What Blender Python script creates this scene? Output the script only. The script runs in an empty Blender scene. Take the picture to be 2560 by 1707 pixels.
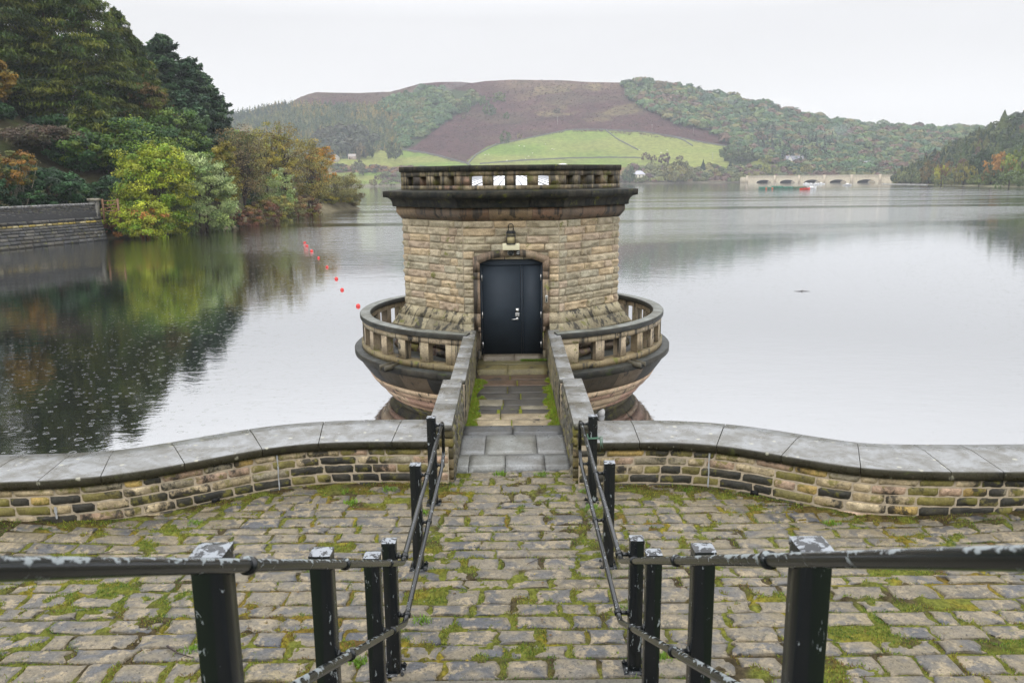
import bpy, bmesh, math, random
import numpy as np
from mathutils import Matrix, Vector

PI = math.pi
scene = bpy.context.scene
COL = scene.collection

# ---------------------------------------------------------------- camera
CAM_H = 4.2
F_PX, CX, CY, HY, ROLL = 1991.0, 1280.0, 853.5, 445.5, 0.0105     # measured on the 2560 px wide photograph
PITCH = math.atan((CY - HY) / F_PX)
cam_d = bpy.data.cameras.new("camera")
cam = bpy.data.objects.new("camera", cam_d)
COL.objects.link(cam)
fwd = Vector((0, math.cos(PITCH), -math.sin(PITCH)))
up0 = Vector((0, math.sin(PITCH), math.cos(PITCH)))
X0 = Vector((1, 0, 0))
upv = math.cos(ROLL) * up0 + math.sin(ROLL) * X0
rgt = math.cos(ROLL) * X0 - math.sin(ROLL) * up0
m = Matrix((rgt, upv, -fwd)).transposed().to_4x4()
m.translation = Vector((0, 0, CAM_H))
cam.matrix_world = m
cam_d.sensor_width = 36.0
cam_d.lens = 28.0
cam_d.clip_start = 0.05
cam_d.clip_end = 6000
cam_d.dof.use_dof = True
cam_d.dof.focus_distance = 13.0
cam_d.dof.aperture_fstop = 5.0
scene.camera = cam

# ---------------------------------------------------------------- world and light
SUN_EL, SUN_AZ = math.radians(52), math.radians(200)     # azimuth clockwise from +Y
world = bpy.data.worlds.new("World")
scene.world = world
world.use_nodes = True
wn, wl = world.node_tree.nodes, world.node_tree.links
wn.clear()
wout = wn.new("ShaderNodeOutputWorld")
bg_sky = wn.new("ShaderNodeBackground")
sky = wn.new("ShaderNodeTexSky")
sky.sky_type = 'NISHITA'
sky.sun_disc = False
sky.sun_elevation = SUN_EL
sky.sun_rotation = SUN_AZ
sky.dust_density = 4.0
bg_sky.inputs[1].default_value = 0.05
wl.new(sky.outputs[0], bg_sky.inputs[0])
# the overcast: an even cloud layer, brighter overhead than at the horizon
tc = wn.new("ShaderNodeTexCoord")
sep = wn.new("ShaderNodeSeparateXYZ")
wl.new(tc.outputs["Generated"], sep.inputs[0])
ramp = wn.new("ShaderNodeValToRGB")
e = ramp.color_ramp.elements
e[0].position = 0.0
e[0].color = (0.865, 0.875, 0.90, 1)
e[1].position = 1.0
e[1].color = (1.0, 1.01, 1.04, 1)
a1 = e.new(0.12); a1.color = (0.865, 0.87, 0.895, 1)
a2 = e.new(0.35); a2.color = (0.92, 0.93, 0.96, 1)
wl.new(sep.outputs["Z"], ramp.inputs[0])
cmap = wn.new("ShaderNodeMapping"); cmap.inputs["Scale"].default_value = (1.4, 1.4, 7)
cns = wn.new("ShaderNodeTexNoise"); cns.inputs["Scale"].default_value = 1.3; cns.inputs["Detail"].default_value = 4
wl.new(tc.outputs["Generated"], cmap.inputs[0]); wl.new(cmap.outputs[0], cns.inputs["Vector"])
cmr = wn.new("ShaderNodeMapRange")
cmr.inputs[1].default_value = 0.3; cmr.inputs[2].default_value = 0.7
cmr.inputs[3].default_value = 0.965; cmr.inputs[4].default_value = 1.03
wl.new(cns.outputs[0], cmr.inputs[0])
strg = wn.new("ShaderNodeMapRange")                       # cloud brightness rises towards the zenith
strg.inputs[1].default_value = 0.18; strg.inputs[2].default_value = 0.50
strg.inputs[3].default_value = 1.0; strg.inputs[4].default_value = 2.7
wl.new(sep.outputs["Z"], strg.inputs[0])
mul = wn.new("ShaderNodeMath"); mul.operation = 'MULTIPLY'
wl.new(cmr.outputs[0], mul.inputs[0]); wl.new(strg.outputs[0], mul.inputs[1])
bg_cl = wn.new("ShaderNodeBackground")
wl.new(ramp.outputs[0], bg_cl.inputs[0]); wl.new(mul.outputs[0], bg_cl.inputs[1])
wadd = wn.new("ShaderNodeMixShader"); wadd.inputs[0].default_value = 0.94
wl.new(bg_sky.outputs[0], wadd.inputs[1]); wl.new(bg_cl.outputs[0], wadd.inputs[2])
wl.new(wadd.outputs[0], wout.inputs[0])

sun_d = bpy.data.lights.new("sun", 'SUN')
sun_d.energy = 0.9
sun_d.angle = math.radians(35)
sun_d.color = (1.0, 0.97, 0.93)
sun = bpy.data.objects.new("sun", sun_d)
COL.objects.link(sun)
sdir = Vector((math.sin(SUN_AZ) * math.cos(SUN_EL), math.cos(SUN_AZ) * math.cos(SUN_EL), math.sin(SUN_EL)))
sun.rotation_euler = (-sdir).to_track_quat('-Z', 'Y').to_euler()

scene.view_settings.view_transform = 'Standard'
scene.view_settings.look = 'None'
scene.view_settings.exposure = 0.0
scene.view_settings.gamma = 1.0
scene.cycles.use_denoising = True
scene.cycles.max_bounces = 6
scene.cycles.diffuse_bounces = 2
scene.cycles.glossy_bounces = 3
scene.cycles.transmission_bounces = 2
scene.cycles.volume_bounces = 1
scene.cycles.transparent_max_bounces = 8

# ---------------------------------------------------------------- numeric helpers
def ray(px, py):
    """lateral and downward travel per metre forward for a pixel of the photograph"""
    x, y = px - CX, py - CY
    c, s = math.cos(ROLL), math.sin(ROLL)
    x, y = c * x - s * y, s * x + c * y
    f = F_PX * math.cos(PITCH) - y * math.sin(PITCH)
    return x / f, (y * math.cos(PITCH) + F_PX * math.sin(PITCH)) / f
def on_z(px, py, z):
    a, b = ray(px, py)
    d = (CAM_H - z) / b
    return a * d, d
def at_d(px, py, d):
    a, b = ray(px, py)
    return a * d, d, CAM_H - b * d

def _h(ix, iy, seed):
    n = (ix.astype(np.int64) * 374761393 + iy.astype(np.int64) * 668265263 + seed * 1442695041) & 0x7fffffff
    n = ((n ^ (n >> 13)) * 1274126177) & 0x7fffffff
    n = (n ^ (n >> 16)) & 0xffff
    return n / 65535.0
def vnoise(x, y, seed=0):
    x = np.asarray(x, float); y = np.asarray(y, float)
    ix, iy = np.floor(x), np.floor(y)
    fx, fy = x - ix, y - iy
    fx = fx * fx * (3 - 2 * fx); fy = fy * fy * (3 - 2 * fy)
    a, b = _h(ix, iy, seed), _h(ix + 1, iy, seed)
    c, d = _h(ix, iy + 1, seed), _h(ix + 1, iy + 1, seed)
    return (a + (b - a) * fx) * (1 - fy) + (c + (d - c) * fx) * fy
def fbm(x, y, oct=4, seed=0):
    t = 0; amp = 0.5; tot = 0
    for o in range(oct):
        t = t + amp * vnoise(x * 2 ** o + 17.3 * o, y * 2 ** o - 9.1 * o, seed + o)
        tot += amp; amp *= 0.5
    return t / tot
def sm(a, b, x):
    t = np.clip((np.asarray(x, float) - a) / (b - a), 0, 1)
    return t * t * (3 - 2 * t)
def sclamp(x): return np.clip(x, 0, 1)

class MB:
    """collects geometry with a colour per vertex, then links it as one mesh object"""
    def __init__(s):
        s.V, s.C, s.F4, s.F3, s.FN, s.n = [], [], [], [], [], 0
        s.smooth = False
    def add(s, v, faces, col=(1, 1, 1)):
        v = np.asarray(v, float).reshape(-1, 3)
        c = np.asarray(col, float)
        if c.ndim == 1: c = np.tile(c[:3], (len(v), 1))
        s.V.append(v); s.C.append(c)
        for f in (faces if isinstance(faces, list) and not isinstance(faces[0], (int, np.integer)) else [faces]):
            if isinstance(f, np.ndarray):
                (s.F4 if f.shape[1] == 4 else s.F3).append(f + s.n)
            elif len(f) == 4: s.F4.append(np.array([f]) + s.n)
            elif len(f) == 3: s.F3.append(np.array([f]) + s.n)
            else: s.FN.append([i + s.n for i in f])
        s.n += len(v)
    def box(s, x0, x1, y0, y1, z0, z1, col=(1, 1, 1), M=None):
        v = np.array([(x, y, z) for x in (x0, x1) for y in (y0, y1) for z in (z0, z1)], float)
        if M is not None:
            v = np.array([tuple(M @ Vector(p)) for p in v])
        s.add(v, [np.array([(0, 1, 3, 2), (4, 6, 7, 5), (0, 4, 5, 1), (2, 3, 7, 6), (0, 2, 6, 4), (1, 5, 7, 3)])], col)
    def hexa(s, v, col=(1, 1, 1)):
        """eight corners, x major then y then z"""
        s.add(v, [np.array([(0, 1, 3, 2), (4, 6, 7, 5), (0, 4, 5, 1), (2, 3, 7, 6), (0, 2, 6, 4), (1, 5, 7, 3)])], col)
    def grid(s, P, col=(1, 1, 1), close_u=False):
        """P: (nu, nv, 3)"""
        nu, nv = P.shape[:2]
        idx = np.arange(nu * nv).reshape(nu, nv)
        if close_u: idx = np.vstack([idx, idx[:1]])
        q = np.stack([idx[:-1, :-1], idx[1:, :-1], idx[1:, 1:], idx[:-1, 1:]], -1).reshape(-1, 4)
        c = np.asarray(col, float)
        if c.ndim == 3: c = c.reshape(-1, 3)
        s.add(P.reshape(-1, 3), [q], c)
    def tube(s, pts, r, col=(1, 1, 1), n=8, caps=True):
        pts = [Vector(p) for p in pts]
        rs = [float(q) for q in (r if isinstance(r, (list, tuple)) else [r] * len(pts))]
        rings = []
        prev = None
        for i, p in enumerate(pts):
            if i == 0: t = pts[1] - p
            elif i == len(pts) - 1: t = p - pts[i - 1]
            else: t = (pts[i + 1] - p).normalized() + (p - pts[i - 1]).normalized()
            t = t.normalized() if t.length > 1e-9 else Vector((0, 0, 1))
            ref = prev if prev is not None else (Vector((0, 0, 1)) if abs(t.z) < 0.9 else Vector((1, 0, 0)))
            a = (ref - t * ref.dot(t))
            if a.length < 1e-6: a = Vector((1, 0, 0)) - t * t.x
            a.normalize(); b = t.cross(a); prev = a
            rings.append([tuple(p + rs[i] * (math.cos(2 * PI * k / n) * a + math.sin(2 * PI * k / n) * b)) for k in range(n)])
        P = np.array(rings)
        idx = np.arange(len(pts) * n).reshape(len(pts), n)
        j = np.roll(idx, -1, 1)
        q = np.stack([idx[:-1], j[:-1], j[1:], idx[1:]], -1).reshape(-1, 4)
        fs = [q]
        s.add(P.reshape(-1, 3), fs, col)
        if caps:
            s.FN.append([int(i) + s.n - len(P) * n for i in idx[0][::-1]])
            s.FN.append([int(i) + s.n - len(P) * n for i in idx[-1]])
    def build(s, name, mat, parent=None, smooth=False, recenter=None):
        V = np.vstack(s.V) if s.V else np.zeros((0, 3))
        C = np.vstack(s.C)
        if recenter is not None: V = V - np.array(recenter)
        loops, starts, tot = [], [], 0
        for arr, k in ((s.F4, 4), (s.F3, 3)):
            if arr:
                a = np.vstack(arr).astype(np.int32)
                loops.append(a.ravel()); starts.append(tot + np.arange(len(a)) * k); tot += a.size
        for f in s.FN:
            loops.append(np.array(f, np.int32)); starts.append(np.array([tot])); tot += len(f)
        loops = np.concatenate(loops); starts = np.concatenate(starts).astype(np.int32)
        me = bpy.data.meshes.new(name)
        me.vertices.add(len(V)); me.vertices.foreach_set("co", V.astype(np.float32).ravel())
        me.loops.add(len(loops)); me.loops.foreach_set("vertex_index", loops)
        me.polygons.add(len(starts)); me.polygons.foreach_set("loop_start", starts)
        me.update(calc_edges=True)
        at = me.attributes.new("Col", 'FLOAT_COLOR', 'POINT')
        at.data.foreach_set("color", np.hstack([C, np.ones((len(C), 1))]).astype(np.float32).ravel())
        if smooth: me.polygons.foreach_set("use_smooth", np.ones(len(starts), bool))
        me.materials.append(mat)
        me.validate()
        o = bpy.data.objects.new(name, me)
        COL.objects.link(o)
        if parent is not None: o.parent = parent
        if recenter is not None: o.location = recenter
        return o

def tag(o, label, cat, group=None):
    o["label"] = label; o["category"] = cat
    if group: o["group"] = group
    return o
def thing(name, label, cat, loc=(0, 0, 0), group=None):
    o = bpy.data.objects.new(name, None); COL.objects.link(o)
    o.location = loc
    o.empty_display_size = 0.2
    return tag(o, label, cat, group)
def struct(o):
    o["kind"] = "structure"; return o
def stuff(o, label=None):
    o["kind"] = "stuff"
    if label: o["label"] = label
    return o

# ---------------------------------------------------------------- materials
def new_mat(name):
    mt = bpy.data.materials.new(name); mt.use_nodes = True
    nt = mt.node_tree; nt.nodes.clear()
    out = nt.nodes.new("ShaderNodeOutputMaterial")
    return mt, nt, out
class NT:
    def __init__(s, nt): s.nt = nt; s.n = nt.nodes; s.l = nt.links
    def node(s, t, **kw):
        nd = s.n.new(t)
        for k, v in kw.items():
            if k in ("inputs",):
                for i, val in v.items():
                    if isinstance(val, bpy.types.NodeSocket): s.l.new(val, nd.inputs[i])
                    else: nd.inputs[i].default_value = val
            else: setattr(nd, k, v)
        return nd
    def pos(s, scale=(1, 1, 1)):
        g = s.node("ShaderNodeNewGeometry")
        mp = s.node("ShaderNodeMapping", inputs={0: g.outputs["Position"], 3: scale})
        return mp.outputs[0]
    def noise(s, scale, detail=4, rough=0.6, vec=None, dist=0.0):
        nd = s.node("ShaderNodeTexNoise", inputs={"Scale": scale, "Detail": detail, "Roughness": rough, "Distortion": dist})
        if vec is not None: s.l.new(vec, nd.inputs["Vector"])
        else: s.l.new(s.pos(), nd.inputs["Vector"])
        return nd.outputs[0]
    def maprange(s, v, a, b, c=0.0, d=1.0, smooth=False):
        nd = s.node("ShaderNodeMapRange", inputs={0: v, 1: a, 2: b, 3: c, 4: d})
        if smooth: nd.interpolation_type = 'SMOOTHSTEP'
        return nd.outputs[0]
    def mix(s, fac, a, b, mode='MIX'):
        nd = s.node("ShaderNodeMix", data_type='RGBA', blend_type=mode)
        for i, val in ((0, fac), (6, a), (7, b)):
            if isinstance(val, bpy.types.NodeSocket): s.l.new(val, nd.inputs[i])
            else: nd.inputs[i].default_value = (val if i == 0 else (*val[:3], 1))
        return nd.outputs[2]
    def math(s, op, a, b=0.0):
        nd = s.node("ShaderNodeMath", operation=op)
        for i, val in ((0, a), (1, b)):
            if isinstance(val, bpy.types.NodeSocket): s.l.new(val, nd.inputs[i])
            else: nd.inputs[i].default_value = val
        return nd.outputs[0]
    def attr(s, name="Col"):
        return s.node("ShaderNodeAttribute", attribute_name=name).outputs["Color"]
    def bump(s, h, strength=0.5, dist=0.02, normal=None):
        nd = s.node("ShaderNodeBump", inputs={"Strength": strength, "Distance": dist, "Height": h})
        if normal is not None: s.l.new(normal, nd.inputs["Normal"])
        return nd.outputs[0]
    def up(s):
        g = s.node("ShaderNodeNewGeometry")
        return s.node("ShaderNodeSeparateXYZ", inputs={0: g.outputs["Normal"]}).outputs["Z"]

def stone_mat(name, tint=(1, 1, 1), rough=0.75, bump=0.5, bscale=30, mott=0.35, streak=0.0, black=0.0, moss=0.0, lichen=0.0,
              blackcol=(0.022, 0.021, 0.018), mosscol=(0.17, 0.16, 0.02), spec=0.4, top_grey=None):
    """weathered stone: colour attribute, mottling, soot stains, vertical water streaks, moss and lichen spots"""
    mt, nt, out = new_mat(name); N = NT(nt)
    col = N.mix(1.0, N.attr(), tint, 'MULTIPLY')
    n1 = N.noise(5.0, 6, 0.65)
    col = N.mix(N.maprange(n1, 0.42, 0.66, 0, mott * 1.5), col, (0.07, 0.062, 0.045), 'MIX')
    n0 = N.noise(2.2, 5, 0.6)
    col = N.mix(1.0, col, N.mix(N.maprange(n0, 0.35, 0.65), (0.80, 0.78, 0.74), (1.16, 1.18, 1.20)), 'MULTIPLY')
    n2 = N.noise(38.0, 6, 0.75)
    col = N.mix(1.0, col, N.mix(N.maprange(n2, 0.32, 0.68), (0.62, 0.61, 0.60), (1.34, 1.34, 1.33)), 'MULTIPLY')
    if black > 0:
        nb = N.noise(1.9, 7, 0.7, N.pos((1, 1, 0.8)))
        f = N.maprange(nb, 0.60 - 0.22 * black, 0.67 - 0.20 * black, 0, 0.93, True)
        col = N.mix(f, col, blackcol)
    if streak > 0:
        ns = N.noise(7.0, 4, 0.6, N.pos((1, 1, 0.09)))
        f = N.maprange(ns, 0.57 - 0.2 * streak, 0.68 - 0.17 * streak, 0, 0.88, True)
        col = N.mix(f, col, blackcol)
    if moss > 0:
        nm = N.noise(3.3, 6, 0.7, dist=0.3)
        f = N.maprange(nm, 0.61 - 0.2 * moss, 0.69 - 0.18 * moss, 0, 0.85, True)
        col = N.mix(f, col, N.mix(N.noise(25.0, 2), mosscol, (mosscol[0] * 0.45, mosscol[1] * 0.6, mosscol[2])))
    if top_grey is not None:        # weathered upper faces, painted paler: wet sky sheen put into the grey
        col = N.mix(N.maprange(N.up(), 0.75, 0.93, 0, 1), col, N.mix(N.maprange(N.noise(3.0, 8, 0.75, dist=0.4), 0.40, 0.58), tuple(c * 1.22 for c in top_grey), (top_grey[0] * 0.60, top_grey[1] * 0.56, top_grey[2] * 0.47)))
    if lichen > 0:
        vo = N.node("ShaderNodeTexVoronoi", inputs={"Scale": 9.0, "Randomness": 1.0})
        N.l.new(N.pos(), vo.inputs["Vector"])
        wob = N.noise(40.0, 3)
        dd = N.math('ADD', vo.outputs["Distance"], N.math('MULTIPLY', N.math('SUBTRACT', wob, 0.5), 0.35))
        rad = N.math('SUBTRACT', N.math('MULTIPLY', N.node("ShaderNodeSeparateColor", inputs={0: vo.outputs["Color"]}).outputs[0], 0.75 * lichen + 0.25), 0.28)
        f = N.maprange(N.math('SUBTRACT', rad, dd), 0.0, 0.12, 0, 0.7, True)
        col = N.mix(f, col, (0.36, 0.35, 0.27))
    hh = N.math('ADD', N.math('MULTIPLY', N.noise(bscale, 6, 0.7), 1.0), N.math('MULTIPLY', N.noise(bscale * 5, 2, 0.6), 0.25))
    bs = N.node("ShaderNodeBsdfPrincipled", inputs={"Base Color": col, "Roughness": N.maprange(n1, 0.2, 0.8, rough - 0.12, rough + 0.12), "Specular IOR Level": spec, "Normal": N.bump(hh, bump, 0.012)})
    N.l.new(bs.outputs[0], out.inputs[0])
    return mt
def plain_mat(name, col, rough=0.5, metal=0.0, spec=0.5, bump=0.0, bscale=40, var=0.12, coat=0.0):
    mt, nt, out = new_mat(name); N = NT(nt)
    n = N.noise(bscale * 0.3, 4, 0.6)
    c = N.mix(1.0, col, N.mix(N.maprange(n, 0.3, 0.7), (1 - var,) * 3, (1 + var,) * 3), 'MULTIPLY')
    ins = {"Base Color": c, "Roughness": N.maprange(n, 0.2, 0.8, max(0.02, rough - 0.07), rough + 0.07), "Metallic": metal, "Specular IOR Level": spec, "Coat Weight": coat}
    if bump: ins["Normal"] = N.bump(N.noise(bscale, 4, 0.6), bump, 0.01)
    bs = N.node("ShaderNodeBsdfPrincipled", inputs=ins)
    N.l.new(bs.outputs[0], out.inputs[0])
    return mt
def attr_mat(name, rough=0.8, spec=0.3, nscale=3.0, var=0.2, bump=0.0, bscale=20, bdist=0.02):
    mt, nt, out = new_mat(name); N = NT(nt)
    n = N.noise(nscale, 5, 0.65)
    c = N.mix(1.0, N.attr(), N.mix(N.maprange(n, 0.3, 0.7), (1 - var,) * 3, (1 + var,) * 3), 'MULTIPLY')
    ins = {"Base Color": c, "Roughness": rough, "Specular IOR Level": spec}
    if bump: ins["Normal"] = N.bump(N.noise(bscale, 5, 0.7), bump, bdist)
    bs = N.node("ShaderNodeBsdfPrincipled", inputs=ins)
    N.l.new(bs.outputs[0], out.inputs[0])
    return mt
def leaf_mat(name, trans=0.3, rough=0.55, objcol=False, gain=1.0):
    mt, nt, out = new_mat(name); N = NT(nt)
    c = N.attr()
    if objcol:
        oi = N.node("ShaderNodeObjectInfo")
        c = N.mix(1.0, c, oi.outputs["Color"], 'MULTIPLY')
    if gain != 1.0: c = N.mix(1.0, c, (gain,) * 3, 'MULTIPLY')
    bs = N.node("ShaderNodeBsdfPrincipled", inputs={"Base Color": c, "Roughness": rough, "Specular IOR Level": 0.25})
    tr = N.node("ShaderNodeBsdfTranslucent", inputs={0: c})
    mx = N.node("ShaderNodeMixShader", inputs={0: trans})
    N.l.new(bs.outputs[0], mx.inputs[1]); N.l.new(tr.outputs[0], mx.inputs[2])
    N.l.new(mx.outputs[0], out.inputs[0])
    return mt
def paint_mat(name, base, chip=(0.27, 0.30, 0.31), thr_side=0.66, thr_top=0.55, scale=(9, 9, 9), rough=0.24, fade=0.0):
    """glossy black paint, chipped to pale undercoat, most worn where things rub: on the upper faces"""
    mt, nt, out = new_mat(name); N = NT(nt)
    n = N.noise(1.0, 5, 0.62, N.pos(scale), 0.4)
    upf = N.maprange(N.up(), 0.2, 0.8, 0, 1)
    thr = N.maprange(upf, 0, 1, thr_side, thr_top)
    if fade:                      # the hand-worn upper end of the rail is chipped, the lower end hardly
        yp = N.node("ShaderNodeSeparateXYZ", inputs={0: N.pos()}).outputs["Y"]
        thr = N.math('ADD', thr, N.maprange(yp, 3.0, 6.0, -0.035, fade))
    f = N.math('MULTIPLY', N.math('SUBTRACT', n, thr), 30.0)
    f = N.node("ShaderNodeClamp", inputs={0: f}).outputs[0]
    col = N.mix(f, base, N.mix(N.noise(14.0, 3), chip, tuple(c * 0.8 for c in chip)))
    bs = N.node("ShaderNodeBsdfPrincipled", inputs={"Base Color": col, "Roughness": N.maprange(f, 0, 1, rough, 0.5), "Specular IOR Level": 0.5,
                "Normal": N.bump(N.math('ADD', f, N.math('MULTIPLY', N.noise(50.0, 3), 0.35)), 0.25, 0.002)})
    N.l.new(bs.outputs[0], out.inputs[0])
    return mt

M = {}
M['tower'] = stone_mat("rock_faced_sandstone", rough=0.8, bump=0.7, bscale=22, mott=0.2, black=0.0, moss=0.06)
M['tower_smooth'] = stone_mat("dressed_sandstone", rough=0.75, bump=0.3, bscale=30, mott=0.4, streak=0.28, moss=0.22)
M['skirt'] = stone_mat("sloping_base_stone", rough=0.72, bump=0.35, bscale=26, mott=0.35, streak=0.42, moss=0.18)
M['cornice'] = stone_mat("soot_black_gritstone", rough=0.62, spec=0.12, bump=0.3, bscale=24, mott=0.5, streak=0.15, moss=0.1, blackcol=(0.012, 0.013, 0.012), lichen=0.12)
M['parapet'] = stone_mat("mossy_parapet_stone", rough=0.7, bump=0.35, bscale=26, mott=0.55, streak=0.55, moss=0.42, mosscol=(0.13, 0.115, 0.02))
M['band'] = stone_mat("iron_brown_sandstone", rough=0.6, bump=0.25, bscale=20, mott=0.4, streak=0.3)
M['bowl'] = stone_mat("salmon_sandstone", rough=0.6, bump=0.25, bscale=18, mott=0.12, black=0.0, streak=0.03)
M['ringtop'] = stone_mat("wet_dark_coping", rough=0.42, bump=0.3, bscale=24, mott=0.3, lichen=0.22, top_grey=(0.15, 0.16, 0.145), spec=0.25)
M['ledge'] = stone_mat("wet_black_ledge", rough=0.5, spec=0.2, bump=0.4, bscale=20, mott=0.4, lichen=0.25, moss=0.2, top_grey=(0.045, 0.048, 0.045), mosscol=(0.05, 0.06, 0.012))
M['balus'] = stone_mat("pale_balustrade_stone", rough=0.7, bump=0.25, bscale=30, mott=0.25, streak=0.12, moss=0.15, black=0.1)
M['wallblock'] = stone_mat("boundary_wall_stone", rough=0.72, bump=0.9, bscale=24, mott=0.4, black=0.42, moss=0.42, mosscol=(0.20, 0.165, 0.025), lichen=0.12)
M['coping'] = stone_mat("wet_flagstone_coping", rough=0.30, bump=0.25, bscale=30, mott=0.3, lichen=0.5, moss=0.12, black=0.12, top_grey=(0.165, 0.17, 0.172), mosscol=(0.10, 0.10, 0.03))
M['mortar'] = plain_mat("pale_mortar", (0.29, 0.24, 0.17), 0.85, bump=0.4, bscale=60, var=0.2)
M['dark_stone'] = stone_mat("dark_slate_wall", rough=0.6, bump=0.7, bscale=22, mott=0.3, black=0.15, moss=0.15, lichen=0.15)
M['slate'] = stone_mat("wet_slate_slab", rough=0.32, bump=0.35, bscale=12, mott=0.3, lichen=0.12)
M['flag'] = stone_mat("path_flagstone", rough=0.55, bump=0.3, bscale=20, mott=0.35, black=0.12)
def paver_mat():
    mt, nt, out = new_mat("worn_paving_sett"); N = NT(nt)
    base = N.attr()
    n1 = N.noise(5.5, 9, 0.68, dist=0.2)
    other = N.mix(N.maprange(N.node("ShaderNodeSeparateColor", inputs={0: base}).outputs[0], 0.12, 0.2), (0.30, 0.245, 0.155), (0.070, 0.073, 0.080))
    col = N.mix(N.maprange(n1, 0.50, 0.58, 0, 0.72, True), base, other)
    n3 = N.noise(26.0, 7, 0.8)
    col = N.mix(1.0, col, N.mix(N.maprange(n3, 0.3, 0.7), (0.52, 0.52, 0.54), (1.42, 1.40, 1.34)), 'MULTIPLY')
    pit = N.maprange(N.noise(48.0, 3, 0.6, dist=0.5), 0.62, 0.66, 0, 0.85, True)
    col = N.mix(pit, col, (0.022, 0.021, 0.018))
    blot = N.maprange(N.noise(13.0, 8, 0.8, dist=0.8), 0.54, 0.62, 0, 0.7, True)
    col = N.mix(blot, col, (0.045, 0.043, 0.038))
    pale = N.maprange(N.noise(24.0, 5, 0.7, N.pos((1, 1, 1)), 0.3), 0.64, 0.70, 0, 0.6, True)
    col = N.mix(pale, col, (0.38, 0.36, 0.28))
    mos = N.maprange(N.noise(9.0, 7, 0.75, dist=0.6), 0.60, 0.68, 0, 0.8, True)
    col = N.mix(mos, col, N.mix(N.noise(30.0, 2), (0.12, 0.13, 0.02), (0.05, 0.055, 0.018)))
    h = N.math('ADD', N.math('ADD', N.math('MULTIPLY', n3, 0.8), N.noise(14.0, 4, 0.6)), N.math('MULTIPLY', pit, -0.5))
    bs = N.node("ShaderNodeBsdfPrincipled", inputs={"Base Color": col, "Roughness": N.maprange(n1, 0.3, 0.7, 0.42, 0.68), "Specular IOR Level": 0.4, "Normal": N.bump(h, 0.8, 0.012)})
    N.l.new(bs.outputs[0], out.inputs[0]); return mt
M['paver'] = paver_mat()
M['joint'] = attr_mat("moss_and_soil", rough=0.95, spec=0.1, nscale=22, var=0.6, bump=1.0, bscale=70, bdist=0.02)
M['grass'] = leaf_mat("grass_blade", 0.35)
M['black'] = paint_mat("black_rail_paint", (0.008, 0.010, 0.012), thr_side=0.635, thr_top=0.6, scale=(26, 26, 9))
M['black_tube'] = paint_mat("black_tube_paint", (0.008, 0.010, 0.011), thr_side=0.66, thr_top=0.52, scale=(26, 11, 26), chip=(0.25, 0.28, 0.29), fade=0.10, rough=0.2)
M['cap'] = paint_mat("worn_wet_gleam_cap_paint", (0.012, 0.014, 0.016), chip=(0.25, 0.27, 0.295), thr_side=0.62, thr_top=0.475, scale=(20, 20, 14), rough=0.25)  # pale patches on top paint both chipped wear and the wet gleam
M['door'] = plain_mat("blue_black_door_paint", (0.022, 0.030, 0.040), 0.6, spec=0.2, bump=0.04, bscale=8, var=0.15)
M['steel'] = plain_mat("brushed_steel", (0.62, 0.62, 0.60), 0.3, metal=0.9)
M['iron'] = plain_mat("dark_iron", (0.02, 0.022, 0.024), 0.4, metal=0.3)
M['cream'] = plain_mat("cream_plastic", (0.62, 0.58, 0.40), 0.45, var=0.05)
M['glassy'] = plain_mat("lamp_glass", (0.16, 0.14, 0.09), 0.12, spec=0.7)
M['white'] = attr_mat("white_paint", rough=0.4, spec=0.4, var=0.06)
M['timber'] = plain_mat("weathered_timber", (0.16, 0.085, 0.04), 0.7, bump=0.3, bscale=30)
M['bark'] = attr_mat("bark", rough=0.9, spec=0.15, nscale=8, var=0.3)
M['leaf'] = leaf_mat("foliage", 0.14)
M['leaf_far'] = leaf_mat("far_foliage", 0.18)
M['leaf_obj'] = leaf_mat("hillside_tree_foliage", 0.18, objcol=True)
M['hill'] = attr_mat("hill_ground", rough=0.95, spec=0.05, nscale=0.22, var=0.35, bump=0.8, bscale=0.5, bdist=0.8)
M['bank'] = attr_mat("bank_ground", rough=0.95, spec=0.1, nscale=0.8, var=0.3, bump=0.6, bscale=3, bdist=0.2)
M['attr'] = attr_mat("plain_surface", rough=0.65, spec=0.3, var=0.1)
M['red'] = plain_mat("red_buoy_plastic", (0.55, 0.035, 0.03), 0.45, var=0.04)
M['concrete'] = stone_mat("pale_viaduct_concrete", rough=0.85, bump=0.0, mott=0.2, streak=0.05)
M['rope'] = plain_mat("green_rope", (0.12, 0.24, 0.17), 0.8)
M['twig'] = plain_mat("dead_twig", (0.035, 0.022, 0.02), 0.8)

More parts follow.
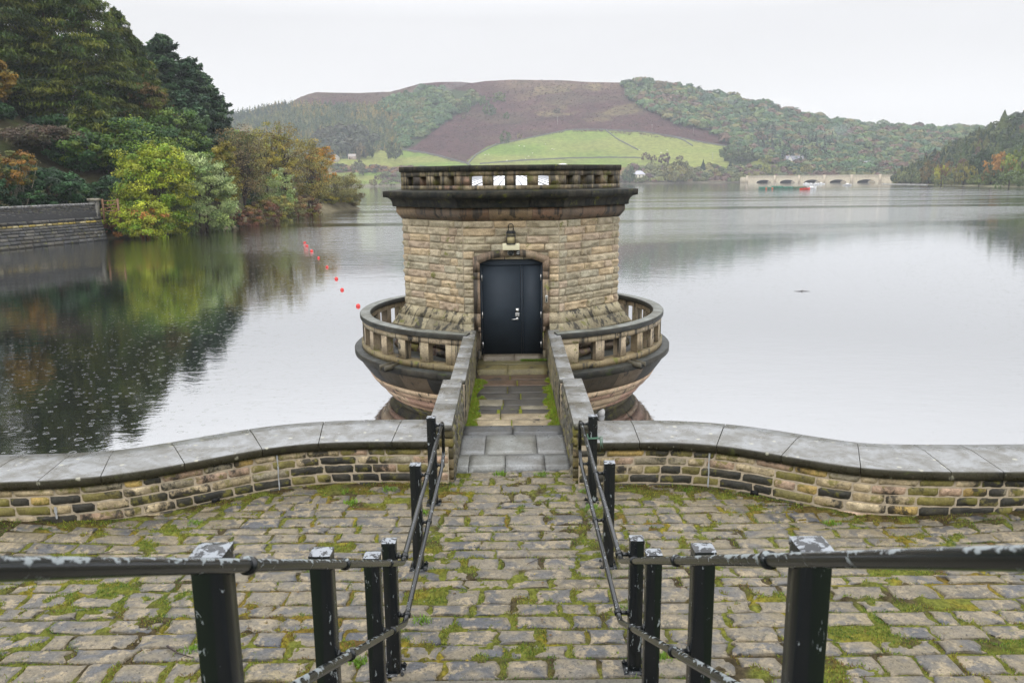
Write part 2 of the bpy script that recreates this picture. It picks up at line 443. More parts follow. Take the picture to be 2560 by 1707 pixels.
# ---------------------------------------------------------------- water
WZ = -1.35
def water_mat():
    mt, nt, out = new_mat("lake_water"); N = NT(nt)
    g = N.node("ShaderNodeNewGeometry")
    sp = N.node("ShaderNodeSeparateXYZ", inputs={0: g.outputs["Position"]})
    Y = sp.outputs["Y"]; X = sp.outputs["X"]
    # wind-ruffled band across the middle of the lake, broken by long calm streaks
    wob = N.noise(1.0, 4, 0.55, N.pos((0.012, 0.035, 1)))
    yy = N.math('ADD', Y, N.math('MULTIPLY', N.math('SUBTRACT', wob, 0.5), 80.0))
    yy = N.math('ADD', yy, N.math('MULTIPLY', N.math('MAXIMUM', X, 0.0), -0.55))
    band = N.math('MULTIPLY', N.maprange(yy, 46, 88, 0, 1, True), N.maprange(yy, 190, 300, 1, 0.10, True))
    stre = N.noise(1.0, 3, 0.5, N.pos((0.006, 0.055, 1)))
    band = N.math('MULTIPLY', band, N.maprange(stre, 0.40, 0.50, 0.12, 1.0, True))
    band = N.math('MULTIPLY', band, N.maprange(N.math('ADD', X, N.math('MULTIPLY', wob, 14.0)), -40, -14, 0, 1, True))
    far = N.maprange(N.noise(1.0, 3, 0.5, N.pos((0.004, 0.025, 1))), 0.56, 0.62, 0, 1, True)
    far = N.math('MULTIPLY', far, N.maprange(Y, 150, 220, 0, 0.8, True))
    band = N.math('MAXIMUM', band, far)
    # ripples
    r1 = N.noise(1.0, 3, 0.6, N.pos((1.7, 3.4, 1)))
    r2 = N.noise(1.0, 2, 0.5, N.pos((7, 11, 1)))
    r3 = N.noise(1.0, 3, 0.6, N.pos((0.55, 1.0, 1)))
    hh = N.math('ADD', N.math('ADD', N.math('MULTIPLY', r1, 1.0), N.math('MULTIPLY', r2, 0.3)), N.math('MULTIPLY', r3, 1.6))
    amp = N.math('ADD', N.math('MULTIPLY', band, 0.040), 0.0026)
    b1 = N.node("ShaderNodeBump", inputs={"Strength": 1.0, "Distance": amp, "Height": hh})
    # rain rings
    rings = None
    for sc_, seed in ((2.3, 0.0), (3.7, 41.0)):
        mp = N.node("ShaderNodeMapping", inputs={0: g.outputs["Position"], 1: (seed, seed * 0.7, 0), 3: (1, 1, 0)})
        vo = N.node("ShaderNodeTexVoronoi", voronoi_dimensions='2D', inputs={"Scale": sc_, "Randomness": 1.0})
        N.l.new(mp.outputs[0], vo.inputs["Vector"])
        cc = N.node("ShaderNodeSeparateColor", inputs={0: vo.outputs["Color"]})
        rad = N.math('MULTIPLY', cc.outputs[0], 0.22)
        q = N.math('ABSOLUTE', N.math('SUBTRACT', vo.outputs["Distance"], rad))
        ring = N.maprange(q, 0.0, 0.035, 1, 0, True)
        ring = N.math('MULTIPLY', ring, N.math('GREATER_THAN', cc.outputs[1], 0.62))
        rings = ring if rings is None else N.math('ADD', rings, ring)
    b2 = N.node("ShaderNodeBump", inputs={"Strength": 0.22, "Distance": 0.005, "Height": rings, "Normal": b1.outputs[0]})
    lw = N.node("ShaderNodeLayerWeight", inputs={0: 0.5, 1: b2.outputs[0]})
    cr = N.node("ShaderNodeValToRGB")
    el = cr.color_ramp.elements
    el[0].position = 0.0; el[0].color = (0.06,) * 3 + (1,)
    el[1].position = 1.0; el[1].color = (1, 1, 1, 1)
    for p, v in ((0.35, 0.14), (0.50, 0.40), (0.62, 0.51), (0.75, 0.67), (0.87, 0.82), (0.95, 0.90)):
        x = el.new(p); x.color = (v, v, v, 1)
    N.l.new(lw.outputs["Facing"], cr.inputs[0])
    gl = N.node("ShaderNodeBsdfGlossy", inputs={0: (0.965, 0.975, 0.99, 1), "Roughness": N.maprange(Y, 60, 300, 0.03, 0.06), "Normal": b2.outputs[0]})
    df = N.node("ShaderNodeBsdfDiffuse", inputs={0: (0.010, 0.011, 0.009, 1)})
    mx = N.node("ShaderNodeMixShader", inputs={0: cr.outputs[0]})
    N.l.new(df.outputs[0], mx.inputs[1]); N.l.new(gl.outputs[0], mx.inputs[2])
    N.l.new(mx.outputs[0], out.inputs[0])
    return mt
M['water'] = water_mat()
b = MB()
b.add([(-1150, 9.0, WZ), (1150, 9.0, WZ), (1150, 1500, WZ), (-1150, 1500, WZ)], [np.array([(0, 1, 2, 3)])])
struct(b.build("water", M['water']))
b = MB()
b.add([(-1200, -500, -6), (1200, -500, -6), (1200, 1550, -6), (-1200, 1550, -6)], [np.array([(0, 1, 2, 3)])], (0.05, 0.045, 0.03))
struct(b.build("ground", M['bank']))

# ---------------------------------------------------------------- boundary wall line (front face, water behind)
WL = [(0.9, 10.55), (1.6, 10.57), (2.3, 10.57), (2.8, 10.52), (3.3, 10.36), (3.75, 10.1), (4.2, 9.8), (4.65, 9.53), (5.15, 9.33), (5.7, 9.22), (6.4, 9.18), (8, 9.16), (13, 9.16), (24, 9.16)]
WR = [(0.9, 10.42), (1.6, 10.42), (2.2, 10.40), (2.7, 10.29), (3.15, 10.07), (3.65, 9.73), (4.1, 9.46), (4.55, 9.29), (5.1, 9.21), (6, 9.17), (8, 9.16), (13, 9.16), (24, 9.16)]
def smooth_path(P, step=0.05):
    P = np.array(P, float)
    s = np.r_[0, np.cumsum(np.hypot(*np.diff(P, axis=0).T))]
    t = np.arange(0, s[-1], step)
    x = np.interp(t, s, P[:, 0]); y = np.interp(t, s, P[:, 1])
    k = np.ones(9) / 9
    pad = lambda a: np.convolve(np.r_[2 * a[0] - a[4:0:-1], a, 2 * a[-1] - a[-2:-6:-1]], k, 'valid')
    x, y = pad(x), pad(y)
    s = np.r_[0, np.cumsum(np.hypot(np.diff(x), np.diff(y)))]
    return s, x, y
class Path:
    def __init__(p, P, sx):
        p.s, x, y = smooth_path(P); p.x = x * sx; p.y = y
        dx, dy = np.gradient(p.x, p.s), np.gradient(p.y, p.s)
        l = np.hypot(dx, dy); p.tx, p.ty = dx / l, dy / l
        p.sx = sx
    def __call__(p, s, z, w):
        """w: outwards (towards the camera, -y)"""
        x = np.interp(s, p.s, p.x); y = np.interp(s, p.s, p.y)
        tx = np.interp(s, p.s, p.tx); ty = np.interp(s, p.s, p.ty)
        nx, ny = (ty, -tx) if p.sx > 0 else (-ty, tx)
        return np.stack([x + nx * w, y + ny * w, np.broadcast_to(z, np.shape(x))], -1)
PL, PR = Path(WL, -1), Path(WR, 1)
def wall_y(x):
    x = np.asarray(x, float)
    yl = np.interp(-x, PL.x[::1] * -1, PL.y); yr = np.interp(x, PR.x, PR.y)
    return np.where(x < 0, np.where(x > -0.9, 10.9, yl), np.where(x < 0.9, 10.9, yr))
def pave_z(x, y):
    return 0.11 * sm(4.4, 6.5, np.abs(x)) * sm(7.6, 9.4, y) + 0.012 * (vnoise(np.asarray(x) * 0.7, np.asarray(y) * 0.7, 5) - 0.5)

# ---------------------------------------------------------------- paving: setts in courses, moss sheet between and over them
rng = np.random.default_rng(7)
rnd = random.Random(11)
XP0, XP1, YP0 = -9.0, 9.0, 4.6
setts = []                                    # x0, x1, y0, y1
y = 11.02
while y > YP0:
    h = rnd.choice([0.19, 0.22, 0.24, 0.25, 0.27, 0.30])
    x = XP0 + rnd.uniform(-0.3, 0)
    while x < XP1:
        L = rnd.uniform(0.36, 0.62) if rnd.random() < 0.88 else rnd.uniform(0.22, 0.34)
        setts.append((x, x + L, y - h, y))
        x += L
    y -= h
pv = MB()
moss_mask_gx = 0.03
gx = np.arange(XP0, XP1, moss_mask_gx); gy = np.arange(YP0, 11.1, moss_mask_gx)
inside = np.zeros((len(gx), len(gy)), bool)
for (x0, x1, y0, y1) in setts:
    cx_, cy_ = (x0 + x1) / 2, (y0 + y1) / 2
    if cy_ > wall_y(cx_) + 0.1: continue
    if y0 > wall_y(cx_) - 0.16 and rnd.random() < 0.75 and abs(cx_) > 0.9: continue
    if abs(cx_) > 0.9 and rnd.random() < 0.035: continue                     # a few buried under moss
    gj = rnd.uniform(0.012, 0.030)
    gi = rnd.uniform(0.009, 0.019)
    hw, hh_ = (x1 - x0) / 2 - gj, (y1 - y0) / 2 - gi
    if hw < 0.05: continue
    n = 28
    t = np.linspace(0, 2 * PI, n, endpoint=False)
    p = 0.10 + 0.12 * rnd.random()
    ux = np.sign(np.cos(t)) * np.abs(np.cos(t)) ** p * 1.02; uy = np.sign(np.sin(t)) * np.abs(np.sin(t)) ** p * 1.02
    ux, uy = np.clip(ux, -1, 1), np.clip(uy, -1, 1)
    seed = rnd.randint(0, 9999)
    j = 0.022 * (vnoise(t * 3.2, t * 0 + seed, 3) - 0.5) * 2
    k = 0.010 * (rng.random(n) - 0.5)
    jj = 1 + j / min(hw, hh_) + k / min(hw, hh_)
    zt = 0.016 + rnd.uniform(-0.006, 0.007)
    tx_, ty_ = rnd.uniform(-0.02, 0.02), rnd.uniform(-0.03, 0.03)
    rings = []
    for sc_, dz in ((0.0, 0.004), (0.55, 0.004), (0.86, 0.001), (0.97, -0.007), (1.0, -0.02), (1.0, -0.05)):
        X = cx_ + ux * hw * (sc_ if sc_ < 0.9 else sc_ * jj); Y = cy_ + uy * hh_ * (sc_ if sc_ < 0.9 else sc_ * jj)
        Z = zt + dz + tx_ * (X - cx_) + ty_ * (Y - cy_) + 0.007 * (vnoise(X * 14, Y * 14, 8) - 0.5) * (sc_ > 0) + pave_z(X, Y)
        rings.append(np.stack([X, Y, Z], -1))
    P = np.array(rings)                        # rings x n x 3
    idx = np.arange(len(rings) * n).reshape(len(rings), n); jn = np.roll(idx, -1, 1)
    q = np.stack([idx[1:-1], idx[2:], jn[2:], jn[1:-1]], -1).reshape(-1, 4)
    tri = np.stack([idx[0], idx[1], jn[1]], -1)
    mixv = rnd.random()
    patch = float(vnoise(cx_ * 0.5, cy_ * 0.5, 77))
    buff = np.array([0.195, 0.162, 0.100]); grey = np.array([0.070, 0.073, 0.080])
    w_ = sclamp(0.5 + (patch - 0.5) * 1.0 + (mixv - 0.5) * 1.3)
    base = (grey * (1 - w_) + buff * w_) * rnd.uniform(0.85, 1.15)
    alt = grey * 1.1 if w_ > 0.5 else buff
    nz = sm(0.42, 0.62, fbm(P[..., 0] * 9, P[..., 1] * 9, 4, 31))[..., None]
    c = base * (1 - 0.75 * nz) + alt * 0.75 * nz
    pv.add(P.reshape(-1, 3), [q, tri], c.reshape(-1, 3))
    i0, i1 = np.searchsorted(gx, (cx_ - hw, cx_ + hw)); j0, j1 = np.searchsorted(gy, (cy_ - hh_, cy_ + hh_))
    inside[i0:i1, j0:j1] = True
pavement = struct(pv.build("pavement", M['paver']))

# moss and soil: one relief sheet that lies in the joints and swells over the stones in patches
GX, GY = np.meshgrid(gx, gy, indexing='ij')
patchn = fbm(GX * 1.1, GY * 1.5, 4, 101)
fine = fbm(GX * 9, GY * 9, 4, 55)
wallprox = np.exp(-np.clip(wall_y(GX) - 0.05 - GY, 0, 9) / 0.22) * (np.abs(GX) > 0.85)
sideprox = np.exp(-((np.abs(GX) - 0.97) / 0.34) ** 2) * sm(11, 9.5, GY)
mid_ = fbm(GX * 4.2, GY * 6.5, 4, 111)
cover = 0.45 * patchn + 0.55 * mid_ + 0.24 * wallprox + 0.06 * sideprox + 0.03 * sm(8.5, 5.5, GY) + 0.04 * (~inside)
swell = sm(0.60, 0.74, cover + 0.5 * (fine - 0.5))
mz = -0.004 + 0.030 * swell + 0.012 * (fine - 0.5) + 0.009 * (~inside) + pave_z(GX, GY)
mz = np.where(GY > wall_y(GX) + 0.03, -0.03, mz)
green = np.array([0.115, 0.125, 0.024]); yellow = np.array([0.185, 0.155, 0.022]); brown = np.array([0.075, 0.055, 0.026]); soil = np.array([0.045, 0.040, 0.026]); orange = np.array([0.14, 0.085, 0.022])
na = fbm(GX * 2.3 + 7, GY * 2.3, 4, 202)[..., None]; nb_ = fbm(GX * 6 + 3, GY * 6, 3, 303)[..., None]; nc_ = fbm(GX * 1.3, GY * 1.3 + 4, 3, 404)[..., None]
mc = soil * 0.5 + brown * 0.5
f = sm(0.36, 0.54, na); mc = mc * (1 - f) + green * f
f = sm(0.50, 0.66, nb_) * sm(0.40, 0.6, nc_); mc = mc * (1 - f) + yellow * f
f = sm(0.62, 0.74, nc_) * 0.6; mc = mc * (1 - f) + orange * f
f = np.clip(wallprox[..., None] * 1.2, 0, 1) * sm(0.35, 0.6, nb_); mc = mc * (1 - f) + brown * 0.7 * f
mo = MB(); mo.grid(np.stack([GX, GY, mz], -1), mc)
mossy = mo.build("moss_ground_cover", M['joint'], smooth=True)
stuff(mossy, "yellow green and brown moss filling the joints of the paving setts")
tag(mossy, mossy["label"], "moss")
# outer paving beyond the detailed area
b = MB()
for sx in (-1, 1):
    xs = np.linspace(9.0, 24, 30) * sx; ys = np.linspace(YP0 - 0.1, 9.3, 12)
    A, B_ = np.meshgrid(xs, ys, indexing='ij')
    b.grid(np.stack([A, B_, pave_z(A, B_) + 0.005], -1), (0.13, 0.12, 0.085))
b.box(-24, 24, -4, YP0 + 0.02, -0.5, -0.03, (0.10, 0.10, 0.06))
b.box(-24, 24, YP0 + 0.02, 9.1, -0.5, -0.06, (0.10, 0.10, 0.06))
struct(b.build("path", M['joint']))

# grass and weeds along the joints
def blades(mb, x, y, z, h, w, col, lean=0.6):
    n = len(x)
    th = rng.random(n) * 2 * PI; ln = rng.random(n) * lean * h
    dx, dy = np.cos(th), np.sin(th)
    px, py = -dy * w / 2, dx * w / 2
    v = np.empty((n, 3, 3))
    v[:, 0] = np.stack([x - px, y - py, z], -1); v[:, 1] = np.stack([x + px, y + py, z], -1)
    v[:, 2] = np.stack([x + dx * ln, y + dy * ln, z + h], -1)
    c = np.repeat(col[:, None, :], 3, 1)
    mb.add(v.reshape(-1, 3), [np.arange(n * 3).reshape(n, 3)], c.reshape(-1, 3))
N_ = 620000
x = rng.uniform(-7.2, 7.2, N_); y = rng.uniform(5.9, 11.0, N_)
ii = np.clip(((x - XP0) / moss_mask_gx).astype(int), 0, len(gx) - 1); jj = np.clip(((y - YP0) / moss_mask_gx).astype(int), 0, len(gy) - 1)
dens = 0.5 * fbm(x * 1.6, y * 1.6, 4, 606) + 0.5 * fbm(x * 5, y * 5, 3, 607)
keep = (((~inside[ii, jj]) & (dens > 0.46)) | (swell[ii, jj] > 0.62) & (dens > 0.42) | ((dens > 0.69))) & (y < wall_y(x) - 0.02) & (rng.random(N_) < 0.85)
x, y, ii, jj, dens = x[keep], y[keep], ii[keep], jj[keep], dens[keep]
tall = rng.random(len(x)) < 0.02
h = np.where(tall, rng.uniform(0.03, 0.06, len(x)), rng.uniform(0.006, 0.026, len(x)))
g1 = np.array([0.15, 0.23, 0.025]); g2 = np.array([0.26, 0.27, 0.03]); g3 = np.array([0.28, 0.17, 0.05]); g4 = np.array([0.09, 0.16, 0.025])
k_ = fbm(x * 2.1 + 5, y * 2.1, 3, 707); pick = rng.random(len(x)) * 0.5 + k_
cc = np.where((pick < 0.58)[:, None], g3 * 0.6, np.where((pick < 0.76)[:, None], g2, np.where((pick < 0.9)[:, None], g1, g4))) * rng.uniform(0.45, 1.35, (len(x), 1))
gb = MB(); blades(gb, x, y, mz[ii, jj] - 0.002, h, rng.uniform(0.004, 0.011, len(x)), cc, 1.2)
# larger weed rosettes
for (wx, wy) in ((-2.95, 6.55), (-2.15, 9.9), (1.02, 9.65), (-1.15, 9.55), (3.9, 9.1), (5.6, 8.95), (-1.4, 6.35), (1.3, 6.35), (-0.9, 7.0), (1.15, 7.2), (-2.3, 10.3), (2.4, 10.2), (-4.0, 9.3), (-5.6, 8.9), (-1.7, 10.35), (1.0, 10.2), (0.4, 10.85), (-0.2, 10.88)):
    n = 110
    rr = rng.random(n) ** 0.7 * 0.11; tt = rng.random(n) * 2 * PI
    blades(gb, wx + rr * np.cos(tt), wy + rr * np.sin(tt) * 0.7, np.full(n, 0.0), rng.uniform(0.03, 0.07, n), rng.uniform(0.010, 0.022, n), np.tile(np.array([0.16, 0.28, 0.035]), (n, 1)) * rng.uniform(0.6, 1.3, (n, 1)), 1.1)
# dry stems at the foot of the wall
n = 5200
x = rng.choice([-1, 1], n) * rng.uniform(1.2, 6.8, n); y = wall_y(x) - 0.04 - rng.random(n) ** 2 * 0.32
sel = fbm(x * 1.2, y, 3, 909) > 0.46
x, y = x[sel], y[sel]; n = len(x)
blades(gb, x, y, 0.0 + pave_z(x, y), rng.uniform(0.01, 0.05, n), rng.uniform(0.004, 0.009, n), np.where(rng.random((n, 1)) < 0.55, np.array([[0.16, 0.07, 0.035]]), np.array([[0.15, 0.2, 0.03]])) * rng.uniform(0.6, 1.3, (n, 1)), 2.2)
stuff(gb.build("grass", M['grass'])); gob = bpy.data.objects["grass"]
tag(gob, "short grass and weeds growing in the paving joints", "grass")

# fallen leaves and grit on the setts
n = 1500
x = rng.uniform(-7, 7, n); y = rng.uniform(6.0, 11.0, n); k_ = (y < wall_y(x) - 0.05); x, y = x[k_], y[k_]; n = len(x)
wgt = rng.random(n) < 0.25 + 0.75 * np.exp(-(wall_y(x) - y) / 0.5); x, y = x[wgt], y[wgt]; n = len(x)
lf = MB(); th = rng.random(n) * 2 * PI; a_ = rng.uniform(0.008, 0.020, n); c_ = a_ * rng.uniform(0.4, 0.8, n)
z = 0.026 + pave_z(x, y) + rng.random(n) * 0.004
def lp(u, v, dz): return np.stack([x + np.cos(th) * u - np.sin(th) * v, y + np.sin(th) * u + np.cos(th) * v, z + dz], -1)
V = np.stack([lp(-a_, 0 * a_, 0), lp(0 * a_, -c_, rng.random(n) * 0.006), lp(a_, 0 * a_, 0.002), lp(0 * a_, c_, rng.random(n) * 0.008)], 1)
LC = np.array([(0.10, 0.045, 0.025), (0.16, 0.09, 0.03), (0.30, 0.22, 0.04), (0.06, 0.035, 0.025), (0.20, 0.15, 0.10)])[rng.integers(0, 5, n)]
lf.add(V.reshape(-1, 3), [np.arange(4 * n).reshape(-1, 4)], np.repeat(LC, 4, 0))
o = lf.build("fallen_leaves", M['grass']); stuff(o); tag(o, "small brown and yellow fallen leaves strewn over the paving", "leaves")
n = 900
x = rng.uniform(-7, 7, n); y = rng.uniform(6.0, 10.9, n); k_ = (y < wall_y(x) - 0.05); x, y = x[k_], y[k_]; n = len(x)
gr = MB(); a_ = rng.uniform(0.004, 0.013, n); th = rng.random(n) * 2 * PI
z = 0.022 + pave_z(x, y)
oct_ = np.array([(1, 0, 0), (-1, 0, 0), (0, 1, 0), (0, -1, 0), (0, 0, 1), (0, 0, -1)], float)
V = (oct_[None] * a_[:, None, None] * rng.uniform(0.6, 1.2, (n, 6, 1))) + np.stack([x, y, z], -1)[:, None]
F = np.array([(0, 2, 4), (2, 1, 4), (1, 3, 4), (3, 0, 4)])
gr.add(V.reshape(-1, 3), [(np.arange(n)[:, None, None] * 6 + F[None]).reshape(-1, 3)], np.repeat(np.array([(0.05, 0.05, 0.055), (0.2, 0.19, 0.17), (0.10, 0.10, 0.10)])[rng.integers(0, 3, n)], 6, 0))
o = gr.build("gravel", M['attr']); stuff(o); tag(o, "scattered grit and small stones on the paving", "gravel")

# ---------------------------------------------------------------- rock-faced masonry blocks
def rockblock(mb, fn, u0, u1, z0, z1, rough, col, seed, cell=0.05, gap=0.006, back=0.03, vary=0.14):
    nu = max(3, int((u1 - u0) / cell)); nz = max(3, int((z1 - z0) / (cell * 0.8)))
    gu = np.linspace(u0 + gap, u1 - gap, nu + 1); gz = np.linspace(z0 + gap, z1 - gap, nz + 1)
    gu = np.r_[gu[0], gu, gu[-1]]; gz = np.r_[gz[0], gz, gz[-1]]
    U, Z = np.meshgrid(gu, gz, indexing='ij')
    eu = np.minimum(U - u0 - gap, u1 - gap - U); ez = np.minimum(Z - z0 - gap, z1 - gap - Z)
    edge = sm(-0.004, 0.016, np.minimum(eu, ez))
    n = fbm(U * 8 + seed * 3.1, Z * 11 + seed, 4, seed % 97)
    ridge = np.abs(fbm(U * 4 + seed, Z * 7 - seed * 2, 3, seed % 89) - 0.5) * 2
    W = edge * np.maximum(0.010 * (rough > 0), rough * (0.45 + 1.3 * (n - 0.3) - 1.0 * ridge + 0.35 * ((Z - z0) / (z1 - z0)) * (nz > 2)))
    W[0, :] = W[-1, :] = -back; W[:, 0] = W[:, -1] = -back
    P = fn(U, Z, W)
    c = np.array(col) * (1 + vary * (fbm(U * 5 + seed, Z * 5, 3, 7) - 0.5) * 2)[..., None]
    mb.grid(P, np.clip(c, 0, 1))
def course_blocks(mb, fn, U0, U1, z0, z1, lens, rough, colf, rr, cell=0.05, **kw):
    u = U0
    while u < U1 - 1e-6:
        L = rr.uniform(*lens)
        if U1 - (u + L) < lens[0] * 0.6: L = U1 - u
        rockblock(mb, fn, u, u + L, z0, z1, rough, colf(rr, u, z0), rr.randint(1, 9000), cell, **kw)
        u += L

CREAM, BUFF, PINK, BLACKS, OLIVE, OCHRE, GREYB = (0.52, 0.42, 0.27), (0.44, 0.35, 0.21), (0.50, 0.35, 0.25), (0.035, 0.034, 0.028), (0.22, 0.19, 0.06), (0.50, 0.35, 0.12), (0.32, 0.28, 0.20)
def wall_col(side):
    def f(rr, u, z):
        p = rr.random()
        dark = float(vnoise(u * 0.8 + 40 * side, z * 2.2, 12)) * 0.8 + 0.30 * float(sm(0.3, 0.05, z)) - 0.25 * float(sm(4.7, 5.4, u)) * (side < 0)
        if dark > 0.60: return BLACKS if p < 0.75 else OLIVE
        return (BUFF, CREAM, PINK, OCHRE, OLIVE, GREYB, CREAM, BLACKS)[min(7, int(p * 7.6))]
    return f
def boundary_wall(P, side, label):
    root = thing("boundary_wall", label, "wall")
    bl = MB(); rr = random.Random(5 + side)
    Lmax = 20.0
    zc = [-0.10, 0.05, 0.18, 0.31, 0.43, 0.535]
    for i in range(5):
        u = 0.0 if side < 0 else 0.0
        course_blocks(bl, P, 0.0, 9.0, zc[i], zc[i + 1], (0.2, 0.55), 0.030, wall_col(side), rr, cell=0.035, gap=0.0045)
        course_blocks(bl, P, 9.0, Lmax, zc[i], zc[i + 1], (0.3, 0.5), 0.02, wall_col(side), rr, cell=0.12, gap=0.007)
    bl.build("stone_face", M['wallblock'], root)
    core = MB()
    s = np.linspace(0, Lmax, 200)
    prof = [(0.005, -0.10), (0.005, 0.54), (-0.90, 0.54), (-0.90, -3.0)]
    G = np.stack([P(s, z, w) for (w, z) in prof], 1)
    core.grid(G, (0.46, 0.39, 0.29)); core.build("mortar_core", M['mortar'], root)
    cp = MB(); u = 0.12; k = 0
    prof = [(0.015, 0.538), (0.05, 0.540), (0.053, 0.640), (0.046, 0.651), (0.030, 0.655), (-0.66, 0.672), (-0.68, 0.671), (-0.985, 0.645), (-1.0, 0.63), (-1.0, 0.538), (0.015, 0.538)]
    while u < Lmax - 0.1:
        L = rr.uniform(0.62, 1.05); u1 = min(u + L, Lmax)
        su = np.linspace(u + 0.005, u1 - 0.005, 8)
        G = np.stack([P(su, z + rr.uniform(-0.001, 0.001), w) for (w, z) in prof], 1)
        base = np.array((0.20, 0.205, 0.205)) * rr.uniform(0.85, 1.12)
        c = np.ones(G.shape) * np.array([0.036, 0.033, 0.022]) * rr.uniform(0.7, 1.3)
        cp.grid(G, c)
        nb = G.shape[1]
        for endi in (0, -1):
            cp.add(G[endi, :-1], [list(range(nb - 1))], (0.1, 0.09, 0.06))
        u = u1
    cp.build("coping", M['coping'], root)
    return root
wl_ = boundary_wall(PL, -1, "low curved stone wall left of the path, pale and blackened blocks under grey coping")
wr_ = boundary_wall(PR, 1, "low curved stone wall right of the path with dark droppings on its grey coping")
# pale limewash runs down the joints
b = MB()
for P, par, runs in ((PL, wl_, ((2.36, 0.02, 0.545, 0.012), (5.05, 0.14, 0.30, 0.02))), (PR, wr_, ((1.78, 0.0, 0.545, 0.013),))):
    for (s0, z0, z1, w_) in runs:
        b = MB()
        zz = np.linspace(z0, z1, 16); ww = 0.7 * w_ * (0.5 + vnoise(zz * 30, zz * 0 + s0, 3))
        ss = s0 + 0.008 * (vnoise(zz * 12, zz * 0, 9) - 0.5)
        G = np.stack([P(ss - ww, zz, 0.030), P(ss, zz, 0.033), P(ss + ww, zz, 0.030)], 0)
        b.grid(G, (0.34, 0.35, 0.36)); b.build("lime_stain", M['attr'], par)
# drain holes at the wall foot
for P, par, ss in ((PL, wl_, (3.15, 6.1)), (PR, wr_, (2.35, 5.9))):
    for s0 in ss:
        b = MB()
        G = [P(s0 + a, 0.0 + c, 0.030 + d) for a in (0, 0.10) for d in (-0.03, 0.004) for c in (0.015, 0.085)]
        b.hexa(G, (0.004, 0.004, 0.004)); b.build("drain_hole", M['attr'], par)

# ---------------------------------------------------------------- path to the tower
TC = (0.0, 20.65)
b = MB(); rr = random.Random(3)
def slab(mb, x0, x1, y0, y1, z0, z1, th, col, gap=0.006, rough=0.008):
    """flagstone; z0 at y0 and z1 at y1"""
    xs = np.linspace(x0 + gap, x1 - gap, 8); ys = np.linspace(y0 + gap, y1 - gap, 6)
    sd = rr.randint(1, 999)
    X, Y = np.meshgrid(np.r_[xs[0], xs, xs[-1]], np.r_[ys[0], ys, ys[-1]], indexing='ij')
    Z = z0 + (z1 - z0) * (Y - y0) / (y1 - y0) + rough * (fbm(X * 5 + sd, Y * 5, 3, 4) - 0.5)
    Z[0, :] -= th; Z[-1, :] -= th; Z[:, 0] -= th; Z[:, -1] -= th
    X = X + 0.004 * (vnoise(Y * 20 + sd, X * 20) - 0.5)
    mb.grid(np.stack([X, Y, Z], -1), col)
SL = [(0.20, 0.205, 0.205), (0.17, 0.178, 0.18), (0.22, 0.225, 0.215)]
# two courses of grey slate, then a kerb, then the flagged deck
walk = struct(bpy.data.objects.new("walkway", None)); COL.objects.link(walk)
sb = MB()
for xs, y0, y1 in (((-0.845, -0.66, -0.12, 0.47, 0.845), 11.06, 11.62), ((-0.845, -0.44, 0.375, 0.845), 11.62, 12.55)):
    for a, c in zip(xs[:-1], xs[1:]):
        slab(sb, a, c, y0, y1, 0.055 + rr.uniform(-.004, .004), 0.06, 0.09, SL[rr.randint(0, 2)], 0.005)
for a, c in ((-0.845, 0.0), (0.0, 0.845)):
    slab(sb, a, c, 12.56, 12.96, 0.085, 0.09, 0.12, (0.10, 0.105, 0.11), 0.007)
sb.box(-0.845, 0.845, 11.1, 12.95, -0.4, -0.03, (0.02, 0.02, 0.018))
sb.build("slate_slab", M['slate'], walk, smooth=False)
fb = MB()
rows = [(12.98, 13.45, (-0.76, -0.02, 0.76)), (13.45, 13.85, (-0.76, -0.22, 0.76)), (13.85, 14.12, (-0.7, -0.28, -0.24, 0.12, 0.16, 0.72)),
        (14.12, 14.38, (-0.72, -0.2, 0.14, 0.72)), (14.38, 14.85, (-0.72, -0.18, 0.74)), (14.85, 15.35, (-0.72, 0.16, 0.74)), (15.35, 15.95, (-0.74, -0.1, 0.74)), (15.95, 16.5, (-0.79, 0.1, 0.79)), (16.5, 16.98, (-0.79, -0.05, 0.79))]
for i, (y0, y1, xs) in enumerate(rows):
    for a, c in zip(xs[:-1], xs[1:]):
        if c - a < 0.1: continue
        far_ = (y0 - 13) / 4
        col = (0.30, 0.245, 0.16) if i < 2 else ((0.20, 0.18, 0.13) if rr.random() < 0.35 and i < 5 else (0.050, 0.047, 0.042)) if i < 7 else (0.085, 0.055, 0.036)
        slab(fb, a, c, y0, y1, 0.055 - 0.02 * (y0 - 13), 0.055 - 0.02 * (y1 - 13), 0.05, np.array(col) * rr.uniform(0.85, 1.15), 0.012)
fb.box(-0.82, 0.82, 12.97, 17.2, -0.45, -0.068, (0.09, 0.075, 0.04))
fb.build("flagstone", M['flag'], walk)
# steps up to the door
st = MB()
for a, c in ((-0.79, -0.1), (-0.1, 0.79)):
    slab(st, a, c, 16.99, 17.50, 0.085, 0.09, 0.20, (0.13, 0.11, 0.045), 0.005)
slab(st, -0.79, 0.79, 17.50, 18.1, 0.088, 0.09, 0.2, (0.10, 0.09, 0.04), 0.005)
for a, c in ((-0.66, 0.05), (0.05, 0.66)):
    slab(st, a, c, 17.86, 18.14, 0.19, 0.195, 0.16, (0.13, 0.11, 0.08), 0.004)
st.build("doorstep", M['flag'], walk)
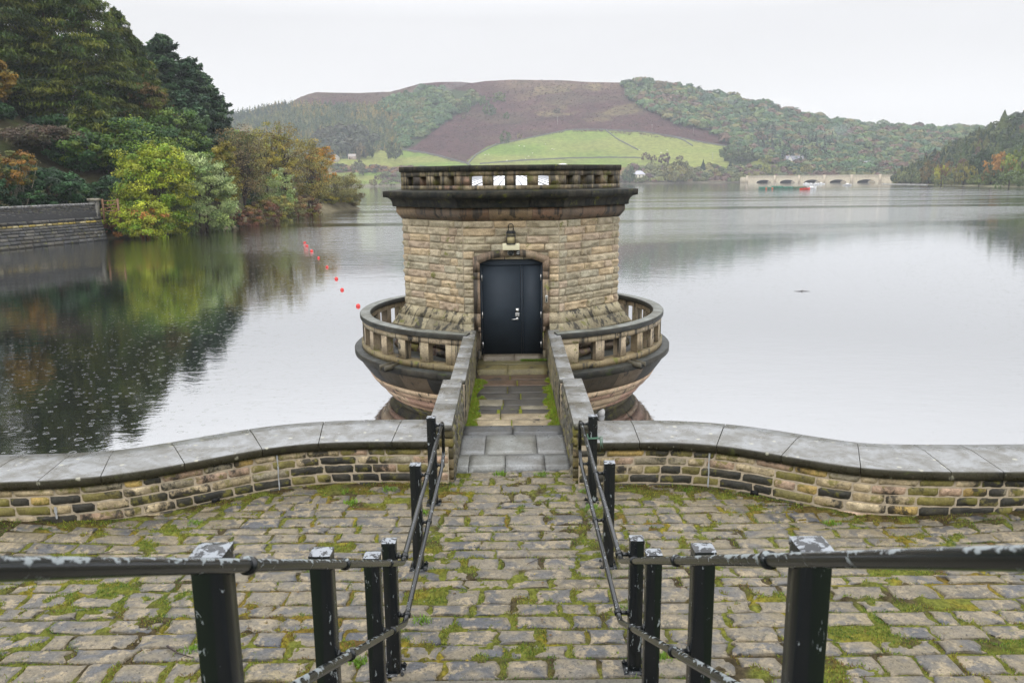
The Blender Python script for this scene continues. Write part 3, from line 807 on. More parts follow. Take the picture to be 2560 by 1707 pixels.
# moss and grass on the deck
X, Y = np.meshgrid(np.arange(-0.80, 0.801, 0.02), np.arange(12.97, 17.0, 0.02), indexing='ij')
deckz = 0.055 - 0.02 * (Y - 13)
isl = np.zeros(X.shape, bool)
for (y0, y1, xs) in rows:
    for a, c in zip(xs[:-1], xs[1:]):
        if c - a > 0.1: isl |= (X > a + 0.018) & (X < c - 0.018) & (Y > y0 + 0.018) & (Y < y1 - 0.018)
edgep = sm(0.42, 0.80, np.abs(X) + 0.16 * (fbm(X * 5, Y * 2.2, 3, 3) - 0.5) * 2) * sm(17.0, 16.2, Y)
mid = sm(13.0, 13.6, Y) * sm(15.8, 14.6, Y)
cov = 0.38 * edgep + fbm(X * 3, Y * 3, 4, 8) * 0.55 + 0.10 * mid * (~isl)
sw = sm(0.42, 0.58, cov)
Z = deckz - 0.018 + 0.032 * sw + 0.006 * (~isl) * mid + 0.01 * (fbm(X * 14, Y * 14, 3, 5) - 0.5)
n1_ = fbm(X * 4, Y * 4, 3, 66)[..., None]
mc = np.array([0.10, 0.085, 0.03]) * (1 - sm(0.4, 0.55, n1_)) + np.array([0.19, 0.22, 0.018]) * sm(0.4, 0.55, n1_)
mb_ = MB(); mb_.grid(np.stack([X, Y, Z], -1), mc)
n = 90000
x = rng.uniform(-0.8, 0.8, n); y = rng.uniform(12.98, 17.0, n)
i_ = ((x + 0.80) / 0.02).astype(int).clip(0, X.shape[0] - 1); j_ = ((y - 12.97) / 0.02).astype(int).clip(0, X.shape[1] - 1)
kp = (sw[i_, j_] > 0.55) & (rng.random(n) < 0.75); x, y, i_, j_ = x[kp], y[kp], i_[kp], j_[kp]; n = len(x)
big = edgep[i_, j_]
blades(mb_, x, y, Z[i_, j_] - 0.003, rng.uniform(0.01, 0.025, n) + big * rng.random(n) ** 2 * 0.05, rng.uniform(0.005, 0.012, n),
       np.where(rng.random((n, 1)) < 0.25, np.array([[0.30, 0.24, 0.04]]), np.array([[0.20, 0.32, 0.025]])) * rng.uniform(0.6, 1.25, (n, 1)), 1.4)
# tufts at the threshold, balcony floor and step
n = 1400
x = rng.uniform(0.2, 0.78, n); y = 17.82 + rng.random(n) * 0.06 - 0.05 * rng.random(n)
blades(mb_, x, y, np.full(n, 0.09), rng.uniform(0.02, 0.06, n), rng.uniform(0.006, 0.012, n), np.tile([[0.13, 0.22, 0.02]], (n, 1)) * rng.uniform(0.6, 1.25, (n, 1)), 1.5)
dk = mb_.build("grass", M['grass']); stuff(dk)
tag(dk, "bright green grass and moss along both edges of the flagged walkway", "grass")

# ---------------------------------------------------------------- parapets of the footbridge
def footbridge_parapet(sx, label):
    root = thing("bridge_parapet", label, "parapet", (0, 0, 0), "stone parapets beside the walkway")
    rr = random.Random(20 + sx)
    wm = MB()
    # near, wider part
    def fn_in(y_base, xin):          # inner face, u along +y
        return lambda U, Z, W: np.stack([sx * (xin - W), y_base + U, Z], -1)
    def fn_front(xin):
        return lambda U, Z, W: np.stack([sx * (xin + U), 10.60 - W, Z], -1)
    zs = [-0.08, 0.06, 0.20, 0.36, 0.52, 0.66, 0.79]
    colin = lambda r_, u, z: ((0.11, 0.10, 0.075), (0.15, 0.13, 0.09), (0.07, 0.068, 0.055))[r_.randint(0, 2)]
    colfr = lambda r_, u, z: ((0.22, 0.17, 0.09), (0.10, 0.085, 0.04), (0.05, 0.045, 0.03), (0.20, 0.16, 0.06))[r_.randint(0, 3)]
    for i in range(6):
        course_blocks(wm, fn_in(10.60, 0.845), 0.0, 2.45, zs[i], zs[i + 1], (0.25, 0.5), 0.035, colin, rr, cell=0.05)
        course_blocks(wm, fn_in(13.05, 0.80), 0.0, 4.4, zs[i], zs[i + 1], (0.35, 0.7), 0.012, lambda r_, u, z: ((0.16, 0.14, 0.09), (0.20, 0.17, 0.10), (0.12, 0.105, 0.07))[r_.randint(0, 2)], rr, cell=0.09)
        course_blocks(wm, fn_front(0.83), 0.0, 0.28, zs[i], zs[i + 1], (0.2, 0.3), 0.02, colfr, rr, cell=0.04)
    wm.build("masonry", M['wallblock'], root)
    co = MB()
    x0, x1 = sorted((sx * 0.855, sx * 1.165)); co.box(x0, x1, 10.64, 13.04, -0.1, 0.785, (0.2, 0.16, 0.11))
    x0, x1 = sorted((sx * 0.81, sx * 1.05)); co.box(x0, x1, 13.04, 17.6, -0.1, 0.785, (0.2, 0.16, 0.11))
    x0, x1 = sorted((sx * 0.60, sx * 1.05)); co.box(x0, x1, 12.2, 17.55, -0.75, -0.102, (0.16, 0.13, 0.09))
    co.build("core", M['mortar'], root)
    cp = MB()
    def cslab(xa, xb, y0, y1, z0, z1):
        g = 0.004; c = 0.012
        xa, xb = sorted((sx * xa, sx * xb)); ya, yb = y0 + g, y1 - g
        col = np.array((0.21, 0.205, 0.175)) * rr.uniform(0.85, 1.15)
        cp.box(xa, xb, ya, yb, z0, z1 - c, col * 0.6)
        cp.hexa([(x_, y_, z_) for x_ in (xa, xb) for y_ in (ya, yb) for z_ in (0, 1)], col) if False else None
        v = [(xa, ya, z1 - c), (xb, ya, z1 - c), (xb, yb, z1 - c), (xa, yb, z1 - c), (xa + c, ya + c, z1), (xb - c, ya + c, z1), (xb - c, yb - c, z1), (xa + c, yb - c, z1)]
        cp.add(v, [np.array([(4, 5, 6, 7), (0, 1, 5, 4), (1, 2, 6, 5), (2, 3, 7, 6), (3, 0, 4, 7)])], col)
    for y0, y1 in ((10.56, 11.62), (11.62, 12.58), (12.58, 13.08)): cslab(0.845, 1.175, y0, y1, 0.787, 0.875)
    for y0, y1 in ((13.08, 13.9), (13.9, 14.8), (14.8, 15.7), (15.7, 16.6), (16.6, 17.5)): cslab(0.80, 1.055, y0, y1, 0.787, 0.868)
    cp.build("coping", M['coping'], root)
    return root
footbridge_parapet(-1, "left parapet wall beside the mossy walkway leading to the tower door")
footbridge_parapet(1, "right parapet wall beside the mossy walkway leading to the tower door")

# ---------------------------------------------------------------- octagonal valve tower
TX, TY = TC
T8 = math.tan(PI / 8)
tower = thing("valve_tower", "octagonal stone draw-off tower with black cornice, blue-black door and round balcony", "tower", (TX, TY, 0))
def face_fn(k, A):
    """k = 0 faces the camera; U runs left to right seen from outside, origin at the left corner"""
    a = k * PI / 4
    n = np.array([math.sin(a), -math.cos(a)]); t = np.array([math.cos(a), math.sin(a)])
    def fn(U, Z, W):
        r_ = A + W
        uu = U - A * T8
        return np.stack([n[0] * r_ + t[0] * uu, n[1] * r_ + t[1] * uu, np.broadcast_to(Z, np.shape(U))], -1)
    return fn
rr = random.Random(42)
TA = 2.62
tb = MB()
ncourse = 12
z0, z1 = 1.17, 3.27
hs = [0.205, 0.165, 0.18, 0.165, 0.175, 0.18, 0.17, 0.175, 0.165, 0.17, 0.18, 0.17]
hs = [h_ * (z1 - z0) / sum(hs) for h_ in hs]
TCOL = [(0.42, 0.355, 0.25), (0.39, 0.335, 0.23), (0.45, 0.38, 0.265), (0.36, 0.315, 0.225), (0.44, 0.345, 0.25), (0.39, 0.35, 0.255), (0.50, 0.39, 0.25)]
def tcol(r_, u, z): return np.array(TCOL[r_.randint(0, 6)]) * r_.uniform(0.86, 1.08)
side = 2 * TA * T8
for k in range(8):
    fn = face_fn(k, TA); z = z0
    for ci, h_ in enumerate(hs):
        lens = (0.38, 0.85)
        cs = 0.032 if k in (0, 1, 7) else 0.09
        off = (0.26 if ci % 2 else 0.18)
        # small corner stones, then longer ones between
        if k == 0:
            zc_ = z + h_ / 2
            if zc_ < 2.63:
                hw = 0.84
                rockblock(tb, fn, 0, side / 2 - hw, z, z + h_, 0.05, tcol(rr, 0, z), rr.randint(1, 9999), cs)
                rockblock(tb, fn, side / 2 + hw, side, z, z + h_, 0.05, tcol(rr, 0, z), rr.randint(1, 9999), cs)
                if z + h_ > 2.4:
                    course_blocks(tb, fn, side / 2 - hw, side / 2 + hw, max(z, 2.46), z + h_, (0.4, 0.8), 0.0, tcol, rr, cs)
            else:
                course_blocks(tb, fn, 0, side, z, z + h_, lens, 0.05, tcol, rr, cs)
        else:
            rockblock(tb, fn, 0, off, z, z + h_, 0.05, tcol(rr, 0, z), rr.randint(1, 9999), cs)
            course_blocks(tb, fn, off, side - off, z, z + h_, lens, 0.055, tcol, rr, cs)
            rockblock(tb, fn, side - off, side, z, z + h_, 0.05, tcol(rr, 0, z), rr.randint(1, 9999), cs)
        z += h_
tb.build("wall", M['tower'], tower)
cb = MB()
def octa(mb, prof, col, gap=0.0, pieces=1, skip=(), colvar=0.12, r_=rr, faces=range(8), Mx=0.0):
    """profile [(apothem, z)...] swept round the octagon, split into stones"""
    for k in faces:
        a = k * PI / 4
        n = np.array([math.sin(a), -math.cos(a)]); t = np.array([math.cos(a), math.sin(a)])
        cuts = np.linspace(-1, 1, pieces + 1)
        if pieces > 1: cuts[1:-1] += np.array([r_.uniform(-0.1, 0.1) for _ in range(pieces - 1)])
        for p in range(pieces):
            A_ = np.array([q[0] for q in prof]); Z_ = np.array([q[1] for q in prof])
            ext = A_ * T8
            g0 = gap if p > 0 else 0; g1 = gap if p < pieces - 1 else 0
            u0_ = cuts[p] * ext + g0; u1_ = cuts[p + 1] * ext - g1
            if Mx:                                   # cut back beside the doorway
                if k == 0:
                    if p == 0: u1_ = np.full_like(u0_, -Mx)
                    else: u0_ = np.full_like(u1_, Mx)
            G = np.stack([np.stack([n[0] * A_ + t[0] * u_, n[1] * A_ + t[1] * u_, Z_], -1) for u_ in (u0_, u1_)], 0)
            c = np.array(col if not isinstance(col, list) else col[r_.randint(0, len(col) - 1)]) * r_.uniform(1 - colvar, 1 + colvar)
            mb.grid(G, c)
            m_ = len(prof)
            if gap:
                for e_ in (0, 1): mb.add(G[e_], [list(range(m_))], c * 0.5)
octa(cb, [(2.50, -0.2), (2.50, 4.0), (0.05, 4.0)], (0.30, 0.26, 0.19))
octa(cb, [(2.624, 1.19), (2.624, 3.266)], (0.33, 0.28, 0.20), faces=[1, 2, 3, 4, 5, 6, 7])
for (xa, xb, za, zb) in ((-side / 2, -0.84, 1.19, 3.266), (0.84, side / 2, 1.19, 3.266), (-0.84, 0.84, 2.55, 3.266)):
    cb.box(xa, xb, -2.6242, -2.49, za, zb, (0.33, 0.28, 0.20))
cb.build("mortar_core", M['mortar'], tower)
sk = MB()
octa(sk, [(2.60, 1.20), (2.645, 1.17), (2.80, 0.955), (2.55, 0.95)], [(0.36, 0.31, 0.20), (0.33, 0.275, 0.18)], 0.004, 2, Mx=0.86)
octa(sk, [(2.795, 0.953), (2.955, 0.73), (2.955, 0.70), (2.55, 0.70)], [(0.27, 0.235, 0.15), (0.22, 0.19, 0.12)], 0.004, 2, Mx=0.86)
sk.build("sloping_plinth", M['skirt'], tower)
rb = MB()
side2 = 2 * 2.86 * T8
for k in range(8):
    fn = face_fn(k, 2.86)
    for za, zb in ((0.06, 0.28), (0.28, 0.5), (0.5, 0.705)):
        if k == 0:
            for ua, ub in ((0, side2 / 2 - 0.86), (side2 / 2 + 0.86, side2)):
                rockblock(rb, fn, ua, ub, za, zb, 0.09, (0.09, 0.07, 0.045), rr.randint(1, 9999), 0.05)
        else:
            course_blocks(rb, fn, 0, side2, za, zb, (0.35, 0.7), 0.10, lambda r_, u, z: ((0.09, 0.065, 0.045), (0.06, 0.05, 0.035), (0.12, 0.08, 0.06))[r_.randint(0, 2)], rr, 0.06)
rb.build("rough_base", M['wallblock'], tower)
# brown chamfered band
bd = MB()
octa(bd, [(2.55, 3.268), (2.645, 3.268), (2.765, 3.42), (2.765, 3.562), (2.6, 3.562)], [(0.16, 0.095, 0.055), (0.20, 0.115, 0.07), (0.15, 0.11, 0.065), (0.22, 0.15, 0.085), (0.12, 0.08, 0.05)], 0.004, 3, colvar=0.15)
bd.build("stone_band", M['band'], tower)
# black cavetto cornice
cn = MB()
cav = [(2.7, 3.56), (2.845, 3.56), (2.85, 3.60)] + [(3.0 - 0.15 * math.cos(t), 3.60 + 0.175 * math.sin(t)) for t in np.linspace(0.1, PI / 2, 8)] + [(3.055, 3.785), (3.06, 3.91), (3.05, 3.922), (2.5, 3.965), (2.5, 3.9)]
octa(cn, cav, [(0.017, 0.019, 0.018), (0.024, 0.023, 0.019), (0.015, 0.017, 0.017)], 0.004, 3)
cn.build("cornice", M['cornice'], tower)
# pierced parapet on top
pp = MB()
def facebox(mb, k, u0, u1, za, zb, A0, A1, miter=(False, False), col=(0.3, 0.25, 0.16)):
    a = k * PI / 4
    n = np.array([math.sin(a), -math.cos(a)]); t = np.array([math.cos(a), math.sin(a)])
    v = []
    for ui, mflag, sg in ((u0, miter[0], -1), (u1, miter[1], 1)):
        for A_ in (A0, A1):
            uu = sg * A_ * T8 if mflag else ui
            for z_ in (za, zb): v.append((*(n * A_ + t * uu), z_))
    mb.hexa(v, col)
PA0, PA1 = 2.28, 2.635
PC = [(0.26, 0.20, 0.12), (0.22, 0.165, 0.10), (0.30, 0.24, 0.15), (0.24, 0.15, 0.10), (0.20, 0.16, 0.09)]
for k in range(8):
    e_ = PA1 * T8
    cuts = [-e_, rr.uniform(-0.35, -0.1), rr.uniform(0.3, 0.5), e_]
    for za, zb, dA in ((3.935, 4.045, 0.0), (4.25, 4.362, 0.0)):
        for i in range(3):
            facebox(pp, k, cuts[i] + (0.002 if i else 0), cuts[i + 1] - (0.002 if i < 2 else 0), za, zb - 0.002, PA0, PA1 - 0.002 * (i % 2), (i == 0, i == 2), PC[rr.randint(0, 4)])
    xs = [-e_, -0.865, -0.62, -0.375, -0.125, 0.125, 0.375, 0.62, 0.865, e_]
    for i in range(0, 9, 2):
        facebox(pp, k, xs[i], xs[i + 1], 4.045, 4.25, PA0, PA1 - rr.uniform(0.001, 0.006), (i == 0, i == 8), np.array(PC[rr.randint(0, 4)]) * rr.uniform(0.8, 1.15))
pp.build("pierced_parapet", M['parapet'], tower)
cp = MB()
octa(cp, [(2.26, 4.362), (2.665, 4.362), (2.67, 4.475), (2.66, 4.485), (2.27, 4.49), (2.26, 4.365)], [(0.020, 0.022, 0.020), (0.028, 0.027, 0.022)], 0.003, 3)
cp.build("parapet_coping", M['cornice'], tower)
# white sheet roof with raised seams and a small white dome
rf = MB(); N8 = 8
for k in range(8):
    a0, a1 = (k - 0.5) * PI / 4, (k + 0.5) * PI / 4
    R_ = 2.25 / math.cos(PI / 8)
    p0 = (R_ * math.sin(a0), -R_ * math.cos(a0), 3.975); p1 = (R_ * math.sin(a1), -R_ * math.cos(a1), 3.975)
    rf.add([p0, p1, (0, 0, 4.40)], [np.array([(0, 1, 2)])], (0.82, 0.82, 0.83))
    for q_ in range(7):
        f = q_ / 6
        a_ = tuple(p0[i] * (1 - f) + p1[i] * f for i in range(3))
        rf.tube([(a_[0], a_[1], a_[2] + 0.008), (a_[0] * 0.03, a_[1] * 0.03, 4.395)], 0.016, (0.30, 0.31, 0.33), 5)
rf.build("roof", M['white'], tower)
dm = MB()
th = np.linspace(0, 2 * PI, 24, endpoint=False); ph = np.linspace(0, PI / 2, 8)
G = np.stack([np.stack([1.29 + 0.20 * np.cos(p) * np.cos(th), -0.6 + 0.20 * np.cos(p) * np.sin(th), np.full(24, 4.41 + 0.13 * math.sin(p))], -1) for p in ph], 0)
G = np.transpose(G, (1, 0, 2)); dm.grid(G, (0.72, 0.72, 0.66), close_u=True)
dm.tube([(1.29, -0.6, 4.1), (1.29, -0.6, 4.42)], 0.19, (0.5, 0.5, 0.5), 16)
dm.build("vent_dome", M['white'], tower, smooth=True)
# door surround (arched), frame, leaves
DY = -(TY - 18.10)                   # door plane in tower coordinates
def arch_z(x, half, spring, crown):
    h_ = crown - spring; R_ = (half ** 2 + h_ ** 2) / (2 * h_)
    return crown - R_ + math.sqrt(max(R_ ** 2 - x ** 2, 0))
sr = MB()
inn, outn = 0.715, 0.862
yf, yb_ = -(TY - 17.965), -(TY - 18.16)
SC = [(0.26, 0.19, 0.13), (0.23, 0.165, 0.115), (0.29, 0.22, 0.15)]
for sg in (-1, 1):
    zz = [0.30, 0.72, 0.86, 1.17, 1.95, 2.12]
    for za, zb in zip(zz[:-1], zz[1:]):
        o_a = outn - (0.13 if za < 0.6 else 0.09 if za < 0.75 else 0.0); o_b = outn - (0.13 if zb < 0.75 else 0.09 if zb < 0.9 else 0.0)
        v = []
        for xx in (inn, None):
            for y_ in (yf, yb_):
                for z_, o_ in ((za + 0.002, o_a), (zb - 0.002, o_b)): v.append((sg * (inn if xx else o_), y_, z_))
        sr.hexa(v, np.array(SC[rr.randint(0, 2)]) * rr.uniform(0.9, 1.1))
    sr.box(min(sg * inn, sg * 0.80), max(sg * inn, sg * 0.80), yf, yb_, -0.05, 0.298, (0.13, 0.11, 0.07))
cuts = [-1, -0.28, 0.72, 1]
for ci in range(3):
    xs = np.linspace(cuts[ci], cuts[ci + 1], 10)
    xs = xs * 1.0
    G = []
    for f in xs:
        g_ = 0.003 if (ci and f == xs[0]) else (-0.003 if (ci < 2 and f == xs[-1]) else 0)
        xi, xo = f * inn + g_, f * outn + g_
        zi, zo = arch_z(f * inn, inn, 2.32, 2.475), arch_z(f * outn, outn, 2.455, 2.635)
        if abs(abs(f) - 1) < 1e-6: pass
        G.append([(xi, yb_, zi), (xi, yf, zi), (xo, yf, zo), (xo, yf + 0.03, zo + 0.004), (xo, yb_, zo)])
    sr.grid(np.array(G), np.array(SC[rr.randint(0, 2)]) * rr.uniform(0.85, 1.1))
for sg in (-1, 1):                    # blocks between the jamb and the arch foot
    v = [(sg * x_, y_, z_) for x_, zt in ((inn, 2.32), (outn, 2.455)) for y_ in (yf, yb_) for z_ in (2.122, zt)]
    sr.hexa(v, SC[1])
sr.build("door_surround", M['tower_smooth'], tower)
fr = MB()
DC = (1, 1, 1)
for sg in (-1, 1):
    x0, x1 = sorted((sg * 0.674, sg * 0.716)); fr.box(x0, x1, DY - 0.03, DY + 0.06, 0.192, 2.33, DC)
fr.box(-0.674, 0.674, DY - 0.03, DY + 0.06, 2.262, 2.30, DC)
xs = np.linspace(-0.712, 0.712, 20)
G = [[(x_, DY - 0.02, 2.29), (x_, DY - 0.02, arch_z(x_, 0.72, 2.32, 2.473)), (x_, DY + 0.05, arch_z(x_, 0.72, 2.32, 2.473))] for x_ in xs]
fr.grid(np.array(G), DC)
fr.build("door_frame", M['door'], tower)
dl = MB(); dl.box(-0.669, 0.215, DY - 0.012, DY + 0.03, 0.205, 2.256, DC); ol = dl.build("door_leaf", M['door'], tower)
dl = MB(); dl.box(0.262, 0.669, DY - 0.010, DY + 0.03, 0.205, 2.256, DC); dl.box(0.219, 0.258, DY - 0.020, DY + 0.03, 0.205, 2.256, DC); ol2 = dl.build("door_leaf", M['door'], tower)
hm = MB()
zh = 1.025
hm.tube([(0.125, DY - 0.012, zh), (0.125, DY - 0.022, zh)], 0.030, DC, 16)
hm.tube([(0.125, DY - 0.02, zh), (0.125, DY - 0.06, zh), (0.10, DY - 0.066, zh), (0.0, DY - 0.064, zh - 0.006)], 0.0115, DC, 8)
hm.build("handle", M['steel'], ol, smooth=False)
lk = MB(); lk.tube([(0.13, DY - 0.012, 1.222), (0.13, DY - 0.04, 1.222)], 0.038, DC, 16); lk.box(0.092, 0.168, DY - 0.022, DY - 0.012, 1.235, 1.268, DC); lk.build("lock", M['steel'], ol)
lk = MB()
lk.box(0.087, 0.172, DY - 0.017, DY - 0.012, 1.078, 1.168, (0.55, 0.55, 0.53))
for (dx, dz, wx, wz) in ((0.020, 0.055, 0.008, 0.05), (0.042, 0.03, 0.010, 0.07), (0.064, 0.055, 0.008, 0.05), (0.03, 0.015, 0.004, 0.03), (0.055, 0.012, 0.004, 0.03)):
    lk.box(0.087 + dx - wx / 2, 0.087 + dx + wx / 2, DY - 0.019, DY - 0.0165, 1.078 + dz - wz / 2 + 0.01, 1.078 + dz + wz / 2, (0.05, 0.05, 0.06))
lk.build("sticker", M['attr'], ol)
for lo, xh in ((ol, -0.672), (ol2, 0.672)):
    for zc_ in (0.42, 1.12, 1.98):
        hg = MB(); hg.tube([(xh, DY - 0.036, zc_ - 0.07), (xh, DY - 0.036, zc_ + 0.07)], 0.010, DC, 8); hg.build("hinge", M['steel'], lo)

# ---------------------------------------------------------------- round balcony
def lathe(mb, prof, t0, t1, n, col, close=True):
    """closed profile [(r, z)...]; angle 0 faces the camera, positive to the right"""
    tt = np.linspace(t0, t1, n + 1)
    P_ = np.array(list(prof) + [prof[0]]) if close else np.array(prof)
    G = np.stack([np.stack([P_[:, 0] * math.sin(t), -P_[:, 0] * math.cos(t), P_[:, 1]], -1) for t in tt], 0)
    mb.grid(G, col)
    if close and (t1 - t0) < 2 * PI - 1e-3:
        k_ = len(prof)
        for e_ in (0, -1): mb.add(G[e_][:k_], [list(range(k_))], np.array(col) * 0.6)
def ringstones(mb, prof, t0, t1, step, gap, cols, r_, n=6, var=0.12):
    t = t0
    while t < t1 - 1e-6:
        d = step * r_.uniform(0.85, 1.15); te = t + d if t1 - (t + d) > step * 0.4 else t1
        lathe(mb, prof, t + gap, te - gap, n, np.array(cols[r_.randint(0, len(cols) - 1)]) * r_.uniform(1 - var, 1 + var))
        t = te
rd = math.radians
GAPW = rd(15.5)          # the ring stops at the bridge parapets
bal = bpy.data.objects.new("balcony", None); COL.objects.link(bal); bal.parent = tower
bc = MB(); ringstones(bc, [(3.65, 0.775), (3.905, 0.775), (3.915, 0.79), (3.915, 0.885), (3.90, 0.90), (3.665, 0.905), (3.65, 0.89)], GAPW - rd(1.0), 2 * PI - GAPW + rd(1.0), rd(14), 0.0008, [(0.022, 0.024, 0.022), (0.030, 0.030, 0.025)], rr, 8)
bc.build("coping", M['ringtop'], bal)
bb = MB()
BCOL = [(0.40, 0.33, 0.22), (0.36, 0.29, 0.20), (0.43, 0.345, 0.235), (0.38, 0.30, 0.19)]
ringstones(bb, [(3.68, 0.645), (3.868, 0.645), (3.868, 0.773), (3.68, 0.773)], GAPW, 2 * PI - GAPW, rd(10.1), 0.0008, BCOL, rr, 5)
ringstones(bb, [(3.64, 0.052), (3.90, 0.052), (3.90, 0.19), (3.64, 0.205)], GAPW, 2 * PI - GAPW, rd(12), 0.0008, [(0.19, 0.15, 0.075), (0.22, 0.17, 0.09)], rr, 5)
pr = [(3.68, 0.205), (3.862, 0.205), (3.862, 0.643), (3.68, 0.643)]
for sg in (-1, 1):
    a, c = sorted((sg * GAPW, sg * rd(22.2))); lathe(bb, pr, a, c, 4, BCOL[0])
    i = 0
    while True:
        c0 = 30.5 + 10.1 * i
        if c0 > 176: break
        lathe(bb, pr, sg * rd(c0 - 1.75), sg * rd(c0 + 1.75), 2, np.array(BCOL[rr.randint(0, 3)]) * rr.uniform(0.85, 1.05)) if sg > 0 else lathe(bb, pr, -rd(c0 + 1.75), -rd(c0 - 1.75), 2, np.array(BCOL[rr.randint(0, 3)]) * rr.uniform(0.85, 1.05))
        i += 1
bb.build("balustrade", M['balus'], bal)
bl = MB(); ringstones(bl, [(2.4, 0.05), (2.4, -0.12), (4.06, -0.12), (4.08, -0.105), (4.085, 0.025), (4.07, 0.04), (3.90, 0.055), (3.0, 0.06)], rd(11.8), 2 * PI - rd(11.8), rd(13), 0.0006, [(0.020, 0.021, 0.019), (0.028, 0.026, 0.021)], rr, 8)
bl.build("ledge", M['ledge'], bal)
fl_ = MB(); lathe(fl_, [(2.4, 0.062), (3.66, 0.062), (3.66, 0.075), (2.4, 0.13)], rd(16), 2 * PI - rd(16), 48, (0.07, 0.06, 0.035)); fl_.build("balcony_floor", M['ledge'], bal)
# water spouts: paired channel stones through the ledge
for ta in (-43, 43.5, 135, -135):
    sp = MB()
    a = rd(ta)
    n = np.array([math.sin(a), -math.cos(a)]); t_ = np.array([math.cos(a), math.sin(a)])
    for off in (-0.085, 0.085):
        v = []
        for r0, zt in ((3.92, 0.105), (4.30, 0.085)):
            for o_ in (off - 0.022, off + 0.022):
                for z_ in (-0.02, zt): v.append((*(n * r0 + t_ * o_), z_))
        sp.hexa(v, (0.10, 0.09, 0.065))
    v = []
    for r0, zz_ in ((3.92, (-0.03, 0.062)), (4.28, (-0.06, 0.03))):
        for o_ in (-0.062, 0.062):
            for z_ in zz_: v.append((*(n * r0 + t_ * o_), z_))
    sp.hexa(v, (0.02, 0.02, 0.018))
    sp.build("water_spout", M['ledge'], bal)
# bowl under the balcony: black cavetto, then stepped salmon courses
bw = MB()
cav2 = [(3.3, -0.121), (4.0, -0.121), (3.97, -0.20), (3.90, -0.32), (3.80, -0.46), (3.72, -0.56), (3.3, -0.56)]
ringstones(bw, cav2, 0, 2 * PI, rd(12), 0.0006, [(0.022, 0.021, 0.018), (0.07, 0.055, 0.035), (0.028, 0.026, 0.02), (0.15, 0.11, 0.07)], rr, 6)
bw.build("cavetto", M['bowl'], bal)
bw2 = MB()
BW = [(0.50, 0.34, 0.23), (0.54, 0.39, 0.26), (0.48, 0.30, 0.22), (0.56, 0.42, 0.28), (0.44, 0.29, 0.21)]
for (ra, rb_, za, zb) in ((3.74, 3.66, -0.56, -0.70), (3.62, 3.55, -0.702, -0.83), (3.51, 3.35, -0.832, -1.06), (3.33, 3.26, -1.062, -1.16)):
    ringstones(bw2, [(3.0, za), (ra, za), (rb_, zb), (2.9, zb)], 0, 2 * PI, rd(15), 0.0008, BW, rr, 8)
bw2.build("bowl_courses", M['bowl'], bal)
bw3 = MB(); ringstones(bw3, [(2.8, -1.162), (3.25, -1.162), (3.05, -1.42), (2.3, -2.4), (2.2, -2.4)], 0, 2 * PI, rd(15), 0.0006, [(0.09, 0.075, 0.04), (0.07, 0.06, 0.035)], rr, 8)
bw3.build("waterline_course", M['wallblock'], bal)

# fixtures on the tower
lt = thing("lantern", "old square wall lantern hanging on a black hook above the tower door", "lantern", (0, 17.90, 2.93))
b = MB(); b.tube([(-0.055, 0.06, 0.09), (-0.055, -0.0, 0.20)] + [(0.055 * math.cos(t) * -1, -0.01, 0.22 + 0.055 * math.sin(t)) for t in np.linspace(0.2, PI - 0.2, 9)] + [(0.055, 0.0, 0.20), (0.055, 0.06, 0.09)], 0.010, (1, 1, 1), 8); b.build("hook", M['iron'], lt)
b = MB(); b.box(-0.105, 0.105, -0.14, 0.06, 0.075, 0.095); b.box(-0.085, 0.085, -0.12, 0.05, 0.095, 0.12); b.box(-0.10, 0.10, -0.13, 0.05, 0.0, 0.012)
for x_ in (-0.10, 0.088):
    for y_ in (-0.13, 0.04): b.box(x_, x_ + 0.012, y_, y_ + 0.012, -0.16, 0.075)
b.box(-0.10, 0.10, -0.13, 0.05, -0.175, -0.155); b.build("frame", M['iron'], lt)
b = MB(); b.box(-0.085, 0.085, -0.115, 0.04, 0.012, 0.073); b.build("cap_glass", M['glassy'], lt)
b = MB(); b.box(-0.088, 0.088, -0.118, 0.04, -0.155, 0.0, (0.33, 0.28, 0.15)); b.build("lamp_glass", M['attr'], lt)
bx = thing("light_fitting", "cream rectangular bulkhead light over the arch of the tower door", "light", (0, 17.92, 2.70))
b = MB(); b.box(-0.19, 0.19, -0.13, 0.03, -0.075, 0.075, (0.60, 0.56, 0.40)); o = b.build("casing", M['cream'], bx)
mod = o.modifiers.new("bevel", 'BEVEL'); mod.width = 0.012; mod.segments = 2
b = MB(); b.box(-0.15, 0.15, 0.02, 0.05, -0.06, 0.06); b.build("back_plate", M['iron'], bx)
cm = thing("security_camera", "round black dome camera under the cream light above the door", "camera", (-0.01, 17.94, 2.555))
b = MB()
th = np.linspace(0, 2 * PI, 20, endpoint=False)
G = np.stack([np.stack([0.062 * math.cos(p) * np.cos(th), np.full(20, -0.03 - 0.05 * math.sin(p)), 0.062 * math.cos(p) * np.sin(th)], -1) for p in np.linspace(0, PI / 2, 6)], 0).transpose(1, 0, 2)
b.grid(G, (0.02, 0.02, 0.022), close_u=True); b.build("dome", M['glassy'] if False else M['iron'], cm, smooth=True)
b = MB(); b.tube([(0, 0.03, 0), (0, -0.032, 0)], 0.072, (0.25, 0.25, 0.25), 20); b.build("mount", M['steel'], cm)
sn = thing("motion_sensor", "small boxy black and silver sensor right of the dome camera above the door", "sensor", (0.155, 17.94, 2.56))
b = MB(); b.box(-0.045, 0.045, -0.06, 0.03, -0.055, 0.055); b.build("housing", M['iron'], sn)
b = MB()
for x_ in (-0.028, 0.006):
    for z_ in (-0.035, 0.004): b.box(x_, x_ + 0.020, -0.066, -0.061, z_, z_ + 0.026)
b.build("lens", M['steel'], sn)
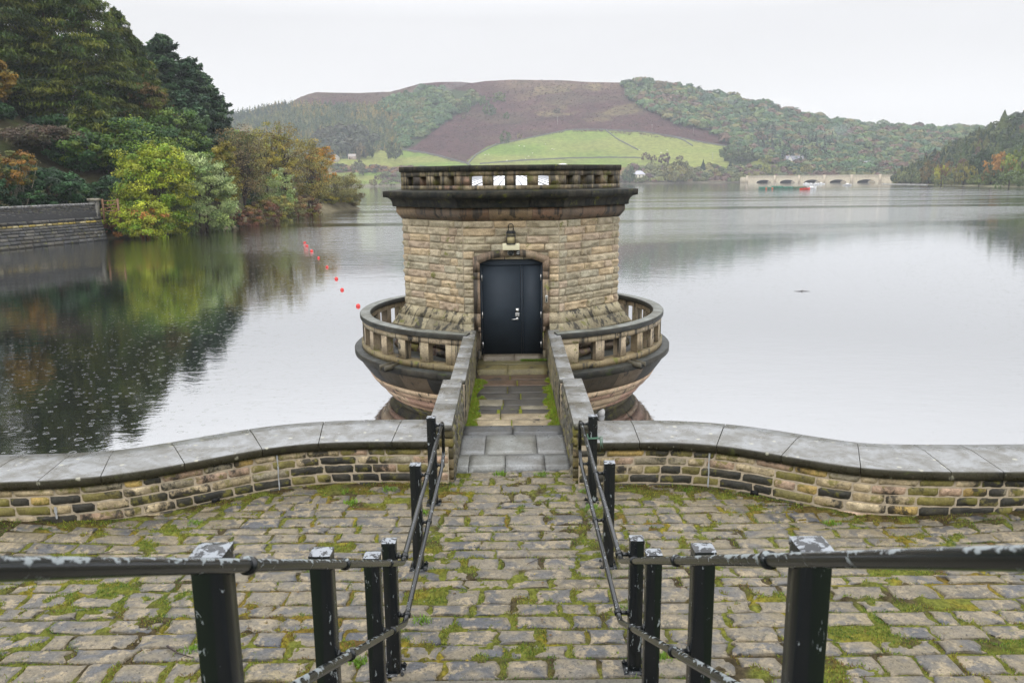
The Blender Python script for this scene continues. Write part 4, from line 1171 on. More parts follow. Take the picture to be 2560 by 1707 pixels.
ic = thing("intercom", "slim silver entry reader on the stone jamb right of the door", "intercom", (0.795, 17.945, 1.50))
b = MB(); b.box(-0.028, 0.028, -0.015, 0.025, -0.085, 0.085); o = b.build("casing", M['steel'], ic)
mod = o.modifiers.new("bevel", 'BEVEL'); mod.width = 0.01; mod.segments = 3
b = MB(); b.box(-0.011, 0.011, -0.019, -0.0155, -0.06, 0.02); b.box(-0.008, 0.008, -0.019, -0.0155, 0.045, 0.065); b.build("reader", M['iron'], ic)

# ---------------------------------------------------------------- black handrails
SLOPE = 0.51
def railing(sx, label):
    root = thing("handrail", label, "handrail", (0, 0, 0), "black tube handrails either side of the steps")
    px_ = 1.05 if sx < 0 else 1.03
    rx = 0.925 if sx < 0 else 0.885
    W_ = 0.056
    posts = [(9.85, 1.215, 0.0), (8.10, 1.225, 0.0), (6.22, 1.245, 0.0), (5.45, 1.50, 0.16), (4.02, 2.235, 0.82), (2.56, 2.965, 1.65), (1.15, 3.66, 2.30)]
    r_ = random.Random(99 + sx)
    for i, (py_, zt, zb) in enumerate(posts):
        p = MB(); c = 0.004
        x = sx * px_
        v = []
        for (z_) in (zb, zt - 0.028):
            v += [(x - W_ + c, py_ - W_, z_), (x + W_ - c, py_ - W_, z_), (x + W_, py_ - W_ + c, z_), (x + W_, py_ + W_ - c, z_), (x + W_ - c, py_ + W_, z_), (x - W_ + c, py_ + W_, z_), (x - W_, py_ + W_ - c, z_), (x - W_, py_ - W_ + c, z_)]
        p.add(v, [np.array([(k, (k + 1) % 8, 8 + (k + 1) % 8, 8 + k) for k in range(8)])])
        po = p.build("post", M['black'], root)
        # worn pyramidal cap, its wet gleam painted pale on top
        cpm = MB(); n = 9
        g = np.linspace(-1, 1, n)
        X, Y = np.meshgrid(g, g, indexing='ij')
        rad = np.maximum(np.abs(X), np.abs(Y))
        Zc = 0.012 + 0.012 * np.clip(1 - rad ** 2 * 1.2, 0, 1)
        k_ = 1 - 0.02 * (X ** 2) * (Y ** 2)
        G = np.stack([x + X * (W_ + 0.003) * k_, py_ + Y * (W_ + 0.003) * k_, zt - 0.026 + Zc], -1)
        cpm.grid(G)
        for e_, nrm in ((G[0], 0), (G[-1], 0), (G[:, 0], 0), (G[:, -1], 0)):
            lo = e_.copy(); lo[:, 2] = zt - 0.042
            cpm.grid(np.stack([e_, lo], 0))
        cpm.build("cap", M['cap'], po, smooth=False)
        bp = MB(); bp.box(x - 0.095, x + 0.095, py_ - 0.095, py_ + 0.095, zb + 0.003, zb + 0.020)
        for ax in (-0.075, 0.075):
            for ay in (-0.075, 0.075):
                bp.tube([(x + ax, py_ + ay, zb + 0.018), (x + ax, py_ + ay, zb + 0.050)], 0.009, (1, 1, 1), 6)
                bp.tube([(x + ax, py_ + ay, zb + 0.020), (x + ax, py_ + ay, zb + 0.034)], 0.017, (1, 1, 1), 6)
        bp.build("base_plate", M['black'], po)
    def rz(y_, z0_, yb_): return z0_ + max(0.0, yb_ - y_) * SLOPE
    R_ = 0.0235
    x = sx * rx
    top = [(x, 0.35, rz(0.35, 1.085, 6.10))] + [(x, y_, rz(y_, 1.085, 6.10)) for y_ in (1.15, 2.6, 4.15, 5.6, 6.02)] + [(x, 6.10, 1.092), (x, 6.18, 1.085), (x, 8.0, 1.085), (x, 9.9, 1.08)]
    top += [(x, 9.98, 1.075), (x, 10.05, 1.04), (x, 10.07, 0.98), (x, 10.07, 0.66)]
    b = MB(); b.tube(top, R_, (1, 1, 1), 14); b.build("top_rail", M['black_tube'], root, smooth=True)
    low = [(x, 0.35, rz(0.35, 0.545, 6.08))] + [(x, y_, rz(y_, 0.545, 6.08)) for y_ in (1.15, 2.6, 4.15, 5.6, 6.0)] + [(x, 6.08, 0.553), (x, 6.16, 0.545), (x, 8.0, 0.545), (x, 9.80, 0.545), (x, 10.0, 0.60), (x, 10.07, 0.66)]
    b = MB(); b.tube(low, R_, (1, 1, 1), 14); b.build("lower_rail", M['black_tube'], root, smooth=True)
    for (py_, zt, zb) in posts:
        for base_, yb_ in ((1.085, 6.10), (0.545, 6.08)):
            zr = rz(py_, base_, yb_)
            b = MB()
            d = Vector((0, -1, SLOPE)).normalized() if py_ < 6.05 else Vector((0, 1, 0))
            c0 = Vector((x, py_ + 0.0, zr))
            b.tube([c0 - d * 0.018, c0 + d * 0.018], 0.033, (1, 1, 1), 14)
            b.tube([tuple(c0), (sx * (px_ - W_ + 0.004), py_, zr)], 0.017, (1, 1, 1), 10)
            b.tube([(sx * (px_ - W_ - 0.012), py_, zr), (sx * (px_ - W_ + 0.002), py_, zr)], 0.030, (1, 1, 1), 12)
            b.build("rail_bracket", M['black_tube'], root)
    return root
railing(-1, "black post and tube handrail left of the path, running down to the left parapet")
railing(1, "black post and tube handrail right of the path, with green twine on its last post")
rp = MB()
cx_, cy_, cz_ = 1.03, 9.85, 0.905
for dz in (0, 0.012):
    rp.tube([(cx_ + sx_ * 0.064, cy_ + sy_ * 0.064, cz_ + dz + 0.004 * q) for q, (sx_, sy_) in enumerate([(-1, -1), (1, -1), (1, 1), (-1, 1), (-1, -1)])], 0.006, (1, 1, 1), 5)
for q in range(9):
    rp.tube([(cx_ + 0.064, cy_ - 0.064, cz_), (cx_ + 0.09 + 0.03 * rr.random(), cy_ - 0.08, cz_ + rr.uniform(-0.04, 0.05)), (cx_ + 0.08 + 0.05 * rr.random(), cy_ - 0.09, cz_ - rr.uniform(0.02, 0.15))], 0.003, (1, 1, 1), 4)
tag(rp.build("rope", M['rope']), "frayed pale green twine tied round the farthest right handrail post", "rope")

# the stairs the camera stands on
b = MB(); y_ = 5.85; z_ = 0.0
while y_ > 0.9:
    b.box(-1.25, 1.25, y_ - 0.33, y_, -0.5, z_ + 0.165, (0.16, 0.15, 0.12)); y_ -= 0.33; z_ += 0.165
b.box(-1.25, 1.25, -6, y_, -0.5, z_ + 0.0, (0.16, 0.15, 0.12))
struct(b.build("stairs", M['paver']))
STZ = z_
b = MB()
xs = np.r_[np.linspace(-60, -1.25, 20), np.linspace(1.25, 60, 20)]
for seg in (xs[:20], xs[20:]):
    ys = np.linspace(-12, 5.0, 24)
    X, Y = np.meshgrid(seg, ys, indexing='ij')
    Z = np.clip((5.0 - Y) * 0.5, 0, 2.6) - 0.04 + 0.05 * (fbm(X, Y, 3, 3) - 0.5)
    b.grid(np.stack([X, Y, Z], -1), (0.07, 0.10, 0.025))
struct(b.build("grass_bank", M['bank']))

# twigs and pebbles
def twig(pts, r0, label):
    b = MB(); n = len(pts)
    b.tube([(p[0], p[1], p[2]) for p in pts], [r0 * (1 - 0.7 * i / (n - 1)) for i in range(n)], (1, 1, 1), 6)
    tag(b.build("twig", M['twig']), label, "twig")
p0 = on_z(418, 1615, 0.04); p1 = on_z(445, 1632, 0.04); p2 = on_z(485, 1640, 0.05)
twig([(*p0, 0.045), (*p1, 0.04), (*p2, 0.035)], 0.010, "thick curved black twig on the setts beside the nearest left post")
p0 = on_z(216, 1388, 0.03); p1 = on_z(262, 1385, 0.03); p2 = on_z(308, 1375, 0.03)
twig([(*p0, 0.04), (*p1, 0.045), (*p2, 0.05)], 0.007, "thin straight dark twig lying among the setts far left")
p0 = on_z(1318, 1410, 0.03); p1 = on_z(1350, 1398, 0.03); p2 = on_z(1398, 1393, 0.03)
twig([(*p0, 0.035), (*p1, 0.045), (*p2, 0.035)], 0.004, "slender reddish twig in the middle of the path")

# ================================================================ LANDSCAPE
SKYC = (0.8, 0.81, 0.85)
def px_d(px, py, z=WZ):
    """distance of a point of height z seen at a pixel of the photograph"""
    return on_z(px, py, z)[1]
# far hills: columns by bearing, rows from shore to skyline
SKY_L = [(-1500, 400), (-400, 360), (300, 310), (480, 300), (560, 292), (640, 277), (700, 265), (725, 258), (745, 246), (770, 236), (790, 231), (830, 232), (900, 233), (975, 230), (1000, 224), (1050, 210), (1090, 206), (1150, 205), (1180, 208), (1215, 203), (1280, 200), (1400, 201), (1480, 206), (1560, 207), (1640, 208), (1700, 222), (1760, 236), (1850, 249), (1950, 273), (2050, 298), (2120, 309), (2200, 317), (2300, 322), (2380, 320), (2450, 322), (2600, 330), (3100, 345), (4200, 380)]
SHORE = [(-1500, 493), (560, 471), (850, 468), (1000, 466), (1300, 463), (1600, 459.5), (1880, 457), (2050, 456), (2300, 455), (2600, 452), (4200, 440)]
SKY_L = np.array(SKY_L, float); SHORE = np.array(SHORE, float)
pxs = np.r_[np.arange(-1500, 480, 30), np.arange(480, 2500, 5), np.arange(2500, 4200, 30)].astype(float)
sky_y = np.interp(pxs, SKY_L[:, 0], SKY_L[:, 1]); sh_y = np.interp(pxs, SHORE[:, 0], SHORE[:, 1])
nrow = 90
tt = np.linspace(0, 1, nrow)
PXG, TG = np.meshgrid(pxs, tt, indexing='ij')
PYG = sh_y[:, None] + (sky_y - sh_y)[:, None] * TG
a_sh, b_sh = ray(0, 0)
def ray_np(px, py):
    x, y = px - CX, py - CY
    c, s_ = math.cos(ROLL), math.sin(ROLL)
    x, y = c * x - s_ * y, s_ * x + c * y
    f = F_PX * math.cos(PITCH) - y * math.sin(PITCH)
    return x / f, (y * math.cos(PITCH) + F_PX * math.sin(PITCH)) / f
_, bsh = ray_np(pxs, sh_y)
d0 = (CAM_H - WZ) / bsh
d0 = np.convolve(np.r_[[d0[0]] * 6, d0, [d0[-1]] * 6], np.ones(13) / 13, 'valid')
d1 = np.interp(pxs, [-1500, 700, 1280, 1700, 2300, 4200], [1000, 1080, 1150, 1080, 980, 900])
AG, BG = ray_np(PXG, PYG)
def dist_of(px, py):
    """forward distance of the hill surface at a pixel"""
    sky_ = np.interp(px, SKY_L[:, 0], SKY_L[:, 1]); sh_ = np.interp(px, SHORE[:, 0], SHORE[:, 1])
    t = np.clip((py - sh_) / (sky_ - sh_), 0, 1)
    a, c = np.interp(px, pxs, d0), np.interp(px, pxs, d1)
    return a + (c - a) * t ** 0.85
DG = d0[:, None] + (d1 - d0)[:, None] * TG ** 0.85
HX, HYY, HZ = AG * DG, DG, CAM_H - BG * DG
HZ = HZ + 0.5 * (fbm(HX * 0.05, HYY * 0.05, 3, 5) - 0.5) * sm(0.03, 0.2, TG)
# behind the crest the moor carries on nearly level, then drops
back1 = np.stack([HX[:, -1] * 1.08, HYY[:, -1] * 1.08, HZ[:, -1] - 4], -1)[:, None]
back2 = np.stack([HX[:, -1] * 1.25, HYY[:, -1] * 1.25, np.full(len(pxs), -6.0)], -1)[:, None]
front = np.stack([HX[:, 0] * 0.985, HYY[:, 0] * 0.985, np.full(len(pxs), WZ - 2.5)], -1)[:, None]
HP = np.concatenate([front, np.stack([HX, HYY, HZ], -1), back1, back2], 1)
def inpoly(px, py, poly):
    poly = np.array(poly, float); n = len(poly)
    r = np.zeros(np.shape(px), bool); j = n - 1
    for i in range(n):
        xi, yi = poly[i]; xj, yj = poly[j]
        with np.errstate(divide='ignore', invalid='ignore'):
            c = ((yi > py) != (yj > py)) & (px < (xj - xi) * (py - yi) / (yj - yi + 1e-9) + xi)
        r ^= c; j = i
    return r
# ground cover by field
GREEN, GREEN2, BRACKEN, MOOR, WOODF, SCRUB = [np.array(c) for c in ((0.110, 0.165, 0.030), (0.160, 0.175, 0.050), (0.060, 0.029, 0.028), (0.068, 0.046, 0.032), (0.035, 0.05, 0.022), (0.10, 0.10, 0.035))]
F_RIGHT = [(1165, 409), (1178, 396), (1190, 385), (1215, 367), (1250, 358), (1300, 348), (1370, 333), (1420, 325), (1500, 326), (1600, 331), (1700, 345), (1760, 358), (1820, 366), (1800, 390), (1830, 410), (1812, 440), (1700, 430), (1640, 423), (1560, 418), (1450, 420), (1300, 425), (1165, 425)]
F_LEFT = [(830, 415), (832, 398), (900, 396), (935, 382), (960, 373), (1005, 376), (1060, 383), (1110, 395), (1165, 408), (1165, 425), (1020, 425), (960, 418), (900, 414), (850, 420)]
F_LOW = [(820, 434), (880, 431), (960, 432), (1040, 434), (1200, 436), (1200, 466), (820, 466)]
F_R2 = [(1860, 425), (1870, 408), (1900, 402), (1960, 410), (1965, 422), (1900, 432)]
F_SHORER = [(2180, 462), (2330, 458), (2330, 466), (2180, 468)]
HEATH = [(1005, 380), (1060, 348), (1100, 318), (1140, 290), (1170, 268), (1210, 250), (1180, 232), (1120, 222), (1060, 222), (1000, 240), (940, 262), (860, 262), (800, 264), (725, 262), (745, 246), (770, 230), (830, 225), (975, 220), (1050, 200), (1280, 190), (1568, 190), (1562, 215), (1570, 240), (1600, 262), (1650, 285), (1700, 310), (1750, 320), (1820, 350), (1820, 372), (1760, 360), (1700, 350), (1500, 330), (1420, 330), (1300, 352), (1215, 372), (1165, 412), (1110, 398), (1060, 386)]
wobx = PXG + 5 * (fbm(PXG * 0.05, PYG * 0.1, 3, 8) - 0.5) * 2; woby = PYG + 3 * (fbm(PXG * 0.06 + 9, PYG * 0.1, 3, 18) - 0.5) * 2
gc = np.tile(WOODF, (*PXG.shape, 1))
def paint(mask, colr): gc[mask] = colr[mask] if isinstance(colr, np.ndarray) and colr.ndim == 3 else colr
nzA = fbm(HX * 0.012, HYY * 0.02, 4, 61)[..., None]; nzB = fbm(HX * 0.05, HYY * 0.05, 4, 62)[..., None]
heath = BRACKEN * (1 - sm(0.5, 0.66, nzA)) + MOOR * sm(0.5, 0.66, nzA)
topf = sm(238, 215, PYG)[..., None] * sm(1180, 1300, PXG)[..., None]
heath = heath * (1 - 0.5 * topf) + np.array([0.15, 0.11, 0.07]) * 0.5 * topf
gz = 0.7 * sm(0.58, 0.68, fbm(HX * 0.02 + 3, HYY * 0.03, 4, 63))[..., None] * sm(330, 290, PYG)[..., None] * sm(1250, 1350, PXG)[..., None]
heath = heath * (1 - gz * 0.6) + np.array([0.17, 0.15, 0.06]) * gz * 0.6
heath = heath * (0.62 + 0.76 * nzB) * (0.75 + 0.5 * fbm(PXG * 0.12 + PYG * 0.05, PYG * 0.55, 4, 71)[..., None])
paint(inpoly(wobx, woby, HEATH), heath)
# slanting paths worn in the bracken
for (xa, ya, xb, yb) in ((1100, 340, 1400, 292), (1180, 320, 1340, 300), (1500, 290, 1600, 318), (1340, 300, 1500, 290)):
    tpar = np.clip(((PXG - xa) * (xb - xa)) / (xb - xa) ** 2, 0, 1)
    dd_ = np.abs(PYG - (ya + (yb - ya) * tpar)) + (PXG < xa) * 99 + (PXG > xb) * 99
    gc[dd_ < 1.6] *= 0.72
grass1 = GREEN * (1 - sm(0.35, 0.65, nzA)) + GREEN2 * sm(0.35, 0.65, nzA); grass1 = grass1 * (0.80 + 0.40 * nzB) * (0.88 + 0.24 * fbm(PXG * 0.05, PYG * 0.6, 4, 72)[..., None])
yl = sm(1350, 1650, PXG)[..., None] * sm(420, 380, PYG)[..., None] * 0.6
grassR = grass1 * (1 - yl) + GREEN2 * 1.05 * yl
paint(inpoly(wobx, woby, F_RIGHT), grassR)
paint(inpoly(wobx, woby, F_LEFT), grass1)
paint(inpoly(wobx, woby, F_LOW), grass1 * 0.95)
paint(inpoly(wobx, woby, F_R2), grass1 * 0.9)
scr = inpoly(wobx, woby, [(820, 412), (1200, 422), (1200, 437), (820, 434)]) | inpoly(wobx, woby, [(1560, 420), (2300, 430), (2300, 470), (1200, 470), (1200, 437)])
scm = (SCRUB * (1 - nzB) + np.array([0.16, 0.075, 0.045]) * nzB)
paint(scr & ~inpoly(wobx, woby, F_LOW), scm)
rim = TG < 0.03
gc[rim] = np.array([0.14, 0.125, 0.09])
cfull = np.concatenate([gc[:, :1], gc, gc[:, -1:], gc[:, -1:]], 1)
hb = MB(); hb.grid(HP, cfull)
struct(hb.build("hills", M['hill'], smooth=True))

def hill_pt(px, py):
    d = float(dist_of(px, py)); a, b_ = ray(px, py)
    return a * d, d, CAM_H - b_ * d
# ---- right-hand near hillside
NR_S = np.array([(2235, 459.5), (2300, 462), (2400, 465), (2500, 468), (2560, 469), (2700, 472), (3200, 480), (4200, 500)], float)
NR_T = np.array([(2235, 457), (2260, 446), (2300, 422), (2350, 392), (2400, 366), (2450, 340), (2500, 314), (2560, 284), (2700, 225), (3200, 140), (4200, 60)], float)
npx = np.r_[np.arange(2235, 2700, 6), np.arange(2700, 4200, 60)].astype(float)
_, nb2 = ray_np(npx, np.interp(npx, NR_S[:, 0], NR_S[:, 1])); nd0 = (CAM_H - WZ) / nb2
nd1 = nd0 + np.interp(npx, [2235, 2320, 2560, 4200], [25, 110, 190, 200])
T2 = np.linspace(0, 1, 30)
PX2, TT2 = np.meshgrid(npx, T2, indexing='ij')
PY2 = np.interp(PX2, NR_S[:, 0], NR_S[:, 1]) + (np.interp(PX2, NR_T[:, 0], NR_T[:, 1]) - np.interp(PX2, NR_S[:, 0], NR_S[:, 1])) * TT2 ** 1.25
A2, B2 = ray_np(PX2, PY2); D2 = nd0[:, None] + (nd1 - nd0)[:, None] * TT2
NP_ = np.stack([A2 * D2, D2, CAM_H - B2 * D2], -1)
fr_ = NP_[:, :1].copy(); fr_[..., 0:2] *= 0.985; fr_[..., 2] = WZ - 2
bk_ = NP_[:, -1:].copy(); bk_[..., 0:2] *= 1.25; bk_[..., 2] = -5
NPf = np.concatenate([fr_, NP_, bk_], 1)
c2 = np.tile(np.array([0.05, 0.055, 0.025]), (*NPf.shape[:2], 1)); c2[:, :3] = (0.17, 0.16, 0.10)
b = MB(); b.grid(NPf, c2); struct(b.build("hillside", M['hill'], smooth=True))
def near_pt(px, t):
    s0 = np.interp(px, NR_S[:, 0], NR_S[:, 1]); s1 = np.interp(px, NR_T[:, 0], NR_T[:, 1])
    py = s0 + (s1 - s0) * t ** 1.25
    d = np.interp(px, npx, nd0) + (np.interp(px, npx, nd1) - np.interp(px, npx, nd0)) * t
    a, b_ = ray_np(px, py)
    return a * d, d, CAM_H - b_ * d, py

# ---- left bank
LS = np.array([(-75, -30), (-62, 20), (-52, 45), (-45.5, 64), (-41.5, 78), (-38.5, 86), (-35.5, 91), (-33, 93), (-34.5, 103), (-36, 118), (-35, 134), (-32, 148), (-29, 158), (-33, 168), (-60, 190), (-110, 260), (-190, 420), (-260, 620)], float)
ls = np.r_[0, np.cumsum(np.hypot(*np.diff(LS, axis=0).T))]
su = np.arange(0, ls[-1], 2.0)
lx, ly = np.interp(su, ls, LS[:, 0]), np.interp(su, ls, LS[:, 1])
inl = np.array([-6, -1.5, 0, 0.8, 2, 4, 7, 11, 16, 22, 30, 40, 55, 75, 110, 160])
def bank_h(v, y):
    flat = sm(120, 150, y) * 0.75                       # the spit runs out low
    return WZ + np.where(v < 0, v * 0.5, 1.9 * sm(0, 3.2, v) + np.clip(v - 5, 0, 200) * 0.40 * (1 - flat) * sm(5, 20, v) + 0.9 * sm(2, 6, v))
SU, VV = np.meshgrid(np.arange(len(su)), inl, indexing='ij')
# inland is towards -x, fanned slightly so that the surface never folds
BX = lx[SU] - VV * (0.93) ; BY = ly[SU] + VV * 0.25
BZ = bank_h(VV, ly[SU]) + 0.5 * (fbm(BX * 0.2, BY * 0.2, 3, 3) - 0.5) * sm(0, 4, VV)
cn_ = fbm(BX * 0.3, BY * 0.3, 3, 13)[..., None]
bc_ = np.array([0.035, 0.03, 0.016]) * (1 - sm(0.45, 0.6, cn_)) + np.array([0.05, 0.06, 0.02]) * sm(0.45, 0.6, cn_)
nearw = (VV < 4)[..., None]
bc_ = np.where(nearw, np.array([0.15, 0.13, 0.08]) * (0.7 + 0.6 * cn_), bc_)
b = MB(); b.grid(np.stack([BX, BY, BZ], -1), bc_); struct(b.build("bank", M['bank'], smooth=True))
def bank_z(x, y):
    """height of the left bank under a point"""
    i = int(np.argmin(((BX - x) ** 2 + (BY - y) ** 2).ravel()))
    return float(BZ.ravel()[i])

# ================================================================ TREES
def quads(centres, nrm, size_u, size_v, rg, axis=None):
    """leaf faces; nrm: face normals; axis: preferred long direction"""
    n = len(centres)
    ref = axis if axis is not None else rg.normal(size=(n, 3))
    u = ref - nrm * (ref * nrm).sum(1, keepdims=True)
    u /= np.linalg.norm(u, axis=1, keepdims=True) + 1e-9
    v = np.cross(nrm, u)
    su_, sv_ = np.broadcast_to(size_u, n)[:, None], np.broadcast_to(size_v, n)[:, None]
    P = np.stack([centres - u * su_ , centres + v * sv_ * 0.8, centres + u * su_, centres - v * sv_ * 0.8], 1)
    return P.reshape(-1, 3)
def unit(a): return a / (np.linalg.norm(a, axis=1, keepdims=True) + 1e-9)
def crown_decid(mb, rg, c0, R, nclump, per, leaf, cols, clump_r=0.24, low=-0.9, fill=0.55, wob=0.3):
    """crown of separate leaf clumps spread through an uneven ellipsoid; returns clump centres"""
    R = np.array(R, float)
    d = unit(rg.normal(size=(nclump * 3, 3))); d = d[d[:, 2] > low][:nclump]
    n = len(d)
    ph = rg.random(3) * 9
    lump = 1 + wob * (fbm(d[:, 0] * 2.2 + ph[0], d[:, 2] * 2.2 + d[:, 1] + ph[1], 3, 5) - 0.5) * 2
    rad = (fill + (1 - fill) * rg.random(n) ** 0.5) * lump
    cc = c0 + d * R * rad[:, None]
    cr = R.mean() * clump_r * rg.uniform(0.6, 1.3, n)
    cols = np.array(cols)
    tone = cols[rg.integers(0, len(cols), n)] * rg.uniform(0.6, 1.35, (n, 1))
    idx = np.repeat(np.arange(n), per)
    od = unit(rg.normal(size=(len(idx), 3)))
    off = od * (rg.random(len(idx)) ** 0.35)[:, None] * rg.uniform(0.85, 1.15, (len(idx), 1))
    off[:, 2] *= 0.58
    P = cc[idx] + off * cr[idx][:, None]
    nr = unit(rg.normal(size=(len(idx), 3)) * 0.8 + 0.5 * d[idx] + 0.9 * od + np.array([0, 0, 0.6]))
    ls_ = leaf * rg.uniform(0.55, 1.2, len(idx))
    V = quads(P, nr, ls_, ls_ * 0.75, rg)
    C = tone[idx] * rg.uniform(0.75, 1.25, (len(idx), 1))
    mb.add(V, [np.arange(len(V)).reshape(-1, 4)], np.repeat(C, 4, 0))
    return cc
def limbs(mb, rg, base, top, r0, targets, col, nb=10, lift=0.35):
    base, top = np.array(base, float), np.array(top, float)
    k = 5
    pts = [base + (top - base) * f + np.array([rg.normal() * 0.03, rg.normal() * 0.03, 0]) * np.linalg.norm(top - base) * (f > 0) for f in np.linspace(0, 1, k)]
    mb.tube([tuple(p) for p in pts], [r0 * (1.25 if i == 0 else 1) * (1 - 0.75 * i / (k - 1)) for i in range(k)], col, 7)
    if len(targets):
        sel = rg.choice(len(targets), min(nb, len(targets)), replace=False)
        for t in targets[sel]:
            f = rg.uniform(lift, 0.95); s_ = base + (top - base) * f
            if t[2] < s_[2] - 0.2: f *= 0.5; s_ = base + (top - base) * f
            mid = (s_ + t) / 2 + np.array([0, 0, 0.12 * np.linalg.norm(t - s_)]) * rg.uniform(-0.5, 1)
            r_ = r0 * 0.42 * (1 - 0.5 * f)
            mb.tube([tuple(s_), tuple(mid), tuple(t)], [r_, r_ * 0.6, r_ * 0.2], col, 5, caps=False)
def decid_tree(name, label, base, H, R, nclump, per, leaf, cols, seed, group=None, trunk=0.3, bare=0.15, clump_r=0.24, fill=0.55, trunkcol=(0.07, 0.055, 0.04), nb=10, cat="tree", low=-0.9, stems=1, wob=0.3, twigs=0):
    rg = np.random.default_rng(seed); per = int(per * 1.45); leaf = leaf * 0.86; nclump = int(nclump * 1.15)
    root = thing(name, label, cat, base, group)
    mb = MB()
    cz = H * (bare + (1 - bare) / 2)
    cc = crown_decid(mb, rg, np.array([0, 0, cz]), (R[0], R[1], H * (1 - bare) / 2), nclump, per, leaf, cols, clump_r, low, fill, wob)
    mb.build("crown", M['leaf'], root)
    tb_ = MB()
    for s_ in range(stems):
        o = rg.normal(size=2) * 0.12 * (stems > 1)
        sp_ = rg.normal(size=2) * R[0] * (0.35 if stems > 1 else 0.05)
        limbs(tb_, rg, (o[0], o[1], -0.6), (sp_[0], sp_[1], H * 0.82), trunk / math.sqrt(stems), cc, trunkcol, nb)
    for _ in range(twigs):
        t = cc[rg.integers(len(cc))]; f = rg.uniform(0.25, 0.8)
        s_ = np.array([0, 0, H * f * 0.8]); e_ = t * rg.uniform(1.0, 1.12, 3)
        tb_.tube([tuple(s_), tuple((s_ + e_) / 2 + rg.normal(size=3) * 0.4), tuple(e_)], [0.035, 0.025, 0.012], trunkcol, 4, caps=False)
    tb_.build("trunk", M['bark'], root)
    return root
def conifer(name, label, base, H, R, cols, seed, group=None, kind='larch', nbr=150, per=70, leaf=0.16, start=0.06, trunk=0.32, trunkcol=(0.09, 0.06, 0.045)):
    rg = np.random.default_rng(seed)
    root = thing(name, label, "tree", base, group)
    mb, tb_ = MB(), MB()
    lean = rg.normal(size=2) * 0.015 * H
    tb_.tube([(0, 0, -0.6), (lean[0] * 0.5, lean[1] * 0.5, H * 0.5), (lean[0], lean[1], H)], [trunk, trunk * 0.6, 0.03], trunkcol, 8)
    cols = np.array(cols)
    f = start + (1 - start) * np.sort(rg.random(nbr)) ** 0.85
    az = rg.random(nbr) * 2 * PI
    if kind == 'larch': L = R * (1 - f) ** 0.62 * rg.uniform(0.65, 1.12, nbr) + 0.25
    else: L = R * (np.clip(1 - f, 0, 1) ** 0.55) * rg.uniform(0.5, 1.15, nbr) + 0.35
    for i in range(nbr):
        h0 = f[i] * H
        out = np.array([math.cos(az[i]), math.sin(az[i]), 0])
        n = int(per * (0.35 + L[i] / R))
        s_ = rg.random(n) ** 0.75
        up_ = (0.30 if kind != 'larch' else 0.12) * (0.2 + f[i])
        droop = 0.20 if kind == 'larch' else 0.06
        side = np.array([-out[1], out[0], 0])
        c = np.array([0, 0, h0]) + out * (s_ * L[i])[:, None] + np.array([0, 0, 1]) * (s_ * L[i] * up_ - droop * L[i] * s_ ** 2 + 0.22 * L[i] * (s_ > 0.8) * (s_ - 0.8))[:, None]
        spread = L[i] * (0.07 + 0.14 * np.sin(np.pi * np.clip(s_, 0, 0.93)))
        c = c + side * (rg.normal(size=n) * spread)[:, None]
        if kind == 'larch':
            c[:, 2] -= np.abs(rg.normal(size=n)) * 0.32
            ax = np.tile([0, 0, -1.0], (n, 1)) + out * 0.6 + rg.normal(size=(n, 3)) * 0.5
            sz_u, sz_v = leaf * rg.uniform(0.9, 2.0, n), leaf * 0.36
        else:
            c[:, 2] += rg.normal(size=n) * 0.14
            ax = out + rg.normal(size=(n, 3)) * 0.9
            sz_u, sz_v = leaf * rg.uniform(0.8, 1.6, n), leaf * 0.62
        nr = unit(rg.normal(size=(n, 3)) + np.array([0, 0, 0.9]) + 0.5 * out)
        V = quads(c, nr, sz_u, sz_v, rg, ax)
        tone = cols[rg.integers(0, len(cols))] * rg.uniform(0.55, 1.5)
        C = tone * rg.uniform(0.75, 1.25, (n, 1)) * (1 + 0.25 * (s_ > 0.75))[:, None]
        mb.add(V, [np.arange(len(V)).reshape(-1, 4)], np.repeat(C, 4, 0))
        if i % 2 == 0:
            e_ = np.array([0, 0, h0]) + out * L[i] * 0.85 + np.array([0, 0, L[i] * 0.85 * up_ - droop * L[i] * 0.7])
            tb_.tube([(0, 0, h0), tuple(e_)], [0.05 + 0.04 * (1 - f[i]), 0.015], trunkcol, 4, caps=False)
    mb.build("crown", M['leaf'], root); tb_.build("trunk", M['bark'], root)
    return root

def place(px, d, dz=0.0):
    a, _ = ray(px, 450)
    x = a * d
    return (x, d, bank_z(x, d) + dz)
LARCH = [(0.048, 0.070, 0.007), (0.070, 0.095, 0.010), (0.030, 0.058, 0.008), (0.085, 0.095, 0.011), (0.022, 0.042, 0.009)]
PINE = [(0.024, 0.052, 0.024), (0.036, 0.070, 0.030), (0.018, 0.040, 0.021), (0.045, 0.078, 0.032)]
SYC = [(0.050, 0.115, 0.012), (0.028, 0.072, 0.014), (0.085, 0.16, 0.016), (0.020, 0.055, 0.014), (0.13, 0.19, 0.02)]
ALDER = [(0.20, 0.27, 0.014), (0.27, 0.32, 0.020), (0.12, 0.20, 0.014), (0.22, 0.23, 0.020), (0.30, 0.33, 0.025)]
WILLOW = [(0.22, 0.28, 0.10), (0.30, 0.36, 0.15), (0.15, 0.22, 0.07), (0.27, 0.34, 0.10)]
OLIVE = [(0.17, 0.15, 0.015), (0.11, 0.11, 0.014), (0.22, 0.18, 0.02)]
BROWN = [(0.16, 0.115, 0.045), (0.20, 0.155, 0.06), (0.12, 0.10, 0.04), (0.17, 0.17, 0.05)]
GOLD = [(0.25, 0.22, 0.035), (0.30, 0.23, 0.03), (0.19, 0.20, 0.04), (0.24, 0.18, 0.03)]
